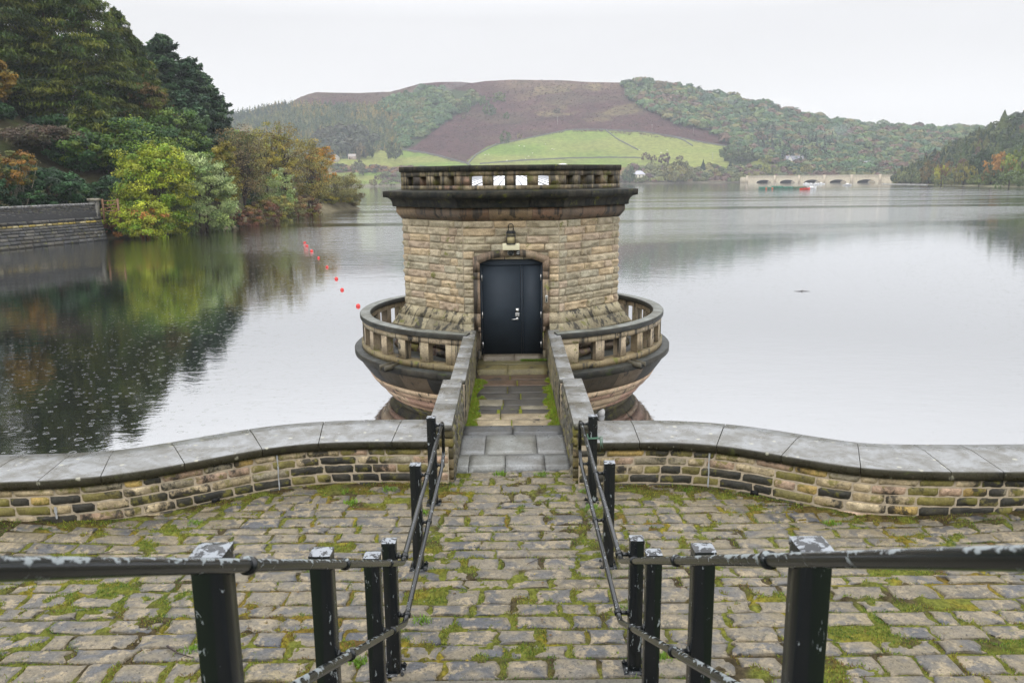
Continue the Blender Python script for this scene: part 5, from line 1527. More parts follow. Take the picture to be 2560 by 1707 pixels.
ORANGE = [(0.42, 0.19, 0.02), (0.36, 0.16, 0.02), (0.30, 0.17, 0.03)]
RUSSET = [(0.13, 0.055, 0.03), (0.18, 0.08, 0.035), (0.09, 0.06, 0.03), (0.16, 0.11, 0.04)]
DARKG = [(0.018, 0.052, 0.016), (0.028, 0.075, 0.020), (0.013, 0.036, 0.014)]
DUSK = [(0.075, 0.055, 0.04), (0.10, 0.065, 0.045), (0.055, 0.05, 0.03), (0.09, 0.08, 0.04)]
def topH(px, py, d, base):
    return at_d(px, py, d)[2] - base[2]
# tall larches upper left; heights taken from where each top stands against the sky
for i, (px, d, py, R, lab) in enumerate([
    (-150, 105, -330, 9.5, "huge olive larch at the left edge, cut by the frame"),
    (40, 112, -190, 9.0, "tall olive larch filling the top left corner of the photo"),
    (160, 116, -120, 9.0, "olive larch rising out of frame between two others, above the brown bush"),
    (255, 116, -70, 9.0, "drooping olive larch whose tip just leaves the top of the picture"),
    (330, 124, 20, 7.6, "ragged yellow-olive larch with long branches against the sky, left of the dark pines"),
    (395, 122, 180, 6.8, "lower larch with trailing brownish branches below the sky line, left of the dark pines"),
    (250, 101, 230, 6.0, "small drooping larch in front of the tall larches"),
    (366, 126, 88, 6.4, "smaller ragged larch filling the gap between the long-branched larch and the pines"),
    (90, 128, -230, 9.5, "rear olive larch behind the top left corner")]):
    bs = place(px, d)
    H = topH(px, py, d, bs)
    conifer("larch_tree", lab, bs, H, R, LARCH if i != 5 else LARCH + [(0.13, 0.085, 0.03)] * 2, 300 + i, "larches on the left hillside", 'larch', nbr=int(150 + 4.2 * H), per=150, leaf=0.24, start=0.04)
for i, (px, d, py, R, lab) in enumerate([
    (440, 138, 92, 7.0, "tallest dark blue-green pine against the sky"),
    (385, 150, 120, 7.5, "dark pine half hidden behind the ragged larch"),
    (498, 140, 150, 6.6, "dark pine just right of the tallest pine"),
    (550, 142, 224, 5.6, "shortest dark pine at the right end of the pine group"),
    (415, 144, 128, 6.2, "dark pine crowding the left side of the tallest pine"),
    (525, 146, 185, 5.6, "dark pine between the shortest one and its taller neighbour"),
    (470, 128, 235, 6.2, "dark low pine in front of the pine group")]):
    bs = place(px, d); H = topH(px, py, d, bs)
    conifer("pine_tree", lab, bs, H, R, PINE, 340 + i, "dark pines on the left bank", 'pine', nbr=int(120 + 3 * H), per=110, leaf=0.30, start=0.08)
def T(name, label, px, d, pytop, pxw, nclump, per, leaf, cols, seed, **kw):
    """tree from its centre, distance, top and width in the photograph"""
    bs = place(px, d, kw.pop('dz', 0.0)); H = max(1.0, topH(px, pytop, d, bs))
    R = pxw / 2 / 2000.0 * d
    return decid_tree(name, label, bs, H, (R, R * kw.pop('depth', 0.9)), nclump, per, leaf, cols, seed, **kw)
T("sycamore_tree", "broad green sycamore behind the yellow-green alder, left of the pines", 350, 100, 290, 230, 130, 90, 0.22, SYC, 1, trunk=0.3, bare=0.1)
T("sycamore_tree", "dark green sycamore above the end of the dark retaining wall", 225, 97, 335, 190, 120, 90, 0.21, SYC + DARKG, 2, trunk=0.3, bare=0.08)
T("sycamore_tree", "light green sycamore under the right side of the larches", 450, 112, 262, 120, 90, 80, 0.22, [(0.06, 0.12, 0.02), (0.10, 0.15, 0.025), (0.04, 0.08, 0.018)], 3, trunk=0.25, bare=0.1)
T("sycamore_tree", "green tree below the dark pines", 500, 108, 350, 110, 80, 80, 0.2, SYC, 4, trunk=0.22, bare=0.08)
T("dark_bush", "dark evergreen bush under the sycamores above the wooden gate", 300, 92, 440, 150, 80, 80, 0.2, DARKG, 5, cat="bush", bare=0.02)
T("dark_bush", "dark green rhododendron behind the left half of the dark wall", 120, 80, 425, 150, 90, 90, 0.17, [(0.02, 0.06, 0.02), (0.03, 0.085, 0.025), (0.015, 0.035, 0.014)], 6, cat="bush", bare=0.0)
T("dark_bush", "dark bush at the left edge behind the retaining wall", 10, 86, 440, 130, 70, 80, 0.18, DARKG, 7, cat="bush", bare=0.0)
T("brown_tree", "spreading purple-brown half bare tree above the dark rhododendron", 118, 95, 318, 190, 120, 60, 0.17, DUSK, 8, trunk=0.16, bare=0.05, twigs=50, stems=3, fill=0.4)
T("orange_tree", "tall amber tree at the left edge of the photo, high on the slope", 5, 100, 135, 100, 90, 75, 0.22, [(0.22, 0.13, 0.015), (0.17, 0.11, 0.018), (0.25, 0.16, 0.02), (0.09, 0.08, 0.015)], 9, trunk=0.2, bare=0.3)
T("orange_tree", "small multi-stemmed tree with orange leaves and pale stems behind the wall", 38, 76, 375, 110, 70, 55, 0.14, [(0.20, 0.10, 0.018), (0.15, 0.12, 0.025), (0.08, 0.09, 0.02), (0.22, 0.13, 0.02)], 10, trunk=0.2, bare=0.42, stems=6, trunkcol=(0.20, 0.19, 0.14), nb=6, fill=0.3)
T("alder_tree", "large bright yellow-green alder leaning over the water", 388, 86, 342, 190, 190, 95, 0.15, ALDER, 11, trunk=0.22, bare=-0.02, stems=4, twigs=20, clump_r=0.2, wob=0.35)
T("willow_tree", "pale grey-green willow beside the yellow-green alder", 497, 90, 385, 165, 170, 100, 0.14, WILLOW, 12, trunk=0.2, bare=-0.02, stems=3, clump_r=0.2)
T("alder_tree", "low yellow bush at the foot of the large alder, touching the water", 350, 81, 500, 130, 90, 80, 0.13, ALDER + [(0.30, 0.13, 0.03)], 13, trunk=0.1, bare=0.0, cat="bush")
T("olive_tree", "slim olive-yellow tree between the willow and the bare brown tree", 560, 102, 358, 78, 80, 80, 0.16, OLIVE, 14, trunk=0.16, bare=0.05)
T("brown_tree", "half bare brown tree with a dark forked trunk on the bank", 612, 112, 312, 125, 150, 34, 0.13, BROWN, 15, trunk=0.26, bare=0.2, stems=3, twigs=110, fill=0.35, clump_r=0.26, trunkcol=(0.045, 0.035, 0.03))
T("golden_tree", "thin golden tree behind the half bare brown tree", 665, 124, 308, 85, 100, 34, 0.15, GOLD, 16, trunk=0.18, bare=0.22, stems=2, twigs=70, fill=0.35, trunkcol=(0.05, 0.04, 0.03))
T("golden_tree", "tall golden-brown tree with dark upright limbs in the middle of the spit", 712, 127, 306, 115, 130, 38, 0.15, GOLD + BROWN[:2], 17, trunk=0.26, bare=0.22, stems=3, twigs=90, fill=0.35, trunkcol=(0.045, 0.035, 0.03))
T("willow_tree", "small pale green willow between the brown and golden trees", 690, 118, 415, 80, 80, 70, 0.13, WILLOW, 18, trunk=0.12, bare=0.05)
T("golden_tree", "broad gold-green tree with curved dark limbs near the end of the spit", 775, 138, 345, 125, 140, 42, 0.15, [(0.22, 0.19, 0.04), (0.17, 0.17, 0.045), (0.26, 0.2, 0.04)], 19, trunk=0.25, bare=0.12, stems=3, twigs=80, fill=0.35, trunkcol=(0.05, 0.035, 0.03))
T("orange_tree", "orange-topped tree at the right edge of the left bank woods", 800, 147, 362, 75, 70, 60, 0.16, ORANGE, 20, trunk=0.16, bare=0.35, fill=0.4)
T("willow_tree", "low drooping olive willow at the tip of the spit", 838, 154, 432, 130, 130, 70, 0.14, [(0.17, 0.155, 0.045), (0.13, 0.125, 0.04), (0.21, 0.18, 0.06)], 21, trunk=0.16, bare=-0.02, stems=4, twigs=60, fill=0.35, depth=1.1)
T("willow_tree", "thin drooping willow shoots at the outermost end of the spit", 885, 157, 480, 50, 40, 50, 0.12, [(0.16, 0.13, 0.05), (0.20, 0.17, 0.06)], 22, trunk=0.08, bare=0.0, stems=3, twigs=50, fill=0.3, cat="bush")
SH = [(572, 97, 520, 60, RUSSET + DARKG[:1], "russet and green bramble at the water beside the pale willow"),
      (618, 103, 515, 70, RUSSET, "dark red bramble mound on the bank under the half bare tree"),
      (655, 108, 500, 80, RUSSET + OLIVE, "brown bramble right of the dark red mound"),
      (690, 114, 488, 75, [(0.20, 0.19, 0.04), (0.15, 0.16, 0.04), (0.26, 0.23, 0.05)], "yellow-green grassy bush on the bank slope"),
      (728, 121, 490, 80, [(0.19, 0.16, 0.05), (0.13, 0.14, 0.05), (0.22, 0.13, 0.05)], "straw coloured bush on the spit shore"),
      (765, 132, 488, 70, RUSSET + OLIVE[:1], "russet shrub near the end of the spit"),
      (640, 118, 470, 90, DARKG + OLIVE, "dark green undergrowth behind the bank brambles"),
      (745, 142, 455, 90, OLIVE + DARKG[:1], "olive undergrowth in the middle of the spit"),
      (535, 112, 440, 90, DARKG, "dark shade-green bush behind the slim olive tree"),
      (235, 81, 518, 80, RUSSET + ALDER[:2] + DARKG, "mixed rust and green bramble hanging over the end of the dark wall"),
      (283, 83, 538, 70, RUSSET + DARKG[:2], "reddish bramble at the water right of the dark wall"),
      (320, 85, 512, 60, SYC[:3], "green shrub behind the wooden gate")]
for i, (px, d, pyt, w_, cols, lab) in enumerate(SH):
    T("bramble_bush", lab, px, d, pyt, w_, 60, 60, 0.13, cols, 60 + i, trunk=0.05, bare=-0.05, cat="bush", nb=5, group="brambles and bushes along the left shore")
for i, (px, d, pyt, w_, cols, lab) in enumerate([
    (812, 150, 488, 70, OLIVE + GOLD[:1], "low olive bush at the water's edge near the tip of the spit"),
    (846, 155, 492, 60, GOLD + OLIVE[:1], "small golden bush at the very tip of the spit"),
    (185, 84, 462, 90, DARKG + SYC[:1], "dark shrub just behind the middle of the dark wall"),
    (55, 76, 470, 90, DARKG, "dark shrub at the foot of the small orange tree"),
    (-25, 74, 440, 110, DARKG + RUSSET[:1], "dark bush cut by the left edge just behind the wall"),
    (255, 88, 455, 80, DARKG, "deep green bush behind the stone end pier of the wall")]):
    T("bramble_bush", lab, px, d, pyt, w_, 60, 60, 0.14, cols, 160 + i, trunk=0.05, bare=-0.05, cat="bush", nb=5, group="brambles and bushes along the left shore")
# more cover further up so that no bare slope shows between the trunks
for i, (px, d, pyt, w_, cols, lab) in enumerate([
    (330, 118, 330, 190, DARKG + SYC[:2], "shadowy green tree deep in the wood behind the broad sycamore"),
    (180, 112, 300, 200, DARKG, "dark tree deep in the wood left of the broad sycamore"),
    (60, 118, 280, 200, DARKG + LARCH[:1], "dark tree deep in the wood at the far left"),
    (430, 124, 330, 150, DARKG, "dark tree under the pines"),
    (560, 135, 330, 120, PINE, "dark tree at the foot of the shortest pine"),
    (600, 150, 330, 100, SYC, "green tree behind the half bare brown tree"),
    (-80, 100, 250, 220, DARKG, "dark tree just outside the left edge")]):
    T("dark_tree", lab, px, d, pyt, w_, 110, 60, 0.28, cols, 90 + i, trunk=0.25, bare=0.02)

# ================================================================ WOODS AND SINGLE TREES ON THE HILLS
def crown_cloud(pts, rad, hgt, cols, K, rg, conical=False, leaf=0.30):
    """many small crowns in one mesh: pts (n,3) bases, rad, hgt"""
    n = len(pts)
    if conical:
        f = rg.random((n, K)) ** 1.3
        az = rg.random((n, K)) * 2 * PI
        r_ = (1 - f) ** 0.9 * rg.uniform(0.6, 1.05, (n, K))
        P = np.stack([np.cos(az) * r_ * rad[:, None], np.sin(az) * r_ * rad[:, None], (0.08 + 0.92 * f) * hgt[:, None]], -1)
        nr = np.stack([np.cos(az), np.sin(az), np.full((n, K), 0.7)], -1) + rg.normal(size=(n, K, 3)) * 0.35
        sz = (0.16 + 0.34 * (1 - f)) * rad[:, None]
    else:
        d = rg.normal(size=(n, K, 3)); d /= np.linalg.norm(d, axis=2, keepdims=True); d[..., 2] = np.abs(d[..., 2]) * 1.0 - 0.15 * rg.random((n, K))
        lump = 0.80 + 0.32 * vnoise(d[..., 0] * 2.4 + np.arange(n)[:, None] * 7.7, d[..., 2] * 2.4 + d[..., 1] * 2.1, 3)
        rr_ = lump * rg.uniform(0.82, 1.0, (n, K))
        P = np.stack([d[..., 0] * rr_ * rad[:, None], d[..., 1] * rr_ * rad[:, None], (0.42 + 0.58 * d[..., 2] * rr_) * hgt[:, None]], -1)
        nr = d + np.array([0, 0, 0.35]) + rg.normal(size=(n, K, 3)) * 0.35
        sz = leaf * rad[:, None] * rg.uniform(0.6, 1.25, (n, K))
    P = P + pts[:, None, :]
    C = cols[:, None, :] * rg.uniform(0.78, 1.22, (n, K, 1))
    P, nr, sz, C = P.reshape(-1, 3), unit(nr.reshape(-1, 3)), sz.reshape(-1), C.reshape(-1, 3)
    V = quads(P, nr, sz, sz * 0.9, rg)
    return V, np.repeat(C, 4, 0)
def scatter_px(poly, n, rg, mind=0.0):
    poly = np.array(poly, float)
    lo, hi = poly.min(0), poly.max(0)
    x = rg.uniform(lo[0], hi[0], n * 6); y = rg.uniform(lo[1], hi[1], n * 6)
    k = inpoly(x, y, poly)
    return x[k][:n], y[k][:n]
def hill_pts(x, y):
    d = dist_of(x, y); a, b_ = ray_np(x, y)
    return np.stack([a * d, d, CAM_H - b_ * d], -1)
def wood(name, label, specs, seed, cat="wood"):
    rg = np.random.default_rng(seed); mb = MB()
    for poly, n, kind, rpx, hpx, cols, K in specs:
        x, y = scatter_px(poly, n, rg)
        on_ = y > np.interp(x, SKY_L[:, 0], SKY_L[:, 1]) + 0.8; x, y = x[on_], y[on_]
        P = hill_pts(x, y)
        s_ = P[:, 1] / 2000.0
        rad = s_ * rg.uniform(*rpx, len(P)); hg = s_ * rg.uniform(*hpx, len(P))
        cols = np.array(cols)
        reg = fbm(x * 0.02, y * 0.045, 3, seed)
        ci = np.clip(((reg - 0.3) / 0.4 * 0.6 + rg.random(len(P)) * 0.4) * len(cols), 0, len(cols) - 1).astype(int)
        C = cols[ci] * rg.uniform(0.75, 1.25, (len(P), 1))
        V, CC = crown_cloud(P - np.array([0, 0, 0.5]), rad, hg, C, K, rg, kind == 'c')
        mb.add(V, [np.arange(len(V)).reshape(-1, 4)], CC)
    o = mb.build(name, M['leaf_far']); stuff(o); tag(o, label, cat); return o
HG = [(0.040, 0.090, 0.035), (0.060, 0.12, 0.040), (0.085, 0.14, 0.040), (0.050, 0.10, 0.035), (0.11, 0.145, 0.045), (0.14, 0.13, 0.045)]
HC = [(0.040, 0.075, 0.035), (0.075, 0.10, 0.035), (0.13, 0.14, 0.045), (0.05, 0.085, 0.035), (0.16, 0.15, 0.05), (0.23, 0.17, 0.045), (0.10, 0.125, 0.04)]
HB = [(0.12, 0.075, 0.05), (0.040, 0.090, 0.040), (0.055, 0.105, 0.04), (0.085, 0.13, 0.04), (0.045, 0.085, 0.035), (0.13, 0.10, 0.05), (0.075, 0.11, 0.045)]
wood("conifer_wood", "hillside plantation of green and gold larches left of the red-brown moor",
     [([(430, 305), (560, 292), (640, 277), (700, 265), (760, 262), (960, 264), (1000, 272), (1010, 300), (1030, 345), (1000, 382), (935, 384), (900, 396), (832, 398), (430, 400)], 3400, 'c', (3.5, 6), (11, 19), HC, 34),
      ([(560, 296), (700, 265), (735, 262), (735, 275), (700, 285), (560, 315)], 260, 'c', (3.5, 6), (11, 17), [(0.03, 0.055, 0.035)], 34),
      ([(780, 352), (860, 340), (930, 345), (940, 375), (900, 392), (780, 395)], 60, 'r', (12, 19), (26, 36), [(0.045, 0.055, 0.025), (0.06, 0.06, 0.03), (0.035, 0.05, 0.025)], 130)], 51)
wood("broadleaf_wood", "belt of round green oaks climbing between the larch plantation and the moor",
     [([(940, 266), (1000, 242), (1060, 226), (1110, 226), (1120, 250), (1180, 240), (1205, 252), (1165, 270), (1138, 290), (1095, 318), (1058, 346), (1003, 378), (990, 330), (1000, 290), (940, 280)], 420, 'r', (7, 14), (10, 18), HG, 90)], 52)
wood("bracken", "rough red-brown bracken covering the open moor", [(HEATH, 6500, 'r', (1.5, 4.5), (1.0, 2.6), [(0.045, 0.024, 0.022), (0.085, 0.040, 0.034), (0.06, 0.03, 0.026), (0.10, 0.065, 0.04), (0.05, 0.045, 0.025)], 14)], 58, "bracken")
wood("pasture_rushes", "tufts of darker rushes in the sloping green fields", [(F_RIGHT, 900, 'r', (1.2, 3.5), (0.5, 1.2), [(0.10, 0.13, 0.03), (0.15, 0.16, 0.05)], 12), (F_LEFT, 500, 'r', (1.2, 3.5), (0.5, 1.2), [(0.08, 0.12, 0.03), (0.12, 0.14, 0.04)], 12), (F_LOW, 400, 'r', (1.2, 3.5), (0.5, 1.2), [(0.08, 0.12, 0.03), (0.12, 0.14, 0.04)], 12)], 59, "rushes")
wood("mixed_wood", "misty autumn wood covering the hill above the viaduct, right of the moor",
     [([(1560, 212), (1640, 210), (1700, 224), (1760, 238), (1850, 251), (1950, 275), (2050, 300), (2120, 311), (2200, 319), (2300, 324), (2450, 323), (2450, 420), (2240, 440), (2000, 440), (1955, 415), (1900, 402), (1860, 405), (1806, 395), (1822, 366), (1790, 342), (1740, 322), (1700, 314), (1650, 290), (1600, 268), (1572, 245)], 1900, 'r', (6, 20), (9, 22), HG + HB, 80),
      ([(1880, 350), (1940, 330), (2000, 350), (2090, 360), (2100, 400), (1990, 415), (1900, 390)], 60, 'c', (6, 9), (24, 36), [(0.022, 0.04, 0.024), (0.03, 0.05, 0.03)], 70)], 53)
wood("shore_scrub", "band of mixed bushes and small trees along the far shore beside the viaduct",
     [([(1560, 420), (1700, 420), (1880, 425), (1960, 430), (2250, 432), (2250, 448), (1880, 452), (1870, 458), (1560, 458)], 420, 'r', (7, 13), (10, 20), [(0.13, 0.08, 0.055), (0.10, 0.11, 0.04), (0.15, 0.16, 0.05), (0.08, 0.10, 0.04), (0.12, 0.075, 0.06), (0.18, 0.17, 0.06)], 80),
      ([(820, 414), (1200, 424), (1200, 434), (820, 432)], 90, 'r', (5, 10), (6, 11), [(0.07, 0.09, 0.04), (0.13, 0.08, 0.05), (0.20, 0.11, 0.05), (0.09, 0.09, 0.05)], 60),
      ([(960, 438), (1560, 440), (1560, 459), (960, 462)], 260, 'r', (6, 12), (8, 15), [(0.10, 0.08, 0.05), (0.09, 0.11, 0.04), (0.12, 0.08, 0.06)], 60),
      ([(820, 462), (1200, 462), (1200, 466), (820, 466)], 26, 'r', (3, 6), (4, 8), [(0.10, 0.10, 0.05), (0.13, 0.10, 0.06)], 40)], 54)
# near right hillside: one wood behind, single trees along the shore
rg = np.random.default_rng(77); mb = MB()
x = rg.uniform(2240, 2700, 900); t = rg.uniform(0.10, 1.0, 900)
a, d, z, py = near_pt(x, t); P = np.stack([a, d, z], -1)
s_ = d / 2000.0; rad = s_ * rg.uniform(11, 20, len(x)); hg = s_ * rg.uniform(20, 32, len(x))
con = (rg.random(len(x)) < 0.55) & (t > 0.3)
cols = np.array([(0.035, 0.060, 0.022), (0.050, 0.085, 0.025), (0.075, 0.10, 0.028), (0.028, 0.050, 0.022), (0.10, 0.11, 0.03), (0.09, 0.055, 0.035)])
ci = np.clip(((fbm(x * 0.02, py * 0.03, 3, 4) - 0.3) / 0.4 * 0.6 + rg.random(len(x)) * 0.4) * 6, 0, 5).astype(int)
C = cols[ci] * rg.uniform(0.75, 1.25, (len(x), 1))
for msk, kn in ((con, True), (~con, False)):
    V, CC = crown_cloud(P[msk] - np.array([0, 0, 0.6]), rad[msk] * (0.62 if kn else 1), hg[msk] * (1.15 if kn else 0.9), C[msk], 260, rg, kn, 0.15)
    if kn:
        pass
    mb.add(V, [np.arange(len(V)).reshape(-1, 4)], CC)
o = mb.build("hillside_wood", M['leaf_far']); stuff(o); tag(o, "dense green wood on the steep hillside at the right edge", "wood")

def proto_round(seed, nclump, per, leaf):
    rg = np.random.default_rng(seed); mb = MB()
    crown_decid(mb, rg, np.array([0, 0, 0.52]), (0.95, 0.95, 0.50), nclump, per, leaf, [(1, 1, 1), (0.8, 0.85, 0.8), (1.15, 1.1, 0.9)], 0.24, -0.75, 0.6, 0.22)
    return mb
def proto_mesh(mb, nm):
    o = mb.build(nm, M['leaf_obj']); me = o.data; bpy.data.objects.remove(o); return me
PR_ = [proto_mesh(proto_round(500 + i, 46, 26, 0.075), "tree_crown") for i in range(4)]
rg = np.random.default_rng(9); mbc = MB()
V, CC = crown_cloud(np.array([[0, 0, 0.0]]), np.array([1.0]), np.array([1.0]), np.array([[1, 1, 1.0]]), 420, rg, True); mbc.add(V, [np.arange(len(V)).reshape(-1, 4)], CC)
PC_ = proto_mesh(mbc, "tree_crown")
tk = MB(); tk.tube([(0, 0, -0.03), (0, 0, 0.55)], [0.045, 0.02], (0.05, 0.04, 0.03), 6); o = tk.build("trunk", M['bark']); TKM = o.data; bpy.data.objects.remove(o)
hrr = random.Random(8)
def far_tree(px, pyb, w, h, col, label, name="hill_tree", con=False, near=None, parts=False, cat="tree", group="single trees on the far hillside"):
    if near is None:
        X, D, Z = hill_pt(px, pyb)
    else:
        a, D, Z, _ = near_pt(float(px), near); X = float(a); D = float(D); Z = float(Z)
    s_ = D / 2000.0
    me = PC_ if con else PR_[hrr.randint(0, 3)]
    if not parts:
        o = bpy.data.objects.new(name, me); COL.objects.link(o)
        tag(o, label, cat, group)
        o.location = (X, D, Z - 0.4 * s_ * 2); o.scale = (w / 2 * s_, w / 2 * s_, h * s_ * (1.0 if not con else 1)); o.rotation_euler = (0, 0, hrr.uniform(0, 6))
    else:
        r = thing(name, label, cat, (X, D, Z), group)
        o = bpy.data.objects.new("crown", me); COL.objects.link(o); o.parent = r
        o.scale = (w / 2 * s_, w / 2 * s_, h * s_); o.rotation_euler = (0, 0, hrr.uniform(0, 6)); o.location = (0, 0, -0.04 * h * s_)
        k = bpy.data.objects.new("trunk", TKM); COL.objects.link(k); k.parent = r; k.scale = (h * s_,) * 3
    o.color = (*col, 1)
OG, DG_, PU, YG, BRN, GRY = (0.07, 0.105, 0.035), (0.035, 0.055, 0.025), (0.095, 0.055, 0.05), (0.17, 0.18, 0.04), (0.13, 0.10, 0.05), (0.10, 0.10, 0.06)
for a_ in [
    (1153, 276, 25, 25, OG, "round green tree at the left of the row of trees on the moor"),
    (1176, 266, 28, 26, OG, "green tree on the moor, uphill right of the leftmost one of the row"),
    (1165, 285, 28, 28, (0.06, 0.10, 0.035), "green tree standing just below the row of moor trees"),
    (1212, 267, 32, 27, (0.075, 0.12, 0.04), "broad pale green tree at the upper end of the moor row"),
    (1247, 256, 35, 26, (0.12, 0.15, 0.035), "yellow-green tree highest and farthest right in the moor row"),
    (1223, 292, 36, 29, (0.06, 0.095, 0.035), "broad green tree alone in the bracken below the moor row"),
    (1266, 298, 17, 17, OG, "small round green tree alone in the bracken right of the broad one"),
    (1160, 299, 13, 15, BRN, "tiny brown tree in the bracken under the moor row"),
    (1263, 360, 28, 31, OG, "round green tree on the field wall above the tower's left part"),
    (1299, 347, 14, 14, (0.19, 0.15, 0.04), "small yellow tree on the field wall right of the round green one"),
    (1392, 285, 20, 15, (0.09, 0.075, 0.065), "dim grey bush in the middle of the bracken slope"),
    (906, 397, 31, 38, BRN, "tall brownish tree beside the far barns"),
    (921, 397, 30, 38, DG_, "dark tree touching the right side of the brownish tree by the barns"),
    (984, 405, 41, 50, (0.05, 0.07, 0.03), "big dark tree alone in the left green field"),
    (897, 441, 36, 40, (0.11, 0.11, 0.06), "pale brownish tree on the far shore field behind the spit"),
    (928, 433, 36, 13, DG_, "low dark hedge bush between the two left green fields"),
    (860, 450, 10, 10, PU, "tiny purple bush in the lowest left field"),
    (933, 466, 22, 18, BRN, "brown round bush on the far shore left of the tower"),
    (946, 450, 20, 14, PU, "purple bush in the lower field nearer the tower"),
    (963, 450, 16, 14, (0.08, 0.05, 0.045), "dull purple bush right next to the parapet of the tower"),
    (843, 422, 11, 15, DG_, "slim dark bush below the larger barn"),
    (858, 431, 22, 14, OG, "low green bush below the barns"),
    (1615, 401, 22, 20, PU, "purple tree at the left of the group in the right green field"),
    (1634, 403, 17, 15, PU, "smaller purple tree in the middle of the group in the right field"),
    (1660, 412, 30, 29, (0.085, 0.05, 0.05), "largest purple tree of the group in the right green field"),
    (1699, 399, 18, 10, PU, "pair of low purple bushes alone in the right green field"),
    (1690, 460, 82, 56, (0.13, 0.125, 0.05), "wide olive tree on the far shore right of the white house"),
    (1571, 463, 32, 46, (0.055, 0.085, 0.04), "green tree between the tower's parapet and the white house"),
    (1822, 406, 46, 42, (0.065, 0.095, 0.04), "big round tree at the lower left corner of the right wood"),
    (1862, 407, 42, 42, (0.075, 0.095, 0.04), "second big round tree at the foot of the right wood"),
    (1915, 411, 34, 22, YG, "pale yellow-green tree on the green slope left of the gabled house"),
    (1912, 440, 27, 28, (0.20, 0.21, 0.05), "yellow tree just behind the left end of the viaduct"),
    (1940, 440, 26, 24, (0.15, 0.15, 0.06), "olive tree behind the viaduct, right of the yellow one"),
    (2016, 440, 30, 28, (0.17, 0.16, 0.05), "golden tree behind the middle of the viaduct"),
    (2100, 440, 34, 26, (0.10, 0.13, 0.05), "green tree behind the fourth arch of the viaduct"),
    (2190, 438, 36, 24, (0.09, 0.10, 0.05), "dull green tree behind the right end of the viaduct"),
    (2175, 404, 26, 26, (0.10, 0.10, 0.045), "round olive tree above the grey-roofed house"),
    (2045, 405, 24, 28, (0.12, 0.11, 0.05), "brownish tree right of the gabled house"),
    (1950, 388, 14, 14, (0.20, 0.14, 0.05), "small orange tree up the slope left of the gabled house")]:
    far_tree(*a_)
far_tree(1757, 434, 14, 32, (0.03, 0.05, 0.035), "dark spruce standing up from the shore scrub", con=True)
far_tree(1825, 430, 14, 24, (0.03, 0.05, 0.035), "shorter dark spruce on the shore, nearer the viaduct", con=True)
for (px, t, w, h, col, lab) in [
    (2277, 0.05, 50, 42, (0.12, 0.14, 0.06), "pale grey-green bush at the right end of the viaduct"),
    (2250, 0.03, 34, 26, (0.15, 0.16, 0.05), "yellowish bush hiding the end of the viaduct"),
    (2321, 0.10, 46, 56, (0.13, 0.10, 0.04), "brown and green tree above the jetty"),
    (2364, 0.12, 42, 54, (0.16, 0.10, 0.04), "russet tree behind the bright yellow one on the right shore"),
    (2353, 0.05, 36, 50, (0.30, 0.29, 0.03), "bright yellow tree on the right shore"),
    (2353, 0.01, 46, 26, (0.12, 0.14, 0.045), "green bush at the water below the bright yellow tree"),
    (2378, 0.01, 26, 16, (0.13, 0.13, 0.04), "small olive bush right of the green one below the yellow tree"),
    (2408, 0.04, 56, 60, (0.15, 0.14, 0.03), "olive-gold round tree on the right shore"),
    (2447, 0.01, 56, 34, (0.10, 0.13, 0.035), "green bush on the right shore below the dark tree"),
    (2476, 0.09, 46, 46, (0.07, 0.10, 0.03), "mid green tree between the dark and the orange tree"),
    (2455, 0.16, 66, 76, (0.035, 0.06, 0.025), "tall dark green tree left of the orange one"),
    (2418, 0.30, 54, 44, (0.10, 0.05, 0.045), "purple-red tree up in the right hillside wood"),
    (2503, 0.13, 80, 74, (0.26, 0.13, 0.025), "large orange tree near the right edge"),
    (2550, 0.12, 84, 90, (0.13, 0.17, 0.022), "large green and yellow tree at the right edge of the photo"),
    (2522, 0.01, 84, 42, (0.10, 0.14, 0.04), "wide green bush at the water near the right edge"),
    (2580, 0.01, 70, 46, (0.09, 0.12, 0.035), "green bush cut by the right edge at the water"),
    (2300, 0.02, 30, 20, (0.12, 0.14, 0.05), "low pale bush behind the jetty")]:
    far_tree(px, 0, w, h, col, lab, "shore_tree", near=t, parts=True, cat="tree", group="trees along the right shore")

# ---- dry stone walls, poles, sheep
def field_wall(pts, label, h=1.2):
    P = []
    for (xa, ya), (xb, yb) in zip(pts[:-1], pts[1:]):
        n = max(3, int(math.hypot(xb - xa, yb - ya) / 6))
        for f in np.linspace(0, 1, n, endpoint=False): P.append((xa + (xb - xa) * f, ya + (yb - ya) * f))
    P.append(pts[-1])
    W3 = np.array([hill_pt(*p) for p in P])
    tdir = np.gradient(W3[:, :2], axis=0); tdir /= np.linalg.norm(tdir, axis=1, keepdims=True)
    nx = np.stack([tdir[:, 1], -tdir[:, 0]], -1) * 0.4
    hh_ = h * (0.85 + 0.3 * np.random.default_rng(4).random(len(P)))
    G = np.stack([np.c_[W3[:, :2] + nx * s__, W3[:, 2] + zz__] for s__, zz__ in ((1.0, -1.0), (0.8, hh_), (-0.8, hh_), (-1.0, -1.0))], 1)
    b = MB(); b.grid(G, (0.075, 0.078, 0.07))
    tag(b.build("field_wall", M['attr']), label, "wall", "dry stone walls on the far hillside")
field_wall([(1168, 412), (1190, 388), (1240, 363), (1300, 351), (1420, 326), (1500, 325), (1600, 330), (1700, 345), (1760, 358), (1822, 367)], "long grey field wall between the bracken and the right green field")
field_wall([(1516, 328), (1545, 350), (1595, 376)], "field wall running diagonally down through the right green field")
field_wall([(1200, 411), (1260, 406), (1313, 402), (1419, 397), (1520, 395), (1602, 396)], "low field wall just above the tower's parapet")
field_wall([(1000, 374), (1060, 383), (1100, 392), (1165, 409), (1176, 414)], "field wall between the bracken and the left green field")
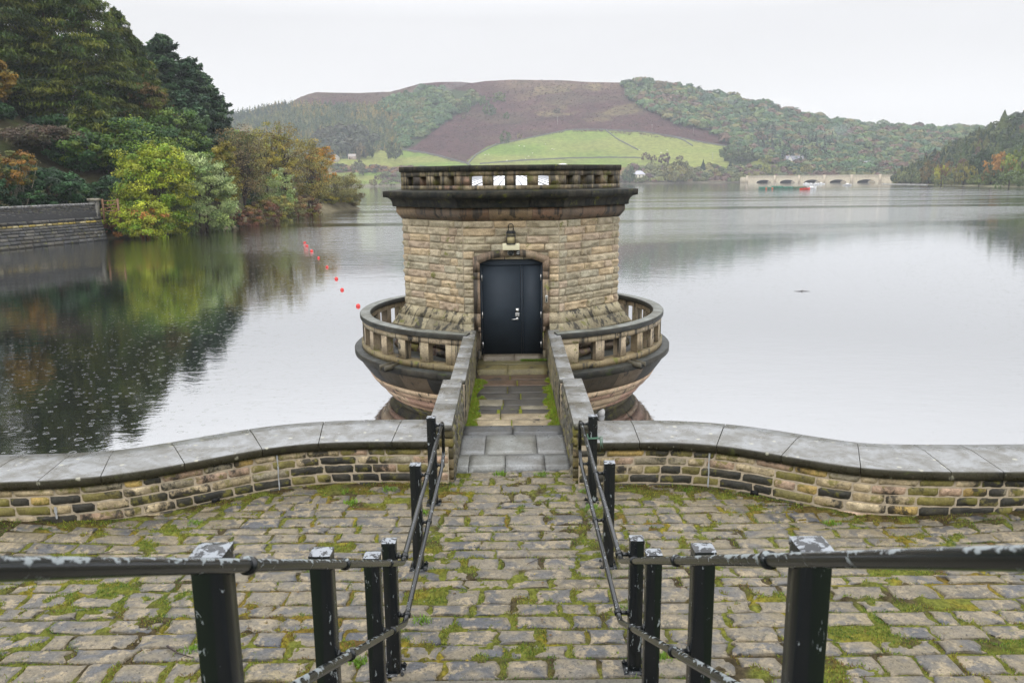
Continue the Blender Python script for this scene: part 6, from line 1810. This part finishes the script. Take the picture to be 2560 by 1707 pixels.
field_wall([(934, 379), (955, 372), (978, 368)], "short field wall at the foot of the larch plantation")
field_wall([(1668, 341), (1690, 345), (1712, 353), (1731, 366)], "short broken wall near the top of the right green field")
for i, (px, yb, yt, lab) in enumerate([(1394, 312, 292, "pale pole in the middle of the bracken slope"), (1630, 328, 312, "pole in the bracken left of the right wood"), (1733, 338, 320, "pole near the right tip of the bracken"), (1817, 341, 327, "pole in front of the right wood"), (1781, 401, 382, "thin pole at the right end of the green field")]):
    X, D, Z = hill_pt(px, yb); h = (yb - yt) / 2000 * D
    b = MB(); b.tube([(0, 0, -0.5), (0, 0, h)], [0.16, 0.11], (0.30, 0.29, 0.27), 6); b.box(-0.9, 0.9, -0.08, 0.08, h - 0.7, h - 0.5, (0.3, 0.29, 0.27))
    o = b.build("utility_pole", M['attr']); o.location = (X, D, Z); tag(o, lab, "pole", "utility poles on the far hillside")
def sheep_mesh():
    b = MB(); n = 12
    prof = [(-0.55, 0.02, 0.62), (-0.5, 0.20, 0.62), (-0.3, 0.30, 0.60), (0.0, 0.32, 0.60), (0.3, 0.29, 0.62), (0.48, 0.20, 0.66), (0.58, 0.12, 0.74), (0.72, 0.13, 0.80), (0.86, 0.08, 0.74), (0.92, 0.02, 0.70)]
    th = np.linspace(0, 2 * PI, n, endpoint=False)
    G = np.stack([np.stack([np.full(n, x_), np.cos(th) * r_, z_ + np.sin(th) * r_], -1) for x_, r_, z_ in prof], 1)
    b.grid(G, (0.62, 0.60, 0.52), close_u=True)
    for lx_ in (-0.36, 0.34):
        for ly_ in (-0.13, 0.13): b.tube([(lx_, ly_, 0.45), (lx_ + 0.02, ly_, 0.22), (lx_, ly_, 0)], [0.055, 0.035, 0.04], (0.3, 0.28, 0.24), 5)
    return b
sheep0 = None
for i, (cx__, cy__) in enumerate([(530, 980), (573, 978), (932, 875), (988, 880), (1240, 853), (1317, 910), (1340, 915), (1088, 960), (1042, 1000), (1005, 1025), (783, 1047), (2345, 920), (2672, 928), (2600, 955)]):
    X, D, Z = hill_pt(1100 + cx__ / 4.704, 180 + cy__ / 4.704 + 1)
    if sheep0 is None: sheep0 = o = sheep_mesh().build("sheep", M['white'], smooth=True)
    else: o = sheep0.copy(); COL.objects.link(o)
    tag(o, "tiny white sheep grazing on the right green field above the tower", "sheep", "sheep on the far green field")
    o.location = (X, D, Z); o.rotation_euler = (0, 0, i * 1.9); o.scale = (1.25,) * 3

# ---- houses
def house(px, pyb, wpx, hpx, label, wallc, roofc, rot=0.0, gables=0, hip=False, nwin=3, storeys=2, dep=0.7, chim=1, name="house", garage=False):
    X, D, Z = hill_pt(px, pyb); s_ = D / 2000.0
    W_, H_ = wpx * s_, hpx * s_
    root = thing(name, label, name if name == "barn" else "house", (X, D, Z)); root.rotation_euler = (0, 0, rot)
    Dp = W_ * dep; we = H_ * (0.58 if not hip else 0.66)
    b = MB(); b.box(-W_ / 2, W_ / 2, 0, Dp, -1.5, we, wallc)
    if not hip and gables == -1:               # gable end faces the lake
        b.add([(-W_ / 2, 0, we), (W_ / 2, 0, we), (0, 0, H_)], [np.array([(0, 1, 2)])], wallc); b.add([(-W_ / 2, Dp, we), (W_ / 2, Dp, we), (0, Dp, H_)], [np.array([(0, 2, 1)])], wallc)
    elif not hip:
        for x_ in (-W_ / 2, W_ / 2): b.add([(x_, 0, we), (x_, Dp, we), (x_, Dp / 2, H_)], [np.array([(0, 1, 2)])], wallc)
    b.build("wall", M['attr'], root)
    r = MB(); e_ = 0.25; t_ = 0.12
    if gables == -1:
        for sg in (-1, 1): r.add([(sg * (W_ / 2 + e_), -e_, we - 0.15), (sg * (W_ / 2 + e_), Dp + e_, we - 0.15), (0, Dp + e_, H_ + t_), (0, -e_, H_ + t_)], [np.array([(0, 1, 2, 3)])], roofc)
    elif hip:
        r.add([(-W_ / 2 - e_, -e_, we), (W_ / 2 + e_, -e_, we), (W_ / 2 + e_, Dp + e_, we), (-W_ / 2 - e_, Dp + e_, we), (-W_ * 0.2, Dp / 2, H_), (W_ * 0.2, Dp / 2, H_)],
              [np.array([(0, 1, 5, 4), (2, 3, 4, 5)]), np.array([(1, 2, 5), (3, 0, 4)])], roofc)
    else:
        for y_, s2 in ((-e_, 1), (Dp + e_, -1)): r.add([(-W_ / 2 - e_, y_, we - 0.1), (W_ / 2 + e_, y_, we - 0.1), (W_ / 2 + e_, Dp / 2, H_ + t_), (-W_ / 2 - e_, Dp / 2, H_ + t_)], [np.array([(0, 1, 2, 3)])], roofc)
    ro = r.build("roof", M['attr'], root)
    if gables > 0:
        for g in range(gables):
            gx_ = (-0.33 + 0.66 * g) * W_ if gables > 1 else 0.0; gw = W_ * 0.14
            gb_ = MB(); gb_.add([(gx_ - gw, -0.3, -0.5), (gx_ + gw, -0.3, -0.5), (gx_ + gw, -0.3, we), (gx_, -0.3, H_ * 0.98), (gx_ - gw, -0.3, we)], [[0, 1, 2, 3, 4]], (0.55, 0.54, 0.50))
            gb_.add([(gx_ - gw, -0.3, -0.5), (gx_ - gw, -0.3, we), (gx_ - gw, 0.5, we), (gx_ - gw, 0.5, -0.5), (gx_ + gw, -0.3, -0.5), (gx_ + gw, -0.3, we), (gx_ + gw, 0.5, we), (gx_ + gw, 0.5, -0.5)], [np.array([(0, 1, 2, 3), (4, 5, 6, 7)])], wallc)
            for sg in (-1, 1): gb_.add([(gx_ + sg * (gw + 0.2), -0.5, we - 0.1), (gx_ + sg * (gw + 0.2), Dp / 2, we - 0.1), (gx_, Dp / 2, H_), (gx_, -0.5, H_)], [np.array([(0, 1, 2, 3)])], roofc)
            gb_.build("gable", M['attr'], root)
    for st_ in range(storeys):
        for k in range(nwin):
            x_ = (-0.5 + (k + 0.5) / nwin) * W_ * 0.9; zc_ = we * (st_ + 0.5) / storeys
            w2, h2 = W_ * 0.045, we * 0.16 / storeys * 1.6
            f = MB(); f.box(x_ - w2 - 0.08, x_ + w2 + 0.08, -0.40 if gables > 0 else -0.05, 0.05, zc_ - h2 - 0.08, zc_ + h2 + 0.08, (0.6, 0.6, 0.57)); wo = f.build("window", M['attr'], root)
            f = MB(); f.box(x_ - w2, x_ + w2, -0.43 if gables > 0 else -0.08, 0.04, zc_ - h2, zc_ + h2, (0.03, 0.035, 0.04)); f.build("pane", M['attr'], wo)
    if garage:
        f = MB(); f.box(-W_ * 0.36, -W_ * 0.2, -0.06, 0.05, 0, we * 0.8, (0.05, 0.04, 0.035)); f.build("door", M['attr'], root)
    for k in range(chim):
        cx2 = (-0.32 + 0.64 * k) * W_ if chim > 1 else 0.25 * W_
        f = MB(); f.box(cx2 - W_ * 0.03, cx2 + W_ * 0.03, Dp / 2 - 0.35, Dp / 2 + 0.35, H_ * 0.8, H_ * 1.12, (0.28, 0.24, 0.2)); f.build("chimney", M['attr'], ro)
    return root
SLT, STN = (0.24, 0.25, 0.28), (0.36, 0.32, 0.24)
house(836, 405, 17, 18, "pale stone barn with its gable and dark doorway towards the lake", STN, (0.22, 0.21, 0.19), gables=-1, nwin=1, storeys=1, dep=1.5, chim=0, name="barn", garage=True)
house(880, 399, 18, 13, "small pinkish stone farm building right of the pale barn", (0.34, 0.27, 0.22), (0.30, 0.27, 0.25), nwin=1, storeys=1, chim=0, name="barn", garage=True)
house(1599, 453, 28, 25, "pale two-storey house with a hipped grey roof on the far shore", (0.42, 0.40, 0.32), (0.36, 0.36, 0.42), hip=True, nwin=3, storeys=2, chim=2, dep=0.8)
house(1577, 453, 13, 12, "low lean-to wing left of the pale hipped-roof house", (0.42, 0.40, 0.32), SLT, nwin=1, storeys=1, chim=0)
house(1988, 412, 42, 21, "large grey-roofed house with two white front gables on the hillside", (0.30, 0.29, 0.27), (0.17, 0.17, 0.20), gables=2, nwin=4, storeys=2, chim=2, dep=0.45)
house(2168, 416, 34, 12, "long low grey-roofed house above the right half of the viaduct", (0.30, 0.25, 0.22), (0.27, 0.28, 0.31), nwin=3, storeys=1, chim=1, dep=0.4)
house(2152, 416, 14, 16, "dull brown gabled house touching the long low one", (0.22, 0.18, 0.16), (0.2, 0.19, 0.19), gables=-1, nwin=1, storeys=2, chim=0, dep=1.0)

# ---- viaduct
pa = np.array(on_z(1866, 457.4, WZ)); pb = np.array(on_z(2262, 456.6, WZ))
Lb = float(np.linalg.norm(pb - pa)); ub = (pb - pa) / Lb; nbv = np.array([-ub[1], ub[0]])
via = thing("viaduct", "long cream road viaduct with five low arches across the head of the lake", "bridge", (pa[0], pa[1], 0))
via.rotation_euler = (0, 0, math.atan2(ub[1], ub[0]))
def u_of(px):
    a, _ = ray(px, 457)
    t = (a * pa[1] - pa[0]) / (ub[0] - a * ub[1]); return float(t)
arch = [(u_of(c_), abs(u_of(c_ + w_) - u_of(c_ - w_)) / 2) for c_, w_ in ((1909.5, 18.7), (1968.2, 19), (2030.3, 20.4), (2094.9, 21.5), (2165.5, 23.5))]
TOP = 2.65
def zbot(u):
    for c_, w_ in arch:
        if abs(u - c_) < w_: return WZ + 2.2 * math.sqrt(max(0, 1 - ((u - c_) / w_) ** 2)) ** 1.1
    return WZ - 1.0
us = sorted(set(np.linspace(0, Lb, 200).tolist() + [c_ + s__ * w_ * 0.999 for c_, w_ in arch for s__ in (-1, 1)] + [c_ + s__ * w_ * 1.001 for c_, w_ in arch for s__ in (-1, 1)]))
b = MB()
for pr2 in (((0, 1), (0, 0)), ((14, 0), (14, 1)), ((14, 1), (0, 1))):
    G = np.array([[(u, y2, TOP if k2 else zbot(u)) for y2, k2 in pr2] for u in us]); b.grid(G, (0.52, 0.46, 0.35))
b.build("spandrel_wall", M['concrete'], via)
b = MB(); G = np.array([[(u, 0.001, zbot(u)), (u, 14, zbot(u))] for u in us]); b.grid(G, (0.07, 0.07, 0.065)); b.build("arch_soffit", M['attr'], via)  # shade inside the arches is painted into this dark soffit colour
b = MB(); b.box(0, Lb, -0.25, 9.25, TOP + 0.002, TOP + 0.35, (0.50, 0.44, 0.34)); b.build("string_course", M['concrete'], via)
b = MB()
for y_ in (0.0, 8.6):
    b.box(0, Lb, y_, y_ + 0.4, TOP + 0.352, TOP + 0.60, (0.50, 0.45, 0.35)); b.box(0, Lb, y_ - 0.05, y_ + 0.45, TOP + 1.25, TOP + 1.45, (0.45, 0.41, 0.33))
    u = 0.5
    while u < Lb: b.box(u, u + 0.5, y_ + 0.05, y_ + 0.35, TOP + 0.60, TOP + 1.25, (0.46, 0.42, 0.33)); u += 1.1
b.build("balustrade", M['concrete'], via)
for px_ in (1868, 1937, 1997.6, 2061, 2129, 2200, 2258):
    u = u_of(px_); b = MB(); b.box(u - 0.8, u + 0.8, -0.55, 0.0, WZ - 1, TOP + 1.6, (0.50, 0.43, 0.33)); b.build("pilaster", M['concrete'], via)
# bank that the viaduct's left end stands on
b = MB(); b.box(-6, 0.5, -0.2, 9, WZ - 1, TOP + 0.4, (0.40, 0.35, 0.26)); b.build("abutment", M['concrete'], via)

# ---- things afloat
xa, ya = on_z(1902, 473.5, WZ); xb, yb__ = on_z(2075, 474.5, WZ)
raft = thing("fishing_raft", "long low row of green fish cages floating in front of the viaduct", "raft", (xa, ya, WZ))
Lr = xb - xa; b = MB(); r_ = random.Random(6); x_ = 0.0
while x_ < Lr:
    w2 = r_.uniform(1.6, 3.2); h2 = 1.0 + 0.35 * (Lr * 0.17 < x_ < Lr * 0.42) + r_.uniform(-0.12, 0.12)
    b.box(x_, x_ + w2 - 0.12, 0, 3.0, -0.1, h2 * 0.9, (0.035, 0.13, 0.085) if x_ < Lr * 0.62 else (0.07, 0.11, 0.06))
    for e_ in (0, w2 - 0.2): b.tube([(x_ + e_, 0.0, 0), (x_ + e_, 0.0, h2 + 0.25)], 0.05, (0.12, 0.16, 0.12), 5)
    x_ += w2
b.build("cages", M['attr'], raft)
b = MB(); b.box(-0.8, Lr + 0.5, -0.5, 3.4, -0.15, 0.12, (0.09, 0.12, 0.10)); b.build("float_deck", M['attr'], raft)
for k_ in (0.11, 0.245, 0.95):
    b = MB(); b.tube([(Lr * k_, -0.62, 0.35), (Lr * k_, -0.45, 0.35)], 0.33, (0.50, 0.13, 0.06), 14); b.build("life_ring", M['attr'], raft)
def boat(px, py, L, label, hullc, rot=0.0, cabin=False, inner=(0.5, 0.5, 0.5)):
    X, Y = on_z(px, py, WZ)
    root = thing("boat", label, "boat", (X, Y, WZ), "boats in front of the viaduct"); root.rotation_euler = (0, 0, rot)
    n = 15; f = np.linspace(0, 1, n)
    beam = L * 0.17 * np.sin(np.clip(f * 1.15, 0, 1) * PI / 2) ** 0.5 * (1 - np.clip((f - 0.55) / 0.45, 0, 1) ** 2.2)
    sheer = 0.55 + 0.25 * f ** 2
    b = MB()
    G = np.stack([np.stack([(f - 0.5) * L, s__ * beam * k1, z1_ * sheer + z0_], -1) for s__, k1, z1_, z0_ in ((-1, 1, 1, 0), (-1, 0.75, 0.2, -0.02), (0, 0, 0, -0.15), (1, 0.75, 0.2, -0.02), (1, 1, 1, 0))], 1)
    b.grid(G, hullc); b.add(G[0][[0, 1, 2, 3, 4]], [[0, 1, 2, 3, 4]], hullc); b.build("hull", M['white'], root, smooth=False)
    b = MB(); G2 = np.stack([np.stack([(f - 0.5) * L, s__ * beam * 0.9, sheer * 0.55], -1) for s__ in (-1, 0, 1)], 1); b.grid(G2, inner); b.build("deck", M['white'], root)
    if cabin:
        b = MB(); b.box(-0.1 * L, 0.12 * L, -0.1 * L, 0.1 * L, 0.3, 1.1, (0.7, 0.7, 0.7)); b.build("cabin", M['white'], root)
    return root
boat(2012, 474.5, 4.2, "red boat with dark figures beside the green fish cages", (0.60, 0.05, 0.03), 0.1)
boat(2028, 472.5, 4.5, "white boat moored behind the red one", (0.70, 0.70, 0.70), 0.2, True)
for px, py, L, lab, c_, r2 in ((2015, 461.2, 4.4, "white boat on its mooring, leftmost near the third arch", (0.7, 0.71, 0.72), 0.3), (2027, 463, 4.6, "white boat just right of the leftmost moored one", (0.7, 0.7, 0.7), 0.0),
                           (2039, 462.6, 4.4, "white boat in the middle of the moored row", (0.7, 0.7, 0.72), 0.2), (2053, 460.8, 4.2, "white boat at the right of the moored row", (0.72, 0.72, 0.72), 2.9), (2118, 463.8, 4.8, "pale boat with a dark stern alone right of the moored row", (0.5, 0.5, 0.5), 0.1)):
    boat(px, py, L, lab, c_, r2, True)
def person(X, Y, Z, label, c_):
    b = MB(); n = 10; th = np.linspace(0, 2 * PI, n, endpoint=False)
    prof = [(0.0, 0.20, 0.22, 0.0), (0.02, 0.22, 0.20, 0.12), (0, 0.17, 0.14, 0.30), (0, 0.23, 0.14, 0.50), (0, 0.20, 0.12, 0.58), (0, 0.06, 0.06, 0.63), (0, 0.085, 0.10, 0.72), (0, 0.08, 0.095, 0.80), (0, 0.02, 0.03, 0.87)]
    G = np.stack([np.stack([np.cos(th) * a1_, np.sin(th) * b1_ + y0_, np.full(n, z_)], -1) for y0_, a1_, b1_, z_ in prof], 1)
    col = np.zeros((n, len(prof), 3)); col[:] = c_; col[:, 5:] = (0.4, 0.25, 0.19)
    b.grid(G, col, close_u=True)
    for s__ in (-1, 1):
        b.tube([(0.21 * s__, 0, 0.52), (0.27 * s__, -0.12, 0.32), (0.15 * s__, -0.32, 0.30)], [0.06, 0.05, 0.04], c_, 6)
        b.tube([(0.10 * s__, -0.05, 0.08), (0.13 * s__, -0.46, 0.12), (0.13 * s__, -0.50, -0.28)], [0.10, 0.075, 0.05], (0.03, 0.03, 0.035), 6)
    o = b.build("person", M['attr'], smooth=True); o.location = (X, Y, Z); tag(o, label, "person", "people in the red boat")
X, Y = on_z(2012, 474.5, WZ)
person(X - 0.5, Y, WZ + 0.42, "person in dark clothes sitting left in the red boat", (0.03, 0.03, 0.035))
person(X + 0.6, Y, WZ + 0.42, "person in dark blue clothes sitting right in the red boat", (0.03, 0.035, 0.06))
xa, ya = on_z(2209, 460.6, WZ); xb, yb__ = on_z(2320, 462.6, WZ)
b = MB(); jt = thing("jetty", "low grey floating jetty at the right end of the viaduct", "jetty", (0, 0, 0))
nseg = 9
for k in range(nseg):
    f0, f1 = k / nseg, (k + 0.93) / nseg
    b.hexa([(xa + (xb - xa) * f, ya + (yb__ - ya) * f + o_, WZ + z_) for f in (f0, f1) for o_ in (0, 1.4) for z_ in (-0.1, 0.35)], (0.35, 0.34, 0.31))
b.build("deck", M['attr'], jt)
b = MB()
for k in range(nseg + 1):
    f = k / nseg; b.tube([(xa + (xb - xa) * f, ya + (yb__ - ya) * f, WZ - 0.5), (xa + (xb - xa) * f, ya + (yb__ - ya) * f, WZ + 1.0)], 0.09, (0.15, 0.13, 0.11), 6)
b.build("piles", M['attr'], jt)
# red buoys
names = ["farthest red buoy of the line, nearest the left shore", "second farthest red buoy, touching the farthest one in the view", "third farthest red buoy, in the ruffled water", "fourth farthest red buoy, the first in the calm water",
         "red buoy in the middle of the line, fifth from the far end", "red buoy sixth from the far end of the line", "red buoy next to the nearest one", "nearest red buoy, close to the round balcony of the tower"]
by0 = None
for (px, py, w_), lab in zip([(761.8, 608, 6.5), (767.6, 616, 7), (779, 629, 8), (796.4, 645.5, 6.5), (817.8, 668.5, 7), (841, 698, 9), (855.3, 725.5, 9.2), (895.4, 766, 11)], names):
    X, Y = on_z(px, py, WZ); r_ = w_ / 2 / 1960 * Y
    b = MB(); n = 20; th = np.linspace(0, 2 * PI, n, endpoint=False)
    prof = [(0.05, -0.55), (0.6, -0.5), (0.95, -0.25), (1.0, 0.1), (0.97, 0.45), (0.8, 0.85), (0.5, 1.12), (0.12, 1.22), (0.12, 1.35), (0.02, 1.36)]
    G = np.stack([np.stack([np.cos(th) * a1_, np.sin(th) * a1_, np.full(n, z_)], -1) for a1_, z_ in prof], 1) * r_
    b.grid(G, close_u=True); o = b.build("buoy", M['red'], smooth=True); o.location = (X, Y, WZ); tag(o, lab, "buoy", "line of red buoys left of the tower")
X, Y = on_z(1502, 1024, WZ + 0.12)
b = MB(); n = 16; th = np.linspace(0, 2 * PI, n, endpoint=False)
G = np.stack([np.stack([np.sin(p) * np.cos(th) * 0.10, np.sin(p) * np.sin(th) * 0.10, np.full(n, -math.cos(p) * 0.12)], -1) for p in np.linspace(0.02, PI - 0.02, 9)], 1)
b.grid(G, (0.6, 0.6, 0.6), close_u=True); o = b.build("fender", M['white'], smooth=True); o.location = (X, Y, WZ + 0.06); tag(o, "dirty white float lying against the tower's bowl at the waterline on the right", "float")
X, Y = on_z(2003, 728.5, WZ)
b = MB(); b.tube([(-0.35, 0.05, 0.0), (-0.1, 0, 0.012), (0.15, 0.02, 0.015), (0.42, -0.05, 0.0)], [0.006, 0.014, 0.013, 0.005], (0.05, 0.045, 0.04), 6); b.tube([(0.0, 0, 0.02), (0.1, 0.02, 0.09)], [0.01, 0.006], (0.05, 0.045, 0.04), 5)
o = b.build("driftwood", M['attr']); o.location = (X, Y, WZ); tag(o, "thin dark stick floating alone on the calm water right of the tower", "driftwood")

# ---- dark retaining wall on the left shore
RWP = np.array([(-72, -20), (-60, 22), (-51.2, 45), (-44.6, 64), (-40.4, 79.2)], float)
rs_ = np.r_[0, np.cumsum(np.hypot(*np.diff(RWP, axis=0).T))]; RL = rs_[-1]
def rwall(U, Z, W):
    s_ = np.asarray(RL - U, float)          # U from the far end towards the camera
    x = np.interp(s_, rs_, RWP[:, 0]); y = np.interp(s_, rs_, RWP[:, 1])
    dx = np.interp(s_ + 0.5, rs_, RWP[:, 0]) - np.interp(s_ - 0.5, rs_, RWP[:, 0]); dy = np.interp(s_ + 0.5, rs_, RWP[:, 1]) - np.interp(s_ - 0.5, rs_, RWP[:, 1])
    l_ = np.hypot(dx, dy); nx, ny = dy / l_, -dx / l_
    bat = np.where(Z < 0.95, (0.95 - Z) * 0.28 + 0.10, 0.0)
    w_ = W + bat
    return np.stack([x + nx * w_, y + ny * w_, Z + 0 * x], -1)
rw = thing("retaining_wall", "dark slate lakeside wall at the left with a band of yellow stones", "wall")
b = MB(); r_ = random.Random(31)
DKS = [(0.050, 0.052, 0.056), (0.075, 0.076, 0.078), (0.035, 0.036, 0.038), (0.095, 0.09, 0.08), (0.06, 0.055, 0.045)]
dkc = lambda q, u, z: np.array(DKS[q.randint(0, 4)]) * q.uniform(0.8, 1.2)
zs = [-1.75, -1.36, -1.02, -0.70, -0.40, -0.12, 0.14, 0.38]
for za, zb in zip(zs[:-1], zs[1:]): course_blocks(b, rwall, 0, 62, za, zb, (0.5, 1.2), 0.11, dkc, r_, 0.16, gap=0.02, back=0.05)
course_blocks(b, rwall, 0, 62, 0.38, 0.62, (0.4, 0.9), 0.10, lambda q, u, z: np.array([(0.36, 0.27, 0.06), (0.42, 0.36, 0.20), (0.26, 0.20, 0.06), (0.40, 0.30, 0.06), (0.12, 0.10, 0.05)][q.randint(0, 4)]), r_, 0.16, gap=0.03)
course_blocks(b, rwall, 0, 62, 0.64, 0.93, (0.6, 1.4), 0.22, dkc, r_, 0.16, gap=0.02)
zz_ = 0.96
while zz_ < 2.0:
    h_ = r_.uniform(0.11, 0.17); course_blocks(b, rwall, 0, 62, zz_, zz_ + h_, (0.35, 0.8), 0.06, dkc, r_, 0.2, gap=0.015, back=0.05); zz_ += h_
b.build("courses", M['dark_stone'], rw)
b = MB(); s_ = np.linspace(0, 62, 120)
G = np.stack([rwall(s_, np.full(120, z_), np.full(120, w_)) for w_, z_ in ((-0.03, -1.9), (-0.03, 0.94), (-0.03, 2.05), (-0.55, 2.05), (-0.6, -1.5))], 1); b.grid(G, (0.02, 0.02, 0.02)); b.build("core", M['attr'], rw)
b = MB(); course_blocks(b, lambda U, Z, W: rwall(U, Z, W), 0, 62, 2.05, 2.27, (0.25, 0.4), 0.12, lambda q, u, z: np.array((0.19, 0.19, 0.19)) * q.uniform(0.7, 1.3), r_, 0.12, gap=0.015, back=0.45); b.build("coping", M['dark_stone'], rw)
b = MB(); P0 = rwall(np.array([0.2]), np.array([1.0]), np.array([-0.3]))[0]
b.box(P0[0] - 0.35, P0[0] + 0.35, P0[1] - 0.3, P0[1] + 0.4, -1.0, 2.45, (0.12, 0.115, 0.10)); b.box(P0[0] - 0.45, P0[0] + 0.45, P0[1] - 0.4, P0[1] + 0.5, 2.45, 2.68, (0.24, 0.22, 0.17)); b.build("end_pier", M['dark_stone'], rw)
gt = thing("gate", "brown wooden field gate between the end of the dark wall and the green shrubs", "gate", (P0[0] + 0.6, P0[1] + 0.5, 1.15))
b = MB()
for z_ in (0.25, 0.55, 0.85, 1.22): b.box(0, 1.5, -0.03, 0.03, z_, z_ + 0.09)
b.tube([(0.05, 0, 0.25), (1.45, 0, 1.25)], 0.04, (1, 1, 1), 6); b.build("rails", M['timber'], gt)
for x_ in (0.0, 1.5):
    b = MB(); b.box(x_ - 0.08, x_ + 0.08, -0.08, 0.08, -0.8, 1.45); b.build("post", M['timber'], gt)

# ================================================================ HAZE
mt, nt, out = new_mat("rain_haze"); N = NT(nt)
pvn = N.node("ShaderNodeVolumePrincipled", inputs={"Color": (0.86, 0.91, 1.0, 1), "Density": 0.00020, "Anisotropy": 0.0, "Absorption Color": (1, 1, 1, 1)})
N.l.new(pvn.outputs[0], out.inputs["Volume"])
b = MB(); b.box(-1600, 1600, -520, 1900, -8, 175)
hz = b.build("haze", mt); stuff(hz, "thin grey rain haze over the lake and the hills"); tag(hz, hz["label"], "haze")

# wisps of mist hanging on the wooded slopes
mt, nt, out = new_mat("mist"); N = NT(nt)
pvn = N.node("ShaderNodeVolumePrincipled", inputs={"Color": (0.95, 0.97, 1.0, 1), "Density": 0.0042, "Anisotropy": 0.0, "Absorption Color": (1, 1, 1, 1)})
N.l.new(pvn.outputs[0], out.inputs["Volume"])
mrr = np.random.default_rng(12)
for i, (px, py, w_, h_, tilt, lab) in enumerate([
    (1035, 232, 34, 30, 0.5, "mist wisp over the top of the larch plantation"), (1120, 222, 50, 16, 0.2, "thin mist on the moor above the round oaks"),
    (1840, 262, 60, 26, -0.2, "mist wisp on the upper edge of the right wood"), (1905, 285, 26, 44, 0.1, "narrow mist column in the middle of the right wood"),
    (1990, 272, 90, 18, -0.35, "long mist streak along the ridge of the right wood"), (2090, 345, 60, 50, 0.1, "low mist above the gabled house"),
    (2190, 318, 60, 34, 0.0, "mist patch on the ridge right of the viaduct woods"), (2370, 325, 60, 26, 0.3, "mist behind the right hillside's spur")]):
    X, D, Z = hill_pt(px, py); s_ = D / 2000.0
    b = MB(); n = 24; th = np.linspace(0, 2 * PI, n, endpoint=False)
    for q in range(4):
        ox, oz, sc_ = mrr.normal() * w_ * 0.3, mrr.normal() * h_ * 0.25, mrr.uniform(0.45, 0.9)
        G = []
        for p in np.linspace(0.03, PI - 0.03, 14):
            rr_ = np.sin(p) * (1 + 0.25 * (vnoise(th * 1.3 + q * 5, np.full(n, p * 2.0 + i), 3) - 0.5) * np.sin(th / 2) ** 2)
            G.append(np.stack([(ox + np.cos(th) * rr_ * w_ * sc_ * 0.6) * s_, np.sin(th) * rr_ * w_ * sc_ * 0.6 * s_, (oz - math.cos(p) * h_ * sc_ * 0.6 + tilt * (ox + np.cos(th) * rr_ * w_ * sc_ * 0.6)) * s_], -1))
        b.grid(np.transpose(np.array(G), (1, 0, 2)), close_u=True)
    o = b.build("mist", mt); o.location = (X * 0.985, D * 0.985, Z); stuff(o); tag(o, lab, "mist")
